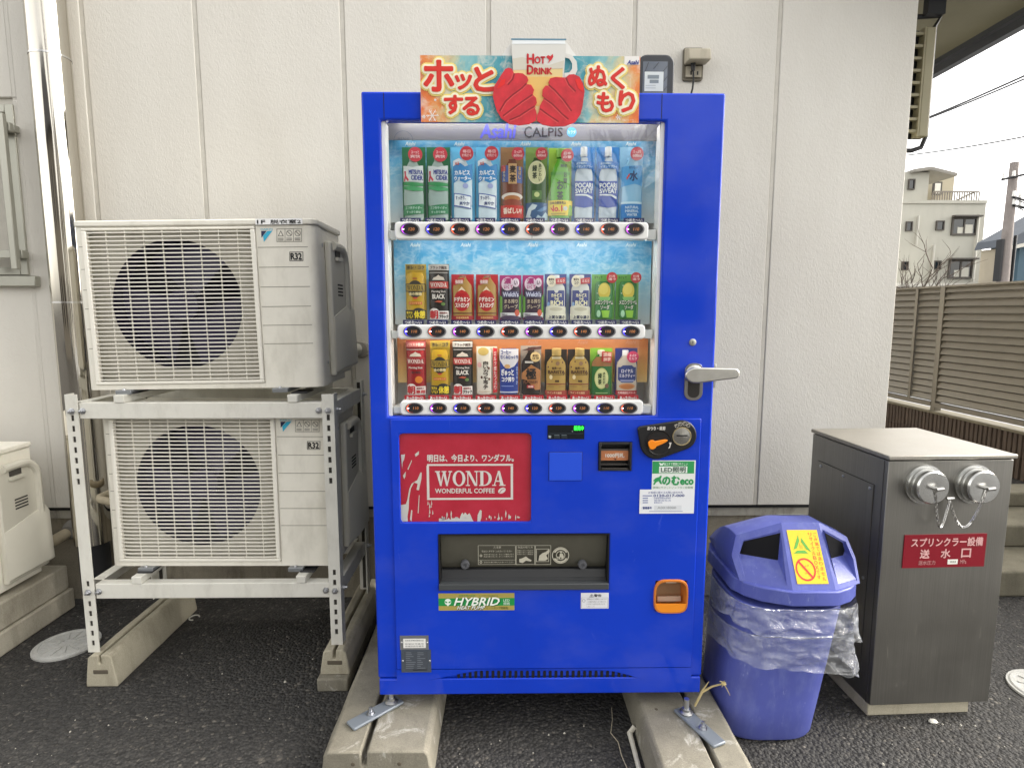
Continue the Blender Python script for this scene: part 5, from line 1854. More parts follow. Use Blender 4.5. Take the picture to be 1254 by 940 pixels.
for (x0, x1, x2, y0, y1, bx0, bp, by, bw_, bh_, lamps, prices, sy, sm, sword) in rows:
    a, b, c, d = bpx(x0, x1, y0, y1, YR)
    e = W(x2, y1, YR).x
    mb = MB().use(RAILW)
    mb.prism(rrect(a, b, c, d, 0.012, 6), YR, F + 0.036)
    rail = mb.build('button_rail', parent=vm, bevel=0.005, seg=3)
    mb = MB().use(RAILW)
    hh = (d - c)
    mb.box(wl + 0.0125, a - 0.0005, F + 0.022, F + 0.05, c + hh * 0.05, c + hh * 0.55)
    mb.box(b + 0.0005, e, F + 0.022, F + 0.05, c + hh * 0.02, c + hh * 0.62)
    mb.build('rail_end', parent=rail, bevel=0.002)
    mid = W(bx0 + 4.5 * bp + 12, y1, YR).x
    mb = MB().use(mat('seam_grey', '#a3a3a2', 0.6))
    mb.poly([(mid - 0.0008, YR - 0.0004, c + 0.003), (mid + 0.0008, YR - 0.0004, c + 0.003), (mid + 0.0008, YR - 0.0004, d - 0.003), (mid - 0.0008, YR - 0.0004, d - 0.003)])
    mb.build('rail_seam', parent=rail)
    # shelf ledge behind the rail and its light
    mb = MB().use(INW).box(wl + 0.013, wr - 0.012, F + 0.0365, YBD - 0.001, c + 0.0155, c + 0.02)
    mb.build('shelf', parent=vm)
    if y0 < 480:
        mb = MB().use(LED).box(wl + 0.05, wr - 0.05, F + 0.0375, F + 0.05, c + 0.0105, c + 0.0152)
        mb.build('hidden_led_strip', parent=vm)
    for i in range(10):
        p = W(bx0 + i * bp, by, YR)
        rx_, rz_ = bw_ / 2 * 0.002479 * 0.98, bh_ / 2 * 0.00246
        mb = MB().use(BEZ)
        n = 28
        def el(k_, y): return [(p.x + rx_ * k_ * cos(2 * pi * j / n), y, p.z + rz_ * k_ * sin(2 * pi * j / n)) for j in range(n)]
        mb.loft([el(1.0, YR - 0.0003), el(0.985, YR - 0.0028), el(0.86, YR - 0.003), el(0.84, YR - 0.0012)], cap=False)
        mb.use(BFACE).poly(el(0.845, YR - 0.0013))
        lm = LAMP[lamps[i]]
        mb.use(lm)                               # lit crescent at the left
        o_, i_ = [], []
        for j in range(13):
            a_ = pi / 2 + pi * j / 12
            o_.append((p.x + rx_ * .84 * cos(a_), YR - 0.0017, p.z + rz_ * .84 * sin(a_)))
            i_.append((p.x + rx_ * (-.26 + .46 * cos(a_)), YR - 0.0017, p.z + rz_ * .8 * sin(a_)))
        for j in range(12): mb.poly([o_[j], o_[j + 1], i_[j + 1], i_[j]])
        mb.use(LCORE); mb.disc((p.x - rx_ * .66, YR - 0.0021, p.z), rx_ * .11, 10, rz_ * .1)
        text(mb, str(prices[i]), (p.x - rx_ * .12, YR - 0.0018, p.z - rz_ * .22), (rx_ * .56, 0, 0), (0, 0, rz_ * .46), PRICE, slant=0.06)
        mb.build('button', parent=rail)
        # temperature strip
        sxa = W(bx0 + i * bp - (13 if sm is REDS else 13.5) + (0 if i else 0), sy[0], F + 0.056)
        a0, b0, c0, d0 = bpx(bx0 + i * bp - 12.6 + (4.5 - i) * 0.15, bx0 + i * bp + 12.6 + (4.5 - i) * 0.15, sy[0], sy[1] + 2.0, F + 0.056)
        mb = MB().use(sm).box(a0, b0, F + 0.056, F + 0.059, c0, d0)
        hh_ = d0 - c0
        text(mb, sword, (a0 + 0.006, F + 0.0554, c0 + hh_ * 0.36), (b0 - a0 - 0.012, 0, 0), (0, 0, hh_ * 0.5), STW, bold=0.0005)
        mb.build('temperature_strip', parent=rail)

# ---- red poster panel set into the lower front
a, b, c, d = PO
def m_poster():
    k = N('poster_red')
    v = k.noise(k.coord(), 14, 5, 0.6)
    k.l(k.ramp(v, [(0.3, lin('#bf1c36')), (0.7, lin('#cc2a44'))]), k.b.inputs['Base Color'])
    k.b.inputs['Roughness'].default_value = 0.5
    k.b.inputs['Specular IOR Level'].default_value = 0.35
    return k.m
yp = F + 0.006
mb = MB().use(m_poster())
mb.poly([(a, yp, c), (b, yp, c), (b, yp, d), (a, yp, d)])
PW = ink('#eee6e0')
q = yp - 0.0008
tpx(mb, '明日は、今日より、ワンダフル。', 523.5, 629, 556.2, 565.2, q, PW, bold=0.0008)
for (xa, xb, ya, yb) in ((523, 628.3, 567.8, 570.2), (523, 628.3, 609.2, 611.8), (523, 526, 570.2, 609.2), (625.4, 628.3, 570.2, 609.2)):
    rpx(mb, xa, xb, ya, yb, q, PW)
spx(mb, 'WONDA', 533, 619, 576.3, 594.8, q, PW)
tpx(mb, 'WONDERFUL COFFEE', 533, 605.6, 597.8, 603.6, q, PW, bold=0.0005)
p = W(614.6, 600.3, q)
mb.use(PW)
pts = [(p.x + 0.0125 * cos(t_) * .87 - 0.008 * sin(t_) * .5, q, p.z + 0.0125 * cos(t_) * .5 + 0.0085 * sin(t_) * .87) for t_ in [2 * pi * i / 20 for i in range(20)]]
mb.poly(pts)
mb.use(m_poster() if False else _mats.setdefault('poster_ink', ink('#b02036')))
mb.poly([(p.x - 0.009, q - 0.0004, p.z - 0.0075), (p.x - 0.0065, q - 0.0004, p.z - 0.0075), (p.x + 0.0005, q - 0.0004, p.z + 0.0015), (p.x + 0.0095, q - 0.0004, p.z + 0.0065), (p.x + 0.008, q - 0.0004, p.z + 0.0065), (p.x - 0.001, q - 0.0004, p.z + 0.0025)])
# torn white patches where the print has peeled
rp = random.Random(11)
TORN = ink('#ded8cf')
def shred(pts): 
    mb.use(TORN); mb.poly([W(x, y, q - 0.0002) for x, y in pts])
shred([(490.5, 618), (497, 617), (499, 611), (501, 599), (504, 592), (511, 587.5), (515, 578), (516.5, 578.5), (516, 586), (513, 600), (510, 599.5), (511.5, 592), (507, 590.5), (503, 598), (501, 610), (500.5, 623), (499, 632), (499.5, 638), (490.5, 638)])
shred([(491, 556.5), (496, 556), (495, 562), (493, 566), (492.5, 574), (491.5, 563)])
shred([(493.5, 582), (497, 577), (496.5, 583), (495, 586.5)])
shred([(508, 556), (513, 552), (513, 556), (509, 559)])
shred([(499, 574), (504, 563), (504.5, 564), (500, 575)])
shred([(511.5, 628), (513, 606), (513.8, 606), (512.6, 628)])
shred([(502, 636), (503.6, 624), (505, 624.5), (504, 638)])
prev = 537.5
base = [(537.5, 638)]
x = 537.5
while x < 580:
    base.append((x, 638 - rp.uniform(2, 5.5) - (5.5 if 563 < x < 577 else 0) - (14 if rp.random() < .05 else 0)))
    x += rp.uniform(1.2, 2.4)
base.append((580, 638))
shred(base)
shred([(584.5, 638), (585, 630), (588, 624), (590, 625), (589.5, 634), (588, 638)])
for i in range(26):
    x = rp.uniform(540, 636); y = 637.5
    if 566 < x < 590 and rp.random() < .6: continue
    hh_ = rp.choice([3, 4, 6, 9, 12]) * rp.uniform(.6, 1)
    wd_ = rp.uniform(.6, 1.8)
    y -= rp.uniform(0, 4)
    shred([(x, y), (x - wd_ * .4, y - hh_ * .5), (x + wd_ * .2, y - hh_), (x + wd_, y - hh_ * .6), (x + wd_ * .6, y - hh_ * .2)])
for i in range(7):
    x = rp.uniform(521, 530); y = rp.uniform(618, 636)
    shred([(x, y), (x + .7, y - rp.uniform(4, 9)), (x + 1.6, y - 1)])
mb.build('poster', parent=vm)
mb = MB().use(_mats.setdefault('poster_cover', GLASS))
mb.poly([(a, F + 0.001, c), (b, F + 0.001, c), (b, F + 0.001, d), (a, F + 0.001, d)])
mb.build('poster_cover', parent=vm)
mb = MB().use(BLUE)                              # rounded corner fillets of the opening
for sx_, sz_, cx_, cz_ in ((1, 1, a, c), (-1, 1, b, c), (1, -1, a, d), (-1, -1, b, d)):
    r = 0.012
    pts = [(cx_, cz_)] + [(cx_ + sx_ * (r - r * cos(t_)), cz_ + sz_ * (r - r * sin(t_))) for t_ in [pi / 2 * i / 6 for i in range(7)]]
    mb.prism(pts, YP + 0.0004, F + 0.0012)
mb.build('corner_fillet', parent=vm)

# ---- status display
a, b, c, d = bpx(670.5, 715.5, 520.3, 537.3, YP)
mb = MB().use(mat('status_black', '#141a20', 0.22)).box(a, b, YP - 0.002, YP + 0.002, c, d)
q = YP - 0.0026
tpx(mb, '販売中', 703, 714.6, 521.3, 526.8, q, glow('status_green', '#28e83c', 0.7), bold=0.0004)
mb.use(ink('#3b4650')); rpx(mb, 672, 714.5, 530.4, 530.9, q, ink('#3b4650'))
rpx(mb, 671.8, 674.8, 533, 536, q, ink('#9aa5ab'))
for x in (678.5, 687.5): rpx(mb, x, x + 6.5, 532.2, 533.2, q, ink('#5f6a70')); rpx(mb, x, x + 7.2, 533.7, 536.3, q - 0.0002, ink('#232b31'))
rpx(mb, 700.3, 701.6, 527.2, 528.6, q, ink('#7d868c'))
mb.build('status_display', parent=vm)
# ---- plain square cover plate
a, b, c, d = bpx(672.5, 712.5, 553.5, 587.8, YP)
mb = MB().use(SEAM).box(a - 0.0015, b + 0.0015, YP - 0.0004, YP + 0.001, c - 0.0015, d + 0.0015)
mb.use(mat('cover_blue', '#2450d6', 0.3)).box(a, b, YP - 0.003, YP - 0.0006, c, d)
mb.build('cover_plate', parent=vm, bevel=0.001)
# ---- bill slot
a, b, c, d = BI
mb = MB().use(mat('slot_housing', '#202022', 0.4))
t_ = 0.007
y1_ = F + 0.03
mb.box(a + .0003, a + t_, YP - 0.006, y1_, c + .0003, d - .0003); mb.box(b - t_, b - .0003, YP - 0.006, y1_, c + .0003, d - .0003)
mb.box(a + t_ + .0002, b - t_ - .0002, YP - 0.004, y1_, d - t_ * 1.2, d - .0003); mb.box(a + t_ + .0002, b - t_ - .0002, YP - 0.004, y1_, c + .0003, c + t_ * .6)
mb.box(a + t_ + .0002, b - t_ - .0002, y1_ - 0.004, y1_, c + t_ * .6 + .0002, d - t_ * 1.2 - .0002)
mb.build('bill_slot', parent=vm, bevel=0.0015)
mb = MB().use(mat('bill_clear_orange', '#c47e55', 0.3))
za, zb_ = W(750, 564.5, YP).z, W(750, 552.5, YP).z
mb.box(a + t_ + .001, b - t_ - .001, F + 0.006, F + 0.012, za, zb_)
mb.use(mat('bill_shelf', '#6f6a66', 0.25, 0.5)).box(a + t_ + .001, b - t_ - .001, YP + 0.002, F + 0.012, za - 0.012, za - 0.0105)
mb.box(a + t_ + .001, b - t_ - .001, F + 0.004, F + 0.012, zb_ + 0.0005, zb_ + 0.0055)
mb.box(a + t_ + .003, b - t_ - .003, YP + 0.0, YP + 0.004, za - 0.024, za - 0.0215)
tpx(mb, '1000円札', 741.5, 764.5, 554.6, 560, F + 0.0053, ink('#e9e1d6'), bold=0.0005)
ppx(mb, [(751.5, 561), (755.5, 561), (753.5, 563.3)], F + 0.0052, ink('#5a2c1e'))
mb.build('bill_guide', parent=vm)
# ---- coin unit
def px2(x, y, Yq=YP): p = W(x, y, Yq); return (p.x, p.z)
pts = []
for cx_, cy_, r in ((784.5, 525.5, 4.5), (803, 541, 20.2), (834, 532, 18.2), (831, 541, 10), (810, 520.5, 1.5)):
    for i in range(28):
        pts.append(px2(cx_ + r * cos(2 * pi * i / 28), cy_ + r * sin(2 * pi * i / 28)))
out = hull(pts)
mb = MB().use(mat('coin_black', '#1d1d1f', 0.35))
mb.prism(out, YP - 0.010, YP - 0.0002)
mb.build('coin_unit', parent=vm, bevel=0.004, seg=3, smooth=True)
p = W(806, 541, YP)
mb = MB().use(mat('coin_well', '#0b0b0c', 0.5))
mb.lathe([(0.040, -0.0101), (0.040, -0.0125), (0.037, -0.0126), (0.035, -0.0104), (0.001, -0.0103)], (p.x, YP, p.z), 'y', 32)
mb.build('lever_well', parent=vm)
ORG = mat('lever_orange', '#f08a1c', 0.3)
def lever():
    A, B = px2(794, 543.6), px2(815.5, 537.2)
    d = Vector((B[0] - A[0], B[1] - A[1])); L = d.length; d.normalize(); n_ = Vector((-d.y, d.x))
    pr = [(-.004, .0), (-.002, .011), (.006, .0145), (.014, .0125), (.019, .0075), (.034, .0062), (L * .88, .0038), (L, .0012), (L, -.0012), (L * .88, -.0042), (.034, -.0068), (.019, -.008), (.014, -.0125), (.006, -.0145), (-.002, -.011)]
    return [(A[0] + d.x * u + n_.x * v, A[1] + d.y * u + n_.y * v) for u, v in pr]
mb = MB().use(ORG)
mb.prism(lever(), YP - 0.020, YP - 0.0130)
mb.build('return_lever', parent=vm, bevel=0.002)
p = W(833.5, 533, YP)
mb = MB().use(mat('coin_bezel', '#d9c79a', 0.25, 0.9))
mb.lathe([(0.0285, -0.0101), (0.0285, -0.0135), (0.0262, -0.0137), (0.0255, -0.0115)], (p.x, YP, p.z), 'y', 36, cap=False)
mb.use(mat('coin_face', (0.5, 0.49, 0.46, 1), 0.25, 1.0))
mb.lathe([(0.0256, -0.0118), (0.001, -0.0145)], (p.x, YP, p.z), 'y', 36, cap=False)
mb.use(DARK).box(p.x - 0.0165, p.x + 0.0165, YP - 0.0155, YP - 0.0142, p.z + 0.0005, p.z + 0.0045)
mb.build('coin_slot', parent=vm)
mb = MB()
tpx(mb, 'おつり・返却', 792.8, 814.5, 522, 526.6, YP - 0.0108, ink('#dfdcd4'), bold=0.0004)
for i, (x, y) in enumerate(((827.5, 520.5), (832, 518.2), (837, 517.8), (841.5, 520))):
    p = W(x, y, YP)
    mb.use(ink('#d8d2c4')); mb.ring((p.x, YP - 0.0108, p.z), 0.0046, 0.0056, 14)
    tpx(mb, ('10', '50', '100', '500')[i], x - 1.5, x + 1.5, y - 0.9, y + 0.9, YP - 0.0108, ink('#d8d2c4'))
ppx(mb, [(819.2, 541.5), (822.5, 541.5), (820.5, 548), (818.2, 549.2), (820.2, 545)], YP - 0.0127, ink('#cfcac2'))
mb.build('coin_print', parent=vm)

# ---- stickers on the lower front
q = YP - 0.0006
mb = MB()
rpx(mb, 797.9, 850.8, 563.5, 599.2, q, ink('#dfe4df'))
GRN = ink('#2f9656')
rpx(mb, 798.8, 849.8, 564.6, 579.6, q - 0.0003, GRN)
tpx(mb, '省エネで環境にやさしい', 813, 842, 566.2, 569.6, q - 0.0006, ink('#dfeee2'), bold=0.0001)
ppx(mb, [(807, 566), (810.5, 567.5), (813.5, 565.8), (812, 569.4), (808.5, 569.6)], q - 0.0006, ink('#dfeee2'))
rpx(mb, 807, 841.5, 570.8, 578.9, q - 0.0006, ink('#e4ebe4'))
tpx(mb, 'LED照明', 809.4, 839.5, 571.6, 578.2, q - 0.0009, ink('#3a5a48'), bold=0.0004)
ppx(mb, [(799.6, 588.5), (803, 585), (807, 583.8), (809.5, 581.6), (810.5, 583), (809, 586.5), (810.8, 592.4), (808.8, 592.4), (806.4, 588.8), (803.5, 590.5), (801.6, 593.4), (799.8, 593.2), (801.5, 589)], q - 0.0003, GRN)
tpx(mb, 'のむeco', 811.2, 848.8, 582.6, 593.4, q - 0.0003, GRN, bold=0.0016)
tpx(mb, '環境にやさしいノンフロン自販機', 799.4, 848.5, 595.2, 598.2, q - 0.0003, ink('#5f8a6c'))
mb.build('eco_sticker', parent=vm)
mb = MB()
q2 = q - 0.0012
rpx(mb, 782.8, 849.6, 599.0, 628.6, q2, ink('#e3e6ea'))
NV = ink('#3f4c8e')
tpx(mb, 'お客様に関するお問い合わせ先', 794, 836, 601.3, 604.2, q2 - .0003, NV)
tpx(mb, '0120-017-000', 800.2, 838, 604.9, 608, q2 - .0003, NV, bold=0.0003)
for y, xe in ((606.8, 0), (609.8, 821.5), (612.6, 821.5), (615.2, 811)):
    rpx(mb, 787, 798.5 if y < 609 else 793.5, y - .7, y + .5, q2 - .0003, ink('#6f79a8'))
    if xe: tpx(mb, '自動販売機設置場所' if y < 612 else '管理会社名', 800.8, xe, y - 1.2, y + 1.0, q2 - .0003, ink('#6f79a8'))
tpx(mb, '管理番号', 787, 798, 620, 623, q2 - .0003, NV, bold=0.0002)
rpx(mb, 801, 834.5, 618.4, 624.6, q2 - .0002, ink('#d5d9dd'))
tpx(mb, 'A0018000', 805, 828, 619.8, 622.8, q2 - .0005, ink('#8b8f95'))
rpx(mb, 795, 836, 625.4, 626.2, q2 - .0003, ink('#8d95b5'))
mb.build('contact_sticker', parent=vm)

# ---- dispensing port
a, b, c, d = DI
SMOKE = mat('smoked_plastic', '#57554b', 0.25, var=0.08, vscale=14)
mb = MB().use(DARK)
mb.box(a - 0.002, b + 0.002, F + 0.05, F + 0.058, c - 0.002, d + 0.002)
mb.box(a + .0003, a + 0.004, YP - 0.001, F + 0.0495, c + .0003, d - .0003); mb.box(b - 0.004, b - .0003, YP - 0.001, F + 0.0495, c + .0003, d - .0003)
mb.box(a + .0045, b - .0045, YP - 0.001, F + 0.0495, d - 0.0045, d - .0003)
mb.build('dispensing_port', parent=vm)
zf = W(640, 700.5, F).z
mb = MB().use(SMOKE)
mb.prism([(F + 0.012, d - 0.0055), (F + 0.016, d - 0.0055), (F + 0.030, zf + 0.026), (F + 0.046, zf), (F + 0.042, zf - 0.001), (F + 0.026, zf + 0.024)], a + 0.0045, b - 0.0045, 'x')
flap = mb.build('port_flap', parent=vm, bevel=0.0015)
mb = MB().use(mat('port_ledge', '#2f3032', 0.35))
zl1 = W(640, 713, F).z
mb.prism([(F + 0.048, zf - 0.003), (F + 0.03, zf - 0.003), (F + 0.022, zl1 + 0.008), (F + 0.012, zl1 + 0.001), (F + 0.048, zl1 + 0.001)], a + 0.0045, b - 0.0045, 'x')
mb.use(mat('port_lip', '#46494b', 0.3)).prism([(YP - 0.007, zl1 + 0.0005), (YP - 0.007, c + 0.004), (YP - 0.002, c + 0.0005), (F + 0.04, c + 0.0005), (F + 0.04, zl1 + 0.0005)], a + .0005, b - .0005, 'x')
mb.build('port_ledge', parent=vm, bevel=0.0015)
for x in (569.7, 713):
    p = W(x, 690, F + 0.02)
    mb = MB().use(mat('knob_grey', '#55565a', 0.35))
    mb.lathe([(0.014, 0.004), (0.014, -0.006), (0.012, -0.010), (0.006, -0.0105), (0.005, -0.007), (0.001, -0.007)], (p.x, F + 0.018, p.z), 'y', 24)
    mb.build('knob', parent=flap)
q = F + 0.0112
mb = MB()
CRM = ink('#b9b5a4')
def fr4(xa, xb, ya, yb, t_, m=CRM):
    rpx(mb, xa, xb, ya, ya + t_, q, m); rpx(mb, xa, xb, yb - t_, yb, q, m)
    rpx(mb, xa, xa + t_, ya + t_, yb - t_, q, m); rpx(mb, xb - t_, xb, ya + t_, yb - t_, q, m)
fr4(585.5, 631.5, 667.3, 691, .5); fr4(631.9, 655, 667.3, 691, .5); fr4(655.4, 674.6, 667.3, 691, .5)
rpx(mb, 585.8, 631.2, 685.2, 685.6, q, CRM)
tpx(mb, '⚠注意', 604, 613.5, 668.4, 671.2, q, CRM)
tpx(mb, '取出口に手を深く入れないでください', 590, 627, 673.4, 675.8, q, CRM)
for y in (677.6, 680.2): tpx(mb, '商品の取り出しは、ゆっくり確実に行う', 592.5, 629, y, y + 1.7, q, CRM)
tpx(mb, '取出口の奥に物を入れないでください', 592.5, 629, 687.0, 688.9, q, CRM)
for y in (680, 688):
    p = W(589, y, q); mb.use(CRM); mb.ring((p.x, q, p.z), 0.0022, 0.004, 12)
tpx(mb, '商品の取り方', 634, 652.5, 668.5, 671, q, CRM)
for y in (673, 675.2, 677.4): tpx(mb, '手前に引いて取出す', 633.3, 653.3, y, y + 1.5, q, CRM)
ppx(mb, [(636, 684), (640, 683), (644, 681), (648, 684), (651, 685.5), (650, 687), (644, 686), (640, 689), (636, 688)], q, CRM)
fr4(656.6, 672.2, 671.5, 687.5, .6)
ppx(mb, [(659.5, 686), (660.5, 680), (664, 677), (668, 675.6), (672.8, 671.8), (673, 675.5), (669, 679.5), (671, 684), (668, 686)], q - .0003, CRM)
p = W(686.5, 679.6, q)
mb.use(CRM); mb.ring((p.x, q, p.z), 0.0245, 0.0268, 32); mb.ring((p.x, q, p.z), 0.0185, 0.0235, 32, 1, pi * .15, pi * .85); mb.ring((p.x, q, p.z), 0.0185, 0.0235, 32, 1, pi * 1.15, pi * 1.85)
mb.ring((p.x, q, p.z), 0.0125, 0.0145, 24)
p2 = W(687, 676, q); mb.disc((p2.x, q, p2.z), 0.003, 10)
ppx(mb, [(685.5, 677.5), (689, 677.5), (690.5, 681), (689.5, 685), (688, 685), (687, 681), (685, 685), (684, 684), (685.5, 680)], q, CRM)
rpx(mb, 681.5, 684, 681, 684.6, q, CRM)
mb.build('port_notice', parent=flap)
# ---- green and gold hybrid sticker, warning sticker
q = YP - 0.0006
mb = MB()
rpx(mb, 537.2, 630, 725.9, 747.2, q, ink('#a89a52'))
rpx(mb, 537.2, 630, 732, 741.5, q - .0003, ink('#1f8f48'))
tpx(mb, '自然冷媒の技術', 562, 582, 727.6, 730.4, q - .0003, ink('#2e8f48'))
tpx(mb, 'ヒートポンプ式自動販売機', 587, 610, 728.2, 730.4, q - .0003, ink('#5d7a40'))
p = W(548.5, 736.5, q)
mb.use(ink('#e5efe6')); mb.disc((p.x, q - .0006, p.z), 0.0102, 18, 0.0105)
ppx(mb, [(544.8, 735.5), (547.5, 736.4), (547.8, 738), (545.5, 737.6)], q - .0009, ink('#1f8f48'))
ppx(mb, [(552.2, 735.5), (549.5, 736.4), (549.2, 738), (551.5, 737.6)], q - .0009, ink('#1f8f48'))
ppx(mb, [(547, 740), (550, 740), (549, 741.6), (548, 741.6)], q - .0009, ink('#e5efe6'))
O_, U_, V_ = W(556, 740.6, q), W(610, 740.6, q), W(556, 731.3, q)
text(mb, 'HYBRID', O_ + Vector((.003, -.0006, -.002)), (U_.x - O_.x, 0, 0), (0, 0, V_.z - O_.z), ink('#17602f'), bold=0.001, slant=0.06)
text(mb, 'HYBRID', O_ + Vector((0, -.0013, 0)), (U_.x - O_.x, 0, 0), (0, 0, V_.z - O_.z), ink('#eef3ea'), bold=0.0009, slant=0.06)
tpx(mb, 'HEAT PUMP', 560, 593, 742, 746.2, q - .0006, ink('#2a2a20'), bold=0.0009, slant=0.05)
tpx(mb, 'HEAT PUMP', 559.6, 592.6, 741.6, 745.8, q - .0017, ink('#eef3ea'), bold=0.0003, slant=0.05)
tpx(mb, 'ヒートポンプ搭載機', 596, 622, 742.6, 745.4, q - .0006, ink('#3c4a26'))
tpx(mb, 'LED', 616.5, 624, 733.2, 736, q - .0006, ink('#e5efe6')); tpx(mb, '照明', 616.5, 624, 737, 740.6, q - .0006, ink('#e5efe6'))
mb.build('hybrid_sticker', parent=vm)
mb = MB()
rpx(mb, 711.2, 745.2, 725.4, 744.8, q, ink('#dfe0e4'))
tpx(mb, '⚠警告', 722, 736.5, 727, 730.6, q - .0003, ink('#4c4c50'), bold=0.0002)
for i, y in enumerate((732.2, 735.4, 738.2, 741)):
    tpx(mb, ('転倒防止のため固定してあります', 'この機械を動かしたり傾けたり', 'けがをする恐れがあります', 'しないこと')[i], 718.5, (743, 742, 741, 728)[i], y, y + 1.9, q - .0003, ink('#77777c'))
p = W(714.8, 735, q); mb.use(ink('#88888e')); mb.ring((p.x, q - .0003, p.z), 0.004, 0.0052, 14)
for (xa, xb, ya, yb) in ((712, 744.4, 731.3, 731.6), (712, 744.4, 743.6, 743.9), (712, 712.3, 731.6, 743.6), (744.1, 744.4, 731.6, 743.6)): rpx(mb, xa, xb, ya, yb, q - .0003, ink('#88888e'))
mb.build('warning_sticker', parent=vm)
# ---- orange change cup
a, b, c, d = CR
n = 40
def cup(k_, dx=0.0, dz=0.0):
    cx_, cz_ = (a + b) / 2, (c + d) / 2
    hx, hz = (b - a) / 2 * k_, (d - c) / 2 * k_
    o_ = []
    for i in range(n):
        t_ = 2 * pi * i / n
        e = 0.5
        o_.append((cx_ + dx + hx * abs(cos(t_)) ** e * (1 if cos(t_) >= 0 else -1), cz_ + dz + hz * abs(sin(t_)) ** (0.62 if sin(t_) > 0 else e) * (1 if sin(t_) >= 0 else -1)))
    return o_
mb = MB().use(mat('cup_orange', '#c9772f', 0.35))
mb.loft([[(x, YP - 0.0002, z) for x, z in cup(1.12)], [(x, YP - 0.006, z) for x, z in cup(1.08)], [(x, YP - 0.006, z) for x, z in cup(0.99)], [(x, F + 0.04, z) for x, z in cup(0.9)]], cap=False)
mb.use(mat('cup_back', '#a08565', 0.5)); mb.poly([(x, F + 0.04, z) for x, z in cup(0.9)])
mb.build('change_cup', parent=vm, smooth=True)
mb = MB().use(mat('cup_lip', '#ec8f25', 0.3))
zm = W(820, 738.3, YP).z
lowp = [(x, z) for x, z in cup(1.0) if z < zm]
lowp = sorted(lowp, key=lambda p_: math.atan2(p_[1] - zm - 0.01, p_[0] - (a + b) / 2))
mb.prism([(a * 0.99 + b * .01, zm)] + lowp + [(b * .99 + a * .01, zm)], YP - 0.0058, YP - 0.0015)
mb.build('cup_lip', parent=vm)
mb = MB().use(mat('cup_clear', '#b8a08c', 0.2)).box(a + 0.012, b - 0.012, F + 0.012, F + 0.015, zm - 0.002, zm + 0.014)
mb.build('cup_flap', parent=vm)
mb = MB().use(mat('cup_hinge', '#cfc3b0', 0.4)).box((a + b) / 2 - 0.014, (a + b) / 2 + 0.018, F + 0.002, F + 0.006, d - 0.010, d - 0.006)
mb.build('cup_hinge', parent=vm)
# ---- rating plates
a, b, c, d = bpx(489.8, 525, 777.6, 794.8, YP)
mb = MB().use(mat('plate_grey', '#85888c', 0.4, 0.5)).box(a, b, YP - 0.0012, YP - .0001, c, d)
rpx(mb, 494, 521.5, 781.5, 793, YP - 0.0016, ink('#e6e6e2'))
for i, y in enumerate((782.8, 787, 789.8)): tpx(mb, ('自動販売機設置届出証', '営業許可番号', '保健所許可番号')[i], 496, 519, y, y + 2.0, YP - 0.002, ink('#6b6b70'))
mb.use(ZINC)
for x in (491.8, 523.2):
    p = W(x, 786, YP); mb.lathe([(0.003, -0.0012), (0.002, -0.0025), (0.0005, -0.0027)], (p.x, YP, p.z), 'y', 10)
mb.build('permit_plate', parent=vm)
a, b, c, d = bpx(491.5, 528, 795.0, 822.4, YP)
mb = MB().use(mat('plate_dark', '#5c6470', 0.4, 0.5)).box(a, b, YP - 0.0012, YP - .0001, c, d)
rpx(mb, 495.5, 524, 797, 820.6, YP - 0.0016, ink('#454b54'))
rq = random.Random(3)
for i in range(9):
    y = 798.3 + i * 2.35
    rpx(mb, 497, 497 + rq.uniform(5, 12), y, y + .7, YP - 0.002, ink('#767c84')); rpx(mb, 511, 511 + rq.uniform(3, 11), y, y + .7, YP - 0.002, ink('#767c84'))
rpx(mb, 505.5, 523, 819.2, 820.4, YP - 0.002, ink('#1c1f24'))
mb.use(ZINC)
for x in (493.2, 526.3):
    p = W(x, 808.6, YP); mb.lathe([(0.003, -0.0012), (0.002, -0.0025), (0.0005, -0.0027)], (p.x, YP, p.z), 'y', 10)
mb.build('rating_plate', parent=vm)
# ---- lock handle, key hole
LM = mat('cast_zinc', (0.56, 0.55, 0.51, 1), 0.34, 1.0, var=0.08, vscale=40)
a, b, c, d = bpx(838, 860.5, 444.5, 489.8, F)
mb = MB().use(mat('escutcheon', (0.32, 0.31, 0.30, 1), 0.28, 1.0))
mb.prism(rrect(a, b, c, d, 0.024, 8), F - 0.004, F - .0002)
mb.use(mat('lock_dark', '#3a3836', 0.4, 0.6)).prism(rrect(a + 0.010, b - 0.010, c + 0.008, d - 0.03, 0.016, 6), F - 0.0055, F - 0.0045)
es = mb.build('lock_plate', parent=vm, bevel=0.0015)
mb = MB().use(LM)
def lring(kind):
    return None
pts = []
for (cx_, cy_, r) in ((847.5, 458, 13.5), (848, 457, 13), (882, 455.5, 6.2), (893, 455.4, 6.2)):
    for i in range(24): pts.append(px2(cx_ + r * cos(2 * pi * i / 24), cy_ + r * .68 * sin(2 * pi * i / 24) if cx_ < 860 else cy_ + r * sin(2 * pi * i / 24), F))
mb.prism(hull(pts), F - 0.044, F - 0.030)
mb.build('handle', parent=es, bevel=0.004, seg=3, smooth=True)
p = W(849, 457, F)
mb = MB().use(LM)
mb.lathe([(0.026, -0.004), (0.026, -0.012), (0.02, -0.016), (0.02, -0.0295)], (p.x, F, p.z), 'y', 28)
mb.build('handle_boss', parent=es)
mb = MB().use(LM)
a, b, c, d = bpx(874.5, 877.5, 446, 475, F)
mb.box(XR + 0.0005, XR + 0.008, F + 0.006, F + 0.03, c, d)
mb.build('latch_catch', parent=vm, bevel=0.001)
p = W(848, 419, F)
mb = MB().use(LM)
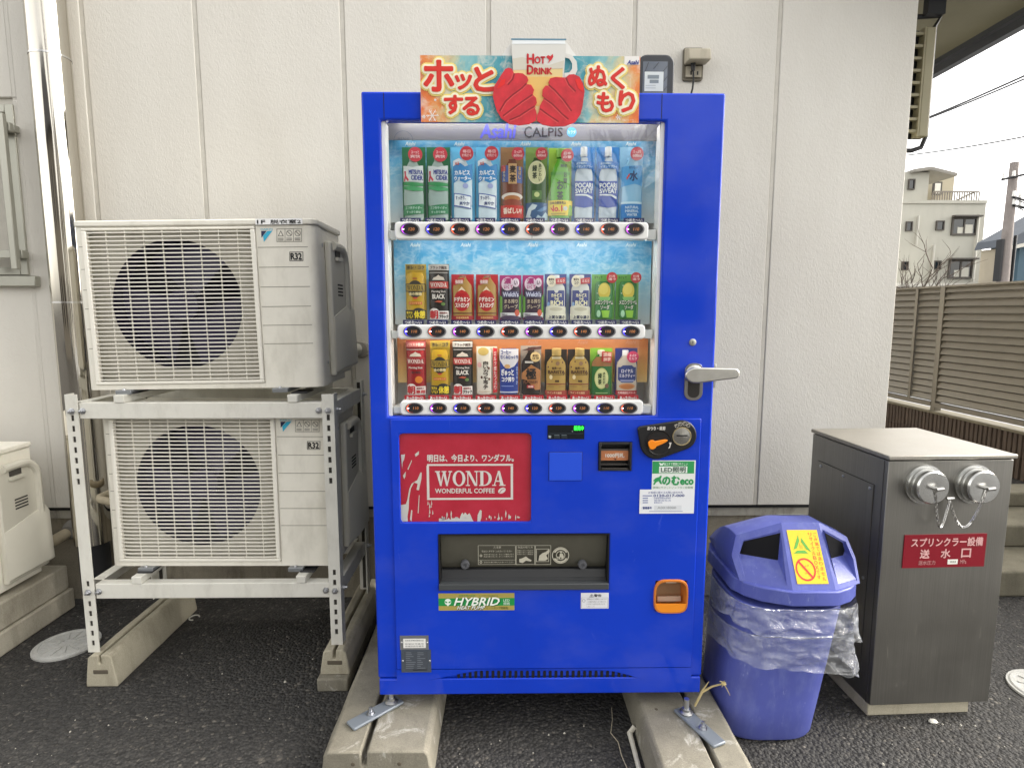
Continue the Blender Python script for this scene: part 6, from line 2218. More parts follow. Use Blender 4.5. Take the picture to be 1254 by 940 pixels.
mb.lathe([(0.0105, -.0002), (0.0105, -0.003), (0.007, -0.004), (0.001, -0.0038)], (p.x, F, p.z), 'y', 20)
mb.use(DARK).box(p.x - 0.001, p.x + 0.001, F - 0.0046, F - 0.0041, p.z - 0.004, p.z + 0.004)
mb.build('key_lock', parent=vm)
# ---- adjustable feet and their anchor plates on the blocks
for (px_, py_, nm, lab, A_, B_) in ((474, 858, 'anchor_plate', 'grey anchor plate bolted under the left foot of the blue machine', (433, 886), (486, 857)), (846, 868, 'anchor_plate', 'grey anchor plate bolted under the right foot of the blue machine', (835, 869), (878, 908))):
    A, B = G(A_[0], A_[1], MZ + 0.008), G(B_[0], B_[1], MZ + 0.008)
    p = B if px_ < 600 else A
    ft = p.lerp(B if p is A else A, 0.13)
    mb = MB().use(ZINC)
    mb.cyl((ft.x, ft.y, MZ + 0.0125), (ft.x, ft.y, ZB + 0.01), 0.0085, n=14)
    mb.use(mat('foot_nut', (0.45, 0.45, 0.44, 1), 0.4, 1.0))
    mb.lathe([(0.019, 0.0), (0.021, 0.004), (0.013, 0.009), (0.013, 0.016), (0.0085, 0.0165)], (ft.x, ft.y, MZ + 0.012), 'z', 12, smooth=False)
    mb.build('foot', parent=vm)
    t = thing(nm, ((A.x + B.x) / 2, (A.y + B.y) / 2, MZ), lab, 'anchor plate', 'anchor plates under the machine')
    d_ = (B - A).normalized(); n_ = Vector((-d_.y, d_.x, 0)) * 0.024
    A2, B2 = A - d_ * 0.012, B + d_ * 0.012
    mb = MB().use(mat('plate_paint', '#7c838b', 0.35, 0.2))
    base = [A2 + n_, A2 - n_, B2 - n_, B2 + n_]
    mb.loft([[(v.x, v.y, MZ + 0.0015) for v in base], [(v.x, v.y, MZ + 0.0115) for v in base]])
    mb.build('plate', parent=t, bevel=0.004, seg=3)
    c_ = A.lerp(B, 0.38 if px_ < 600 else 0.62)
    mb = MB().use(ZINC)
    mb.lathe([(0.014, 0.0), (0.014, 0.002), (0.0095, 0.0025), (0.0095, 0.010), (0.0055, 0.0105), (0.0055, 0.022), (0.001, 0.023)], (c_.x, c_.y, MZ + 0.0116), 'z', 6, smooth=False)
    mb.build('bolt', parent=t)

# ------------------------------------------------------------ banner on top of the machine
YBn = F - 0.012
a, b, c, d = bpx(515, 783.2, 68.5, 150, YBn)
bn = thing('banner', ((a + b) / 2, YBn, c), 'orange and teal winter drinks banner with red mittens round a mug on the machine head', 'banner')
def m_banner():
    k = N('banner_print')
    tc = k.n('TexCoord')
    sp = k.n('SeparateXYZ')
    k.l(tc.outputs['Object'], sp.inputs[0])
    ab = k.n('Math', _operation='ABSOLUTE'); k.l(sp.outputs['X'], ab.inputs[0])
    nz = k.noise(tc.outputs['Object'], 9, 5, 0.6, 0.8)
    ad = k.n('Math', _operation='MULTIPLY_ADD'); k.l(nz, ad.inputs[0]); ad.inputs[1].default_value = 0.30; k.l(ab.outputs[0], ad.inputs[2])
    c1 = k.ramp(ad.outputs[0], [(0.26, lin('#3f97a8')), (0.345, lin('#86bcc0')), (0.385, lin('#cfc79a')), (0.43, lin('#e08a45')), (0.5, lin('#d95f2a'))])
    n2 = k.noise(tc.outputs['Object'], 24, 5, 0.65, 1.2)
    c2 = k.mix(k.ramp(n2, [(0.5, 0.0), (0.68, 0.55)]), c1, lin('#e9e2cf'))
    n3 = k.noise(tc.outputs['Object'], 17, 3, 0.6)
    c3 = k.mix(k.ramp(n3, [(0.55, 0.0), (0.72, 0.35)]), c2, lin('#2d7f93'))
    k.l(c3, k.b.inputs['Base Color'])
    k.b.inputs['Roughness'].default_value = 0.35
    return k.m
mb = MB().use(m_banner()).box(a, b, YBn, YBn + 0.004, c, d)
mb.use(WHITEP)
ppx(mb, [(614, 69), (626, 51), (693, 51), (706, 69)], YBn + 0.001, WHITEP)
mb.build('board', parent=bn)
mb = MB()
rpx(mb, 764.5, 783, 69, 79.5, YBn - 0.0006, ink('#e9e6e2'))
tpx(mb, 'Asahi', 768.2, 781.5, 74, 79, YBn - 0.001, ink('#2b3a8c'), bold=0.0006, slant=0.08)
for cx_, cy_, r in ((529.5, 141.5, 8), (757.5, 143.5, 3.6), (519, 143, 2.2), (533, 122.5, 1.6)):
    for i in range(6):
        t_ = pi * i / 3
        u, v = cos(t_), sin(t_)
        ppx(mb, [(cx_ - v * .45, cy_ + u * .45), (cx_ + u * r - v * .45, cy_ + v * r + u * .45), (cx_ + u * r + v * .45, cy_ + v * r - u * .45), (cx_ + v * .45, cy_ - u * .45)], YBn - 0.0008, ink('#f1e9e2'))
        for s in (-1, 1):
            w_ = t_ + s * .9
            bx_, by_ = cx_ + u * r * .6, cy_ + v * r * .6
            ppx(mb, [(bx_, by_), (bx_ + cos(w_) * r * .32, by_ + sin(w_) * r * .32), (bx_ + cos(w_) * r * .32 + .5, by_ + sin(w_) * r * .32 + .5), (bx_ + .5, by_ + .5)], YBn - 0.0009, ink('#f1e9e2'))
tpx(mb, '※写真はイメージです', 762, 776, 146, 148.5, YBn - 0.0008, ink('#f1d9c9'))
CR1, CR2, RT = ink('#f2dd7d'), ink('#f6f0d2'), ink('#d42a1d')
for ch, x0, x1, y0, y1 in (('ホ', 520, 555.5, 75.5, 112), ('ッ', 558, 577.5, 92.5, 110), ('と', 581, 604.5, 84, 112), ('す', 545, 566.5, 118, 140), ('る', 567.5, 587, 120, 141.5),
                           ('ぬ', 720.5, 742.5, 82, 106), ('く', 748, 764, 84, 109.5), ('も', 731, 750.5, 114.5, 137.5), ('り', 757.5, 776.5, 112.5, 137.5)):
    big = 0.0032 if ch in 'ホと' else 0.0025
    A, B = W(x0, y1, YBn), W(x1, y1, YBn)
    V_ = W(x0, y0, YBn).z - A.z
    U_ = B.x - A.x
    for m_, rg, rd, dy in ((CR1, 16, 0.0135, .0006), (CR2, 14, 0.0092, .0026), (RT, 10, big, .0044)):
        text(mb, ch, (A.x, YBn - dy, A.z), (U_, 0, 0), (0, 0, V_), m_, ring=rg, rad=rd, step=0.0001)
mb.build('lettering', parent=bn)
# mug
MUG = ink('#d9d8d2', 0.3)
mb = MB().use(MUG)
YM = YBn - 0.006
mug = [px2(x, y, YM) for x, y in ((627, 49), (640, 48), (675, 48), (691, 49), (693, 56), (692, 70), (690, 100), (686, 150), (634, 150), (629, 100), (626.5, 60))]
mb.prism(mug, YM - 0.003, YBn - 0.0055)
hp = [px2(x, y, YM) for x, y in ((692, 66), (700, 68), (706, 76), (707, 86), (704, 93), (697, 96), (691, 96), (691, 90), (697, 89.5), (700.5, 85), (700.5, 78), (697, 72.5), (692, 71))]
nh = len(hp)
mb.loft([[(x, YM - 0.003, z) for x, z in hp], [(x, YBn - 0.0055, z) for x, z in hp]], cap=False)
for i in range(6):
    mb.poly([(hp[i][0], YM - 0.003, hp[i][1]), (hp[i + 1][0], YM - 0.003, hp[i + 1][1]), (hp[nh - 2 - i][0], YM - 0.003, hp[nh - 2 - i][1]), (hp[nh - 1 - i][0], YM - 0.003, hp[nh - 1 - i][1])])
qm = YM - 0.0036
ppx(mb, [(627.5, 49.5), (691.5, 49.5), (692.6, 54), (626.8, 54)], qm, ink('#eef3f5'))
ppx(mb, [(628.4, 84), (689.6, 80), (686, 149), (634, 149)], qm, ink('#dfc98e'))
ppx(mb, [(629, 94), (688.8, 94), (686.6, 130), (632, 130)], qm - .0003, ink('#e3b968'))
ppx(mb, [(627.6, 72), (640, 70), (655, 76), (672, 80), (690.6, 74), (689.8, 84), (628.4, 86)], qm - .0005, ink('#cfcabb'))
for (xa, xb, ya, yb) in ((626, 693.5, 47.4, 49.2),): rpx(mb, xa, xb, ya, yb, qm - .0006, ink('#5f8aa0'))
HR = ink('#c8202a')
tpx(mb, 'H', 645.6, 653.6, 66.4, 78, qm - .0008, HR, bold=0.0014); tpx(mb, 'OT', 654.8, 667.4, 69.6, 78, qm - .0008, HR, bold=0.0011)
tpx(mb, 'D', 645.6, 653, 80.2, 91, qm - .0008, HR, bold=0.0014); tpx(mb, 'RINK', 654.4, 676, 83.4, 91, qm - .0008, HR, bold=0.0011)
hs_ = [(668.8, 70), (671, 67.6), (674, 69), (677, 66.2), (677.6, 69.6), (675.5, 73.5), (670.5, 78), (672.8, 73.6), (675.2, 70), (674, 71.2), (671.4, 70), (670, 72.5)]
ppx(mb, hs_[:8][::1], qm - .0008, HR)
mb.build('mug_cutout', parent=bn, bevel=0.0008)
# mittens
RM = mat('mitten_print', '#c72733', 0.5, var=0.22, vscale=26)
RMD = ink('#8d1720')
RML = ink('#d84a4c')
YT = YM - 0.0075
left = [(606, 128), (603.5, 118), (605, 106), (610, 98), (615, 90), (619, 84.5), (623, 83), (627, 84.5), (629.5, 90), (634, 89.5), (640, 90), (645.5, 94), (647, 98), (644.5, 103), (650.5, 104), (654, 110), (652.5, 116), (656.5, 120), (657.5, 126), (654.5, 131), (656.5, 136), (657.5, 141), (656, 148), (648, 152), (636, 153.5), (624, 152), (614, 145), (608.5, 136)]
right = [(714.5, 122), (716, 112), (714, 102), (709.5, 94), (703, 91), (697, 91.5), (693, 95), (687.5, 95), (680, 94.5), (674, 96), (671.5, 101), (674, 105), (668, 105), (664.5, 110), (664, 117), (667, 121), (664, 124), (661, 130), (660, 137), (657.8, 141), (657.5, 148), (664, 152.5), (676, 155), (692, 154.5), (704, 150), (711, 140), (713.5, 130)]
for mpts, nm in ((left, 'mitten_cutout'), (right, 'mitten_cutout')):
    mb = MB().use(RM)
    P_ = [px2(x, y, YT) for x, y in mpts]
    fv = [mb.bm.verts.new((x, YT, z)) for x, z in P_]
    bv = [mb.bm.verts.new((x, YM - 0.0042, z)) for x, z in P_]
    f_ = mb.f(fv)
    for i in range(len(P_)): mb.f([fv[i], fv[(i + 1) % len(P_)], bv[(i + 1) % len(P_)], bv[i]])
    lines = ([[(612, 136), (619, 124), (628, 116), (639, 108), (645, 102)], [(616, 142), (628, 133), (640, 124), (652, 116)], [(624, 147), (636, 142), (648, 134), (655, 130)], [(630, 90), (628, 97), (622, 104)]] if mpts is left else
             [[(672, 104), (680, 111), (690, 122), (700, 136)], [(666, 120), (676, 127), (688, 139), (696, 146)], [(661, 133), (672, 141), (684, 149)], [(693, 95), (697, 104), (705, 112)]])
    for ln in lines:
        for (x0, y0), (x1, y1) in zip(ln, ln[1:]):
            dx, dy = x1 - x0, y1 - y0
            L = sqrt(dx * dx + dy * dy)
            nx, ny = -dy / L * .75, dx / L * .75
            ppx(mb, [(x0 - nx, y0 - ny), (x1 - nx, y1 - ny), (x1 + nx, y1 + ny), (x0 + nx, y0 + ny)], YT - .0005, RMD)
            ppx(mb, [(x0 + nx * 1.6, y0 + ny * 1.6), (x1 + nx * 1.6, y1 + ny * 1.6), (x1 + nx * 3.2, y1 + ny * 3.2), (x0 + nx * 3.2, y0 + ny * 3.2)], YT - .0003, RML)
    cuff = ([(614, 98), (619.5, 96.5), (618, 103), (611, 108), (608, 109)] if mpts is left else [(704, 97), (710, 96.5), (714, 106), (714, 113), (708, 108)])
    ppx(mb, cuff, YT - .0006, ink('#e01f1c'))
    mb.build(nm, parent=bn)

# ------------------------------------------------------------ framed display standing on the machine
YD = F + 0.10
a, b, c, d = bpx(781, 826, 66.5, 113, YD)
t = thing('display_frame', ((a + b) / 2, YD, ZT), 'dark framed notice screen standing on top of the machine behind the banner', 'screen')
mb = MB().use(mat('frame_charcoal', '#33363a', 0.5))
c = ZT - 0.0035
r = 0.028
outp = [(a, c), (b, c)] + [(b - r + r * cos(t_), d - r + r * sin(t_)) for t_ in [pi / 2 * i / 6 for i in range(7)]] + [(a + r + r * cos(t_), d - r + r * sin(t_)) for t_ in [pi / 2 + pi / 2 * i / 6 for i in range(7)]]
mb.prism(outp, YD, YD + 0.05)
mb.build('frame', parent=t, bevel=0.005, seg=3)
a, b, c, d = bpx(787, 817.3, 75.5, 112.5, YD - 0.001)
c = ZT + 0.002
mb = MB().use(mat('screen_grey', '#5e6670', 0.08, spec=0.8))
mb.box(a, b, YD - 0.0012, YD - 0.0002, c, d)
rpx(mb, 789, 812, 88, 111.8, YD - 0.002, ink('#cfd6d4'))
rpx(mb, 793, 807, 92, 96.6, YD - 0.0024, ink('#7c878c')); rpx(mb, 795.5, 806.5, 97.8, 102, YD - 0.0024, ink('#7c878c'))
for y in (104.5, 107.5): rpx(mb, 790.5, 803, y, y + .8, YD - 0.0024, ink('#aab3b2'))
mb.use(ink('#2c3036'))
for x, y, x2_, y2_ in ((789.5, 88, 794, 76.5), (800, 84.5, 806.5, 76.5), (811.5, 88, 817, 81), (812, 100, 817, 93.5), (812.5, 111, 817, 105.5)):
    ppx(mb, [(x, y), (x + .8, y), (x2_ + .8, y2_), (x2_, y2_)], YD - 0.0022, ink('#2c3036'))
mb.build('screen', parent=t)

# ------------------------------------------------------------ drink samples in the display
YCARD = F + 0.088
YBODY = F + 0.068
BOT = [(.10, 0), (.90, 0), (.94, .03), (.94, .18), (.91, .21), (.94, .24), (.94, .60), (.91, .68), (.80, .77), (.66, .85), (.65, .88), (.35, .88), (.34, .85), (.20, .77), (.09, .68), (.06, .60), (.06, .24), (.09, .21), (.06, .18), (.06, .03)]
CAN = [(.12, 0), (.88, 0), (.93, .03), (.95, .06), (.95, .92), (.91, .96), (.86, 1), (.14, 1), (.09, .96), (.05, .92), (.05, .06), (.07, .03)]
STUB = [(.10, 0), (.90, 0), (.96, .03), (.96, .64), (.92, .72), (.76, .82), (.70, .86), (.70, .88), (.30, .88), (.30, .86), (.24, .82), (.08, .72), (.04, .64), (.04, .03)]
BOX_ = [(.06, 0), (.94, 0), (.96, .02), (.96, .80), (.90, .86), (.80, .90), (.20, .90), (.10, .86), (.04, .80), (.04, .02)]
GLS = [(.30, 0), (.70, 0), (.74, .03), (.90, .62), (.90, .68), (.10, .68), (.10, .62), (.26, .03)]
def drink(name, label, cat, box, card, body=None, cap=None, layers=(), badge=None, group=None, gb=(0, 1), front=None):
    """box: pixel box; card: backing card colour or None; body: (outline, colour, (u0,u1,v0,v1)); layers in card coordinates"""
    a, b, c, d = bpx(*box, YCARD)
    Wd, Hd = b - a, d - c
    t = thing(name, ((a + b) / 2, YCARD, c), label, cat, group)
    if card:
        mb = MB().use(ink(card)).box(a, b, YCARD, YCARD + 0.002, c, d)
        if front:
            for col, pts in front:
                mb.use(ink(col)); mb.poly([(a + u * Wd, YCARD - 0.0006, c + v * Hd) for u, v in pts])
        mb.build('backing_card', parent=t)
    yl = YCARD - 0.001
    D, xc, hw = 0.0, (a + b) / 2, Wd / 2
    if body:
        out, col, (u0, u1, v0, v1) = body
        D = 0.017 if out is not CAN else 0.015
        xc, hw = a + (u0 + u1) / 2 * Wd, (u1 - u0) / 2 * Wd
        yl = YCARD - 0.005
    def curve(mb, keep=None):                       # bend a flat front into a half round relief
        bm = mb.bm
        for i in range(1, 10):
            x = xc - hw + 2 * hw * i / 10
            bmesh.ops.bisect_plane(bm, geom=list(bm.verts) + list(bm.edges) + list(bm.faces), plane_co=(x, 0, 0), plane_no=(1, 0, 0))
        for v in bm.verts:
            if keep is None or v.co.y < keep:
                t_ = max(-1, min(1, (v.co.x - xc) / hw))
                v.co.y -= D * sqrt(max(0.0, 1 - (t_ * .985) ** 2))
    if body:
        mb = MB().use(mat('sample_' + col.lstrip('#'), col, 0.22))
        mb.prism([(a + (u0 + (u1 - u0) * u) * Wd, c + (v0 + (v1 - v0) * v) * Hd) for u, v in out], yl, YCARD - 0.0005)
        curve(mb, YCARD - 0.002)
        mb.build('body', parent=t, smooth=True, sharp=50)
        yl -= 0.0005
    if cap:
        col, u0, u1, v0, v1 = cap
        mb = MB().use(mat('sample_' + col.lstrip('#'), col, 0.3))
        cxp, cr = a + (u0 + u1) / 2 * Wd, (u1 - u0) / 2 * Wd
        mb.lathe([(cr * .97, c + v0 * Hd), (cr, c + v0 * Hd + 0.001), (cr, c + v1 * Hd - 0.0015), (cr * .9, c + v1 * Hd), (0.0005, c + v1 * Hd)], (cxp, YCARD - cr - 0.001, 0), 'z', 20)
        mb.build('cap', parent=t)
    if layers:
        mb = MB()
        for i, L in enumerate(layers):
            y = yl - 0.0003 * i
            def p(u, v): return (a + u * Wd, y, c + v * Hd)
            k = L[0]
            if k == 'r':
                _, u0, u1, v0, v1, col = L
                mb.use(ink(col)); mb.poly([p(u0, v0), p(u1, v0), p(u1, v1), p(u0, v1)])
            elif k == 'p':
                mb.use(ink(L[2])); mb.poly([p(u, v) for u, v in L[1]])
            elif k == 'o':
                _, u, v, ru, rv, col = L
                mb.use(ink(col)); q = p(u, v); mb.disc(q, ru * Wd, 24, rv * Hd)
            elif k == 't':
                _, s, u0, u1, v0, v1, col = L[:7]
                bold = L[7] if len(L) > 7 else 0.0005
                text(mb, s, p(u0, v0), ((u1 - u0) * Wd, 0, 0), (0, 0, (v1 - v0) * Hd), ink(col), bold=bold)
            elif k == 'v':                      # vertical lettering
                _, s, u0, u1, v0, v1, col = L[:7]
                bold = L[7] if len(L) > 7 else 0.0005
                n = len(s)
                for j, ch in enumerate(s):
                    va = v1 - (v1 - v0) * (j + 1) / n
                    text(mb, ch, p(u0, va + (v1 - v0) / n * .1), ((u1 - u0) * Wd, 0, 0), (0, 0, (v1 - v0) / n * .84 * Hd), ink(col), bold=bold)
            elif k == 's':
                _, s, u0, u1, v0, v1, col = L
                q = p(u0, v0)
                serif(mb, s, q, ((u1 - u0) * Wd, 0, 0), (0, 0, (v1 - v0) * Hd), ink(col))
        if body: curve(mb)
        mb.build('printed_label', parent=t)
    if badge:
        u, v, r, col, lines, tcol = badge
        x, z, rr = a + u * Wd, c + v * Hd, r * Wd
        mb = MB().use(ink(col, 0.35))
        n = 28
        yb_ = YCARD - 0.026
        mb.loft([[(x + rr * cos(2 * pi * i / n), y, z + rr * sin(2 * pi * i / n)) for i in range(n)] for y in (yb_, yb_ + 0.0015)])
        m = len(lines)
        hh = rr * (1.1 if m > 1 else 0.75) / m
        for j, s in enumerate(lines):
            w_ = rr * (1.35 if j or m == 1 else 1.1)
            text(mb, s, (x - w_ / 2, yb_ - 0.0005, z + hh * (m / 2 - j - 1) + hh * .1), (w_, 0, 0), (0, 0, hh * .78), ink(tcol), bold=0.0004)
        mb.build('badge', parent=t)
    return t
B5 = (0.03, 0.97, 0.0, 1.0)
SODA = '#7fa394'
for i, (x0, x1, w_) in enumerate(((493, 521.5, 'left'), (523, 551.5, 'right'))):
    drink('drink_bottle', w_ + ' clear soda bottle of the two on green cards, top row', 'bottle', (x0, x1, 180.5, 271),
        '#1f6a44', (BOT, '#a7b9b2', (.04, .96, 0, .93)), None,
        [('r', .08, .92, .52, .70, '#d5dcdc'), ('p', [(.08, .70), (.92, .70), (.92, .74), (.5, .71), (.08, .735)], '#d5dcdc'),
         ('t', 'MITSUYA', .33, .90, .615, .675, '#31408f', .0006), ('t', 'CIDER', .42, .90, .54, .60, '#31408f', .0006),
         ('p', [(.12, .66), (.20, .66), (.20, .60), (.32, .545), (.28, .52), (.18, .565), (.14, .51), (.10, .54), (.14, .60)], '#c8344a'),
         ('p', [(.08, .52), (.92, .50), (.92, .46), (.5, .45), (.08, .475)], '#2c8a4e'), ('p', [(.08, .46), (.92, .44), (.92, .40), (.5, .39), (.08, .42)], '#3f9a60'),
         ('r', .08, .92, .20, .375, '#98aca6'), ('p', [(.08, .06), (.92, .09), (.92, .225), (.08, .19)], '#2f7e52'),
         ('t', '三ツ矢サイダー', .16, .86, .145, .185, '#b9d8c6', .0002), ('t', 'すっきり爽快', .2, .8, .09, .125, '#b9d8c6', .0002)],
        (.62, .875, .30, '#cf3f4d', ['スーッと', '爽快'], '#f0c9c9'), 'soda bottles on green cards')
for i, (x0, x1, w_) in enumerate(((553, 581.5, 'left'), (583, 611.5, 'right'))):
    drink('drink_bottle', w_ + ' white milky drink bottle of the two, top row', 'bottle', (x0, x1, 180.5, 271),
        '#5fb2da', (BOT, '#c9dbe4', (.06, .94, 0, .93)), None,
        [('p', [(.09, .74), (.35, .78), (.6, .72), (.91, .76), (.91, .56), (.6, .50), (.3, .54), (.09, .50)], '#2f86c4'), ('p', [(.09, .80), (.35, .83), (.6, .77), (.35, .765), (.09, .73)], '#dfe8ee'),
         ('t', 'カルピス', .16, .80, .61, .67, '#e9f2f7', .0006), ('t', 'ウォーター', .14, .84, .535, .59, '#e9f2f7', .0006),
         ('o', .62, .46, .12, .035, '#9aa6d2'), ('t', '水玉', .18, .36, .74, .78, '#cf5a52', .0004),
         ('p', [(.10, .19), (.84, .15), (.86, .33), (.12, .37)], '#4a62a8'), ('p', [(.13, .205), (.82, .165), (.835, .315), (.145, .355)], '#e4ebef'),
         ('t', 'すっきり、', .19, .62, .275, .325, '#3d4f86', .0003), ('t', '爽やか', .36, .78, .20, .25, '#3d4f86', .0003)],
        (.68, .89, .29, '#c6353f', ['毎日', 'カラダにピース'], '#efc4c2'), 'milky drink bottles on pale blue cards')
drink('drink_bottle', 'brown barley tea bottle with a blue label and a tea bowl picture, top row', 'bottle', (613, 641, 180.5, 271),
    '#8c6a45', (BOT, '#6d3a26', (.02, .98, 0, .93)), None,
    [('p', [(.05, .74), (.95, .72), (.95, .50), (.05, .52)], '#3f5795'), ('p', [(.34, .76), (.70, .76), (.70, .49), (.34, .49)], '#c9a06c'), ('t', '麦', .40, .66, .635, .73, '#2d1a14', .0009), ('t', '茶', .40, .66, .515, .61, '#2d1a14', .0009),
     ('v', 'ミネラル', .10, .20, .52, .72, '#d8c9a8', .0002), ('v', '香ばし', .78, .88, .55, .72, '#e0b24f', .0002), ('r', .04, .22, .66, .735, '#b13a3a'),
     ('o', .5, .315, .46, .055, '#dcd3c6'), ('o', .5, .29, .36, .045, '#a96a34'), ('o', .5, .235, .40, .05, '#8a3a22'),
     ('r', .0, 1.0, .03, .20, '#b9261f'), ('t', '香ばしい!', .12, .90, .085, .165, '#f1d9c8', .0007)],
    (.75, .885, .27, '#c8404c', ['たっぷり', '600ml'], '#eebfbf'))
drink('drink_bottle', 'dark green tea bottle with a cream oval label over a wave picture, top row', 'bottle', (643.5, 670.5, 180.5, 271),
    '#6f8f45', (BOT, '#35552c', (.02, .98, 0, .95)), None,
    [('o', .5, .64, .40, .155, '#d5d3ac'), ('o', .5, .64, .36, .14, '#cbcb9c'), ('v', '緑茶', .30, .50, .55, .74, '#33402a', .0007), ('v', 'あじわい', .58, .70, .52, .76, '#3d4a2c', .0003),
     ('p', [(.28, .40), (.72, .40), (.72, .28), (.28, .28)], '#4b7338'), ('o', .5, .345, .12, .035, '#c5cf8f'),
     ('r', .0, 1.0, .0, .235, '#31567f'), ('p', [(0, .03), (.12, .16), (.3, .22), (.52, .2), (.42, .15), (.26, .13), (.2, .06), (.36, .0), (0, 0)], '#c5d4d8'),
     ('p', [(.4, 0), (.55, .07), (.72, .04), (.9, .11), (1, .08), (1, 0)], '#a9c0cc'), ('p', [(.5, .12), (.7, .16), (.95, .2), (.95, .15), (.7, .11)], '#5f86ad')],
    (.70, .885, .27, '#c03f48', ['たっぷり', '600ml'], '#eebfbf'))
drink('drink_bottle', 'bright green tea bottle with a yellow number one card in front', 'bottle', (671.5, 699.5, 181.5, 271.5),
    '#8fb63c', (BOT, '#5fa92b', (.04, .96, 0, .95)), ('#7fb04a', .32, .68, .85, .97),
    [('r', .08, .92, .62, .66, '#4c9424'), ('v', 'おーい', .64, .78, .42, .66, '#2a4f1d', .0004), ('v', 'お茶', .36, .62, .26, .55, '#1f3a1a', .0009), ('t', '緑茶', .5, .8, .72, .76, '#2a4f1d', .0003),
     ('r', -.02, 1.04, .07, .275, '#e3c832'), ('p', [(.84, .07), (1.04, .07), (1.04, .2), (.9, .22)], '#7fae3a'), ('t', 'No.1', .02, .58, .125, .205, '#c8281e', .0009), ('t', '日本の緑茶売上', .05, .75, .222, .26, '#5b4a1c', .0003), ('r', .04, .72, .085, .105, '#b39a2c'), ('o', .72, .165, .09, .03, '#c2c6bd')],
    (.78, .875, .27, '#c83c48', ['日本', 'の茶'], '#f0cfcf'))
for i, (x0, x1, w_) in enumerate(((700.5, 728, 'left'), (730, 757.5, 'right'))):
    drink('drink_bottle', w_ + ' white capped sports drink bottle of the two with blue bands, top row', 'bottle', (x0, x1, 180.5, 271),
        '#2f7ec4', (BOT, '#b9c6d0', (.06, .94, 0, .95)), ('#ccd2d4', .34, .64, .86, .985),
        [('r', .09, .91, .40, .51, '#2b4ba4'), ('p', [(.09, .51), (.91, .51), (.91, .535), (.5, .52), (.09, .535)], '#2b4ba4'), ('p', [(.09, .19), (.5, .165), (.91, .19), (.91, .41), (.09, .41)], '#2b4ba4'),
         ('t', 'POCARI', .13, .88, .435, .50, '#dfe6ea', .0006), ('t', 'SWEAT', .13, .88, .365, .425, '#dfe6ea', .0006), ('p', [(.13, .335), (.6, .325), (.88, .285), (.88, .32), (.6, .35), (.13, .352)], '#dfe6ea'),
         ('r', .05, .95, .69, .785, '#2f74bd'), ('t', '水分補給に', .14, .6, .745, .775, '#bcd8ee', .0002), ('t', 'イオンサプライ', .14, .86, .70, .735, '#bcd8ee', .0002)],
        None, 'sports drink bottles with blue bands')
drink('drink_bottle', 'pale blue mineral water bottle with a red splash, rightmost in the top row', 'bottle', (758.5, 786.5, 180.5, 271),
    '#8fc3e2', (BOT, '#8fc0de', (.02, .98, 0, .95)), None,
    [('p', [(.05, .72), (.95, .74), (.95, .46), (.6, .49), (.05, .45)], '#4f9fd8'), ('t', '水', .38, .72, .53, .66, '#1f3d6b', .0012), ('p', [(.26, .54), (.38, .60), (.36, .63), (.24, .57)], '#cf4a3a'), ('t', 'おいしい', .34, .72, .69, .725, '#2c5c96', .0002),
     ('r', .05, .95, .22, .25, '#c5e2ee'), ('r', .05, .95, .02, .22, '#2f7fc4'), ('t', 'NATURAL', .22, .80, .155, .19, '#cfe4f0', .0003), ('t', 'MINERAL', .22, .80, .105, .14, '#cfe4f0', .0003), ('t', 'WATER', .28, .74, .055, .09, '#cfe4f0', .0003)],
    (.66, .885, .28, '#c94853', ['たっぷり', '600ml'], '#eec8c8'))
# coffee cans, middle and bottom rows
def gold_can(box, row):
    drink('drink_can', 'gold coffee can with a black and gold label in the %s row' % row, 'can', box, '#b49a2e', (CAN, '#c09a22', (.04, .96, .0, .84)), None,
        [('r', .06, .94, .885, .985, '#8f7a33'), ('t', 'キレ・コク', .14, .94, .905, .965, '#2a2212', .0005), ('o', .5, .55, .36, .155, '#2a251c'), ('r', .02, .98, .50, .645, '#2a251c'), ('r', .06, .94, .515, .63, '#a98d2c'),
         ('s', 'WONDA', .10, .90, .53, .615, '#2a2212'), ('t', '金の微糖', .20, .80, .435, .49, '#e0cf9a', .0005), ('p', [(.36, .40), (.64, .40), (.55, .37), (.45, .37)], '#c2402c'), ('r', .18, .82, .27, .32, '#c2552c'), ('t', 'ひろがるコク', .22, .78, .28, .31, '#e8c25a', .0002),
         ('t', 'PREMIUM', .4, .6, .72, .75, '#a03a24', .0002), ('r', .0, 1, .0, .17, '#26221a'), ('o', .66, .12, .32, .09, '#26221a'), ('t', '休憩', .44, .96, .02, .155, '#e6cf2c', .0009), ('t', '贅沢な', .05, .36, .10, .145, '#e6cf2c', .0003), ('t', 'いい', .06, .38, .02, .085, '#e6cf2c', .0006)])
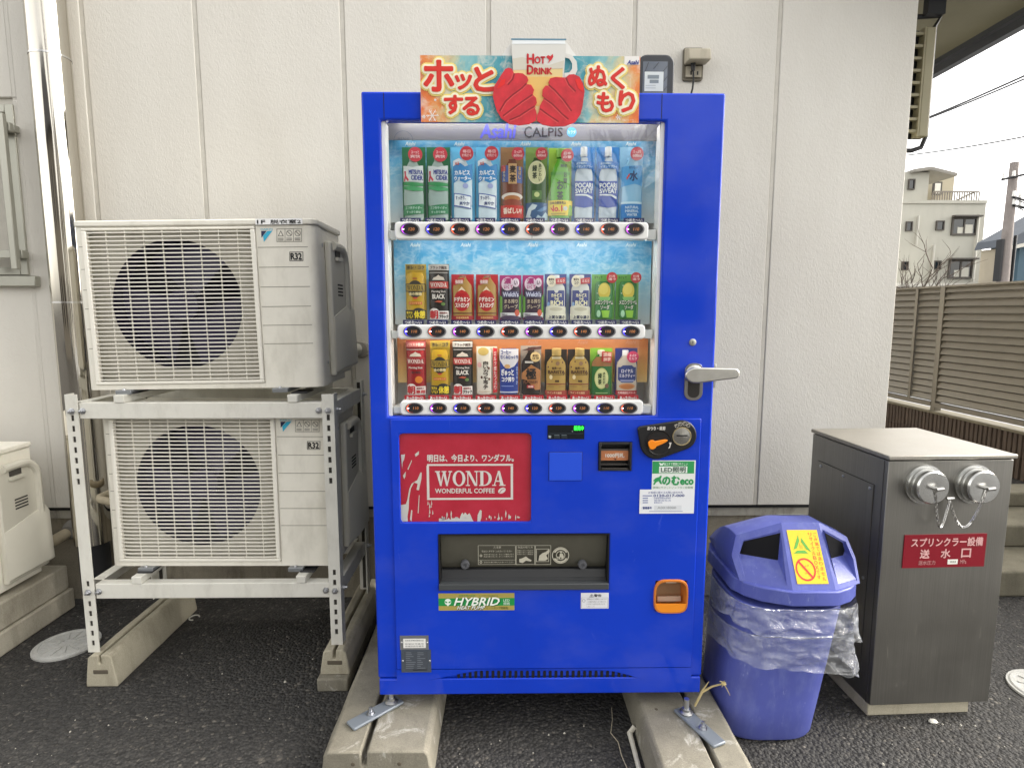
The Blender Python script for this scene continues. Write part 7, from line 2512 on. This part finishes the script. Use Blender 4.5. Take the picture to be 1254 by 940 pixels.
def black_can(box, row, red=False):
    base, body = ('#8e1f24', '#9c2025') if red else ('#26221f', '#2b2725')
    nm = 'red' if red else 'black'
    lay = [('r', .0, 1, .885, .985, '#b05a58' if red else '#b9b5b0'), ('t', 'バリスタ監修' if red else 'ブラック誕生', .1, .92, .905, .96, '#f0c8c0' if red else '#4a3c38', .0004),
         ('r', .04, .96, .83, .85, '#8f8a86'), ('p', [(.2, .71), (.8, .71), (.74, .76), (.6, .775), (.5, .80), (.4, .77), (.26, .75)], '#cfc4b6'), ('r', .03, .97, .56, .685, '#a32a28'),
         ('r', .05, .95, .568, .677, '#b53a34' if not red else '#8a1c20'), ('s', 'WONDA', .09, .91, .585, .66, '#eadfd6'), ('t', 'Morning Shot', .16, .84, .475, .525, '#cfc6bd', .0003)]
    if red: lay += [('t', '朝の微糖', .3, .75, .39, .44, '#5a1512', .0004), ('o', .66, .28, .19, .065, '#d0761f')]
    else: lay += [('t', 'BLACK', .2, .80, .375, .455, '#e4ddd4', .0007), ('p', [(.3, .32), (.5, .345), (.7, .33), (.6, .30)], '#b5543c'), ('o', .72, .28, .1, .03, '#5d7a3a')]
    lay += [('r', .04, .98, .0, .155, '#e6e0dc'), ('o', .28, .13, .24, .075, '#e6e0dc'), ('t', '朝', .06, .46, .015, .165, '#c22a30', .0011), ('t', '専用' if red else 'ブラック', .52, .95, .02, .085, '#b8282c' if red else '#2a2624', .0006), ('t', '通勤時の', .54, .92, .10, .135, '#8a4a48', .0003)]
    drink('drink_can', '%s morning coffee can with a red name band in the %s row' % (nm, row), 'can', box, base, (CAN, body, (.03, .97, .0, .86)), None, lay)
gold_can((497, 522.3, 323.5, 391), 'middle')
black_can((525.5, 550.3, 323.5, 391), 'middle')
for (x0, x1, w_) in ((553, 580.5, 'left'), (583, 610, 'right')):
    drink('drink_bottle', w_ + ' gold and red energy drink bottle of the two in the middle row', 'bottle', (x0, x1, 336, 391.5), '#b3202c', (STUB, '#b28c4c', (.04, .96, .04, 1.04)), ('#7d4a36', .36, .66, .86, .97),
        [('o', .48, .42, .36, .23, '#b3171c'), ('p', [(.28, .58), (.48, .74), (.68, .58)], '#c42a22'), ('p', [(.3, .62), (.48, .73), (.66, .62), (.48, .66)], '#e9d5b4'), ('t', 'ドデカミン', .15, .82, .40, .50, '#f3e6dc', .0007), ('t', 'ストロング', .19, .80, .27, .375, '#f3e6dc', .0007),
         ('p', [(.14, .75), (.54, .82), (.60, .92), (.2, .88)], '#c22a30'), ('t', '強炭酸', .2, .54, .79, .87, '#f2d6cf', .0005), ('r', .05, .95, .135, .16, '#6d3a20'), ('r', .0, 1.0, .0, .09, '#a01b24'), ('t', '栄養炭酸飲料', .22, .78, .025, .07, '#e0b074', .0003)], None, 'energy drink bottles on red cards')
for (x0, x1, w_) in ((612, 638.3, 'left'), (640, 665.5, 'right')):
    drink('drink_bottle', w_ + ' dark purple grape drink bottle of the two on magenta cards', 'bottle', (x0, x1, 337, 391.5), '#a82f72', (STUB, '#3c2c40', (.02, .98, .0, 1.0)), None,
        [('p', [(0, .05), (.12, .2), (.12, .5), (0, .56)], '#6fa648'), ('p', [(1, .05), (.9, .2), (.9, .5), (1, .6)], '#6fa648'), ('o', .36, .80, .28, .15, '#e2cfdc'), ('o', .74, .83, .16, .1, '#e2cfdc'), ('t', '濃', .20, .52, .80, .93, '#b03a7c', .0008), ('t', 'いくて', .2, .6, .69, .78, '#b03a7c', .0005), ('t', 'い', .67, .82, .78, .87, '#5a3a56', .0005),
         ('r', .12, .88, .50, .64, '#3f3c62'), ("t", "Welch's", .15, .86, .52, .62, '#cfcfe4', .0007), ('t', 'まる搾り', .22, .82, .37, .46, '#b9a892', .0005), ('t', 'グレープ', .2, .82, .25, .34, '#b9a892', .0005), ('r', .03, .97, .04, .16, '#d9d6d8'), ('o', .80, .16, .11, .075, '#c2543a'), ('o', .5, .05, .46, .05, '#453350'), ('t', '280ml', .08, .34, .09, .14, '#77707c', .0002)], None, 'grape drink bottles on magenta cards')
for (x0, x1, w_) in ((667, 693.5, 'left'), (697, 723.3, 'right')):
    drink('drink_bottle', w_ + ' white and navy milk drink bottle of the two, middle row', 'bottle', (x0, x1, 335.5, 391.5), '#26357e', (STUB, '#d9d9d2', (.05, .95, .0, 1.0)), ('#d4d6d6', .36, .66, .88, .97),
        [('r', .05, .95, .30, .64, '#27367f'), ('p', [(.40, .64), (.62, .64), (.56, .585), (.46, .585)], '#d9d9d2'), ('t', 'カルピス', .28, .76, .50, .57, '#efe9c6', .0006), ('t', 'THE', .42, .62, .43, .475, '#efe9c6', .0004), ('t', 'RICH', .26, .80, .32, .415, '#efe9c6', .0008), ('o', .16, .34, .06, .05, '#7fa2cf'),
         ('p', [(.04, .28), (.3, .33), (.6, .31), (.96, .28), (.96, .12), (.04, .12)], '#dcd8c6'), ('o', .5, .235, .3, .04, '#c4bea6'), ('r', .03, .97, .0, .13, '#e0dcc8'), ('t', '上質な濃さ', .16, .90, .025, .095, '#3a3c55', .0005),
         ('o', .28, .84, .21, .13, '#efe6cc'), ('t', '贅沢な', .16, .40, .85, .90, '#5a4a3a', .0003), ('t', 'コク', .2, .38, .77, .83, '#5a4a3a', .0003), ('p', [(.48, .77), (.94, .79), (.92, .92), (.46, .89)], '#bd3038'), ('t', 'ミルク', .55, .88, .81, .87, '#f0d0cc', .0003)], None, 'rich milk drink bottles in the middle row')
for (x0, x1, w_) in ((724.5, 752.8, 'left'), (754, 781.7, 'right')):
    drink('drink_can', w_ + ' green melon soda card of the two with yellow ice cream scoops', 'can', (x0, x1, 336, 391), '#64a548', (CAN, '#347f40', (.10, .92, .03, .84)), None,
        [('t', 'カフェで', .08, .40, .90, .95, '#20401f', .0003), ('o', .50, .63, .26, .18, '#d9c24a'), ('o', .46, .67, .2, .12, '#e5d468'), ('p', [(.24, .50), (.78, .50), (.72, .42), (.3, .42)], '#7fbd6a'), ('t', 'メロンクリーム', .12, .90, .33, .43, '#1d3a22', .0013), ('t', 'メロンクリーム', .12, .90, .33, .43, '#f0f2e4', .0003), ('t', 'ソーダ', .34, .72, .22, .315, '#1d3a22', .0013), ('t', 'ソーダ', .34, .72, .22, .315, '#f0f2e4', .0003),
         ('p', [(.38, .2), (.74, .2), (.70, .04), (.44, .04)], '#8fc63e'), ('o', .27, .13, .08, .08, '#a9d4b0'), ('o', .26, .75, .02, .012, '#e0efd8'), ('o', .2, .58, .02, .012, '#e0efd8'), ('o', .76, .4, .02, .012, '#e0efd8')],
        (.80, .92, .23, '#c22f38', ['ひと味', '違う'], '#efc6c2'), 'melon soda cards in the middle row')
# bottom row
black_can((498, 522, 417, 481.8), 'bottom', red=True)
gold_can((527.5, 551.2, 417, 481.8), 'bottom')
black_can((554.7, 579, 417, 481.8), 'bottom')
drink('drink_can', 'cream caffe latte can with vertical lettering and a red strip at its side', 'can', (583.5, 609, 424, 481.5), '#d6c9b4', (CAN, '#d9d2c6', (.0, .76, .0, .98)), None,
    [('o', .34, .90, .26, .085, '#c2a85e'), ('v', '白いカフェラテ', .34, .56, .10, .70, '#3a2c26', .0006), ('o', .16, .62, .10, .055, '#d9a7a4'), ('o', .60, .55, .05, .03, '#5a3626'), ('o', .62, .32, .05, .03, '#5a3626'), ('o', .26, .36, .05, .03, '#5a3626'), ('r', .10, .66, .05, .065, '#b5a48c'),
     ('p', [(.80, .02), (1.0, .04), (1.0, .96), (.80, .98)], '#c0232f'), ('v', 'ミルク感たっぷり', .84, .96, .08, .90, '#f0d3cf', .0003)])
drink('drink_can', 'white and navy smooth milk coffee can with bold lettering in the bottom row', 'can', (610.5, 636, 425, 481.5), '#b8743c', (CAN, '#2a3f8e', (.02, .98, .0, .98)), None,
    [('p', [(.05, .97), (.95, .97), (.95, .72), (.75, .60), (.5, .55), (.25, .60), (.05, .74)], '#cfcdd2'), ('t', 'コーヒー', .12, .6, .86, .94, '#3a4a8e', .0005), ('t', 'むくみじっくり', .1, .92, .76, .835, '#3a4a8e', .0005), ('o', .42, .6, .14, .045, '#c9a06c'), ('t', 'ぎゅっと', .14, .72, .40, .54, '#e6e6ea', .0008), ('t', 'コク搾り', .16, .74, .27, .375, '#e6e6ea', .0006), ('v', 'まろやか', .84, .92, .2, .6, '#9fb0da', .0002), ('r', .14, .72, .17, .185, '#7f92cc'), ('r', .06, .94, .035, .06, '#c9cedd')])
drink('drink_bottle', 'black and bronze coffee bottle with one large brushed character in the bottom row', 'bottle', (637.5, 662.7, 423, 482), '#9c8f84', (STUB, '#2b2320', (.02, .98, .0, .97)), ('#3a2c28', .34, .66, .84, .97),
    [('p', [(.04, .44), (.5, .62), (.96, .50), (.96, .10), (.7, .1), (.3, .3), (.04, .32)], '#a8703f'), ('t', '極', .26, .74, .32, .54, '#1c1614', .0013), ('r', .2, .6, .65, .69, '#cfc8c0'), ('t', 'PLATINUM', .14, .80, .23, .29, '#6a3a22', .0003), ('r', .3, .66, .14, .20, '#b5343a'), ('t', '微糖', .36, .6, .15, .19, '#f0d0c8', .0003), ('p', [(.0, .90), (.5, .98), (1, .99), (1, .93), (.5, .92)], '#4d2c28')],
    (.70, .78, .24, '#e4c88e', ['香り立つ', 'コク'], '#5a3c26'))
for (x0, x1, w_) in ((667, 694, 'left'), (695, 722, 'right')):
    drink('drink_bottle', w_ + ' gold barista coffee bottle can of the two, bottom row', 'bottle', (x0, x1, 427.5, 482.5), '#2b2420', (STUB, '#b39450', (.03, .97, .0, 1.0)), ('#c2a566', .30, .72, .87, 1.03),
        [('r', .3, .7, .80, .845, '#d9cba4'), ('o', .56, .70, .09, .045, '#8d6a4a'), ('o', .3, .74, .03, .02, '#5a3420'), ('o', .78, .72, .03, .02, '#5a3420'), ('o', .14, .62, .03, .02, '#5a3420'), ('o', .84, .46, .03, .02, '#5a3420'),
         ('t', '世界一の', .3, .72, .565, .62, '#5a3c1c', .0005), ('t', 'BARISTA', .14, .88, .475, .545, '#5a3c1c', .0007), ('r', .22, .80, .44, .452, '#6f5426'), ('o', .26, .40, .07, .05, '#dccca0'), ('t', '微糖', .44, .62, .29, .335, '#4d3216', .0005), ('r', .05, .95, .235, .255, '#7a2a22'), ('r', .1, .4, .185, .20, '#8a7038'), ('r', .6, .9, .185, .20, '#8a7038'), ('r', .0, 1.0, .0, .105, '#97392c'), ('t', 'ワインタル抽出', .1, .74, .03, .08, '#dfb48c', .0003)], None, 'gold bottle cans in the bottom row')
drink('drink_bottle', 'stubby green tea bottle with a round pale label and a red tag, bottom row', 'bottle', (722.5, 749.5, 426, 482.5), '#79a838', (STUB, '#2d6a34', (.02, .98, .0, 1.0)), ('#d9cfc0', .30, .62, .83, .96),
    [('p', [(.04, .62), (.96, .62), (.92, .72), (.76, .82), (.24, .82), (.08, .72)], '#96663c'), ('o', .48, .36, .31, .225, '#bcc37e'), ('o', .48, .36, .28, .2, '#cdd095'), ('v', '緑茶', .32, .48, .22, .48, '#2f4420', .0006), ('v', 'あたたか', .54, .64, .24, .50, '#3a4f26', .0003), ('o', .72, .2, .09, .05, '#6a4a34'), ('r', .22, .76, .04, .055, '#9fbf78'),
     ('p', [(.46, .73), (.94, .69), (.95, .92), (.48, .94)], '#b92a2a'), ('t', '濃縮', .52, .90, .83, .91, '#efc8b8', .0005), ('t', '抹茶', .54, .88, .735, .81, '#efc8b8', .0005)])
drink('drink_bottle', 'cream and navy milk tea bottle with a pink badge, rightmost in the bottom row', 'bottle', (753, 780, 426, 482.5), '#2b3272', (STUB, '#c9bfb0', (.02, .98, .0, .97)), ('#d6d8da', .28, .56, .82, .96),
    [('p', [(.1, .60), (.2, .60), (.3, .64), (.7, .64), (.8, .60), (.9, .60), (.9, .33), (.75, .27), (.25, .27), (.1, .33)], '#303f7c'), ('t', 'ロイヤル', .24, .76, .48, .56, '#d9d6e4', .0005), ('t', 'ミルクティー', .16, .86, .38, .455, '#d9d6e4', .0005), ('r', .2, .82, .29, .33, '#8f95bc'), ('o', .5, .19, .36, .065, '#c98a5a'), ('o', .5, .18, .28, .045, '#b5713f'), ('r', .02, .98, .0, .10, '#a82a34'), ('t', '北海道産生クリーム', .1, .9, .03, .075, '#f0ccc4', .0003)],
    (.72, .82, .26, '#d23f68', ['あったか', 'ミルク'], '#f3ccd4'))

# ------------------------------------------------------------ small things lying about
o = G(777, 890, 0.0)
c0, c1, c2 = G(770, 893, 0.02), G(776, 905, 0.012), G(796, 975, 0.01)
mb = MB().use(mat('old_white_plastic', '#cfcabc', 0.5, var=0.1, vscale=40))
mb.tube([G(777, 889, 0.03), G(771, 897, 0.012), G(776, 915, 0.008), G(795, 990, 0.008)], [0.008, 0.009, 0.0075, 0.0075], n=8)
tag(mb.build('plastic_strip'), 'bent white plastic strip lying against the right block of the machine', 'strip')
mb = MB().use(mat('dry_stem', '#a89f8c', 0.9))
mb.tube([G(749, 866, .003), G(750, 880, .003), G(748, 897, .003), G(757, 908, .003), G(761, 924, .003), G(770, 945, .003), G(772, 962, .003)], 0.0016, n=5)
tag(mb.build('dry_stem'), 'thin crooked dry stem lying on the asphalt left of the right block', 'stem')
ft = G(849, 862, MZ + 0.02)
st_m = mat('straw', '#b9a877', 0.8)
t = thing('straw_tie', (ft.x, ft.y, MZ), 'frayed straw coloured tie knotted round the right foot of the machine', 'string')
mb = MB().use(st_m)
Yt = ft.y - 0.02
p0, p1, p2, p3 = W(851, 864, Yt), W(860, 847, Yt), W(872, 840, Yt), W(886, 836.5, Yt - 0.02)
mb.tube([p0, p1, p2, p3], [0.003, 0.0035, 0.003, 0.0025], n=6)
mb.tube([p0 + Vector((.001, .004, 0)), p1 + Vector((.002, .003, .004)), W(868, 834, Yt)], [0.003, 0.003, 0.001], n=6)
for (x, y) in ((881, 833.5), (889, 835), (894, 851), (890, 838), (887.5, 833), (884, 841)):
    mb.tube([p3, p3.lerp(W(x, y, Yt - 0.02), .5) + Vector((0, .001, .002)), W(x, y, Yt - 0.022)], [0.0018, 0.0014, 0.0008], n=5)
mb.lathe([(0.006, -0.004), (0.008, 0), (0.006, 0.004)], p3, 'z', 8)
mb.build('knotted_string', parent=t)
# white scrap in front of the cabinet plinth
c = G(1142, 884)
mb = MB().use(mat('paper_scrap', '#d9d6cc', 0.7))
rr = random.Random(2)
rg = []
for h_, k_ in ((0.0, .8), (0.004, 1.0), (0.009, .6), (0.011, .1)):
    rg.append([(c.x + 0.016 * k_ * cos(a) * rr.uniform(.7, 1.2), c.y + 0.011 * k_ * sin(a) * rr.uniform(.7, 1.2), h_ + 0.001) for a in [2 * pi * i / 10 for i in range(10)]])
mb.loft(rg)
tag(mb.build('paper_scrap'), 'small crumpled white scrap on the asphalt before the steel cabinet', 'litter')
c = G(238, 757)
mb = MB().use(mat('white_ring', '#c9c6bd', 0.5))
mb.tube([(c.x + 0.02 * cos(a), c.y + 0.022 * sin(a), 0.005) for a in [0.4 + 4.6 * i / 14 for i in range(15)]], 0.003, n=6)
tag(mb.build('cable_tie'), 'pale open cable tie loop on the asphalt behind the left stand block', 'cable tie')
# pale grit and bits scattered on the asphalt
rg_ = random.Random(21)
mb = MB().use(mat('pale_grit', '#b5b1a6', 0.8))
def grit(px, py, s):
    c = G(px, py)
    n = 5
    a0 = rg_.uniform(0, 6)
    base = [Vector((c.x + s * rg_.uniform(.6, 1.2) * cos(a0 + 2 * pi * i / n), c.y + s * rg_.uniform(.6, 1.2) * sin(a0 + 2 * pi * i / n), 0.0015)) for i in range(n)]
    top = [Vector((v.x * .5 + c.x * .5, v.y * .5 + c.y * .5, 0.0015 + s * .8)) for v in base]
    mb.loft([base, top])
for px, py, s in ((672, 900, .004), (691, 898, .0045), (715, 889, .003), (612, 907, .003), (586, 917, .002), (653, 922, .003), (724, 931, .003), (349, 835, .006), (340, 807, .003), (272, 825, .004), (383, 807, .003), (223, 800, .003), (258, 780, .002), (336, 772, .003), (391, 757, .003), (92, 882, .003), (86, 896, .004), (106, 747, .003), (1154, 887, .004), (1176, 888, .005), (1194, 889, .004), (1107, 891, .003), (1175, 918, .004), (1081, 936, .006), (1046, 842, .003), (1030, 838, .004), (1236, 856, .004), (60, 770, .002), (133, 888, .003), (280, 850, .002), (180, 880, .003), (330, 880, .003)):
    grit(px, py, s)
for i in range(260):
    grit(rg_.uniform(-40, 1290), rg_.uniform(740, 1000), rg_.choice((.0010, .0012, .0016, .0022)))
o = mb.build('pale_grit', at=(0, 0, 0))
o['kind'] = 'stuff'

# ------------------------------------------------------------ across the road behind the camera, mirrored in the machine's glass and enamel
oh = thing('house', (-4.5, -15, 0), 'plain house across the road, mirrored in the glass and blue enamel of the machine', 'house')
mb = MB().use(mat('opposite_wall', '#77726a', 0.8, var=0.06, vscale=1))
mb.box(-10, 1.2, -23, -15, 0, 6.2)
mb.build('wall', parent=oh)
mb = MB().use(mat('opposite_roof', '#4d4e52', 0.7, var=0.1))
mb.prism([(-10.6, 6.2), (1.8, 6.2), (-1.4, 8.2), (-7.4, 8.2)], -23.4, -14.5)
mb.build('roof', parent=oh)
for x in (-8.4, -5.2, -1.4):
    for z in (1.0, 3.9):
        mb = MB().use(HT).box(x - 0.8, x + 0.8, -15.0, -14.93, z, z + 1.4)
        o = mb.build('window', parent=oh)
        mb = MB().use(GLASSD).box(x - 0.72, x + 0.72, -14.929, -14.92, z + 0.08, z + 1.32)
        mb.build('pane', parent=o)
oh2 = thing('house', (8.5, -17, 0), 'gabled house across the road to the right, mirrored in the blue enamel of the machine', 'house')
mb = MB().use(mat('opposite_wall_grey', '#c4c2bb', 0.8, var=0.06, vscale=1))
mb.box(4.6, 12.5, -25, -17, 0, 5.2)
mb.prism([(4.6, 5.2), (12.5, 5.2), (8.55, 7.9)], -25, -17.0)
mb.build('wall', parent=oh2)
mb = MB().use(mat('opposite_roof', '#4d4e52'))
for s_ in (-1, 1):
    mb = MB().use(mat('opposite_roof', '#4d4e52'))
    mb.prism([(8.55, 7.92), (8.55, 8.12), (8.55 + s_ * 4.5, 5.05), (8.55 + s_ * 4.5, 4.85)], -25.4, -16.5)
    mb.build('roof', parent=oh2)
for x, z in ((6.2, 1.0), (9.6, 1.0), (6.2, 3.6), (9.6, 3.6)):
    mb = MB().use(HT).box(x - 0.8, x + 0.8, -17.0, -16.93, z, z + 1.3)
    o = mb.build('window', parent=oh2)
    mb = MB().use(GLASSD).box(x - 0.72, x + 0.72, -16.929, -16.92, z + 0.08, z + 1.22)
    mb.build('pane', parent=o)
ot = thing('bare_tree', (3.1, -9.5, 0), 'thick leafless tree across the road, mirrored in the display glass of the machine', 'tree')
mb = MB().use(BARK)
mb.tube([(3.3, -9.5, 0), (3.25, -9.5, 1.6), (3.1, -9.5, 3.0), (2.75, -9.5, 4.2), (2.3, -9.6, 5.4), (2.1, -9.7, 6.6)], [0.3, 0.24, 0.2, 0.17, 0.12, 0.07], n=10)
mb.build('trunk', parent=ot)
mb = MB().use(BARK)
rt.seed(9)
for (x, z) in ((3.2, 2.4), (3.0, 3.3), (2.8, 4.0), (2.6, 4.6), (2.4, 5.2), (2.2, 6.0), (2.15, 6.4)):
    for k in range(2):
        branch(Vector((x, -9.5, z)), Vector((rt.uniform(-1, 1), rt.uniform(-.5, .5), rt.uniform(.3, 1))).normalized(), rt.uniform(1.6, 2.6), 0.05, 2)
mb.build('branches', parent=ot)
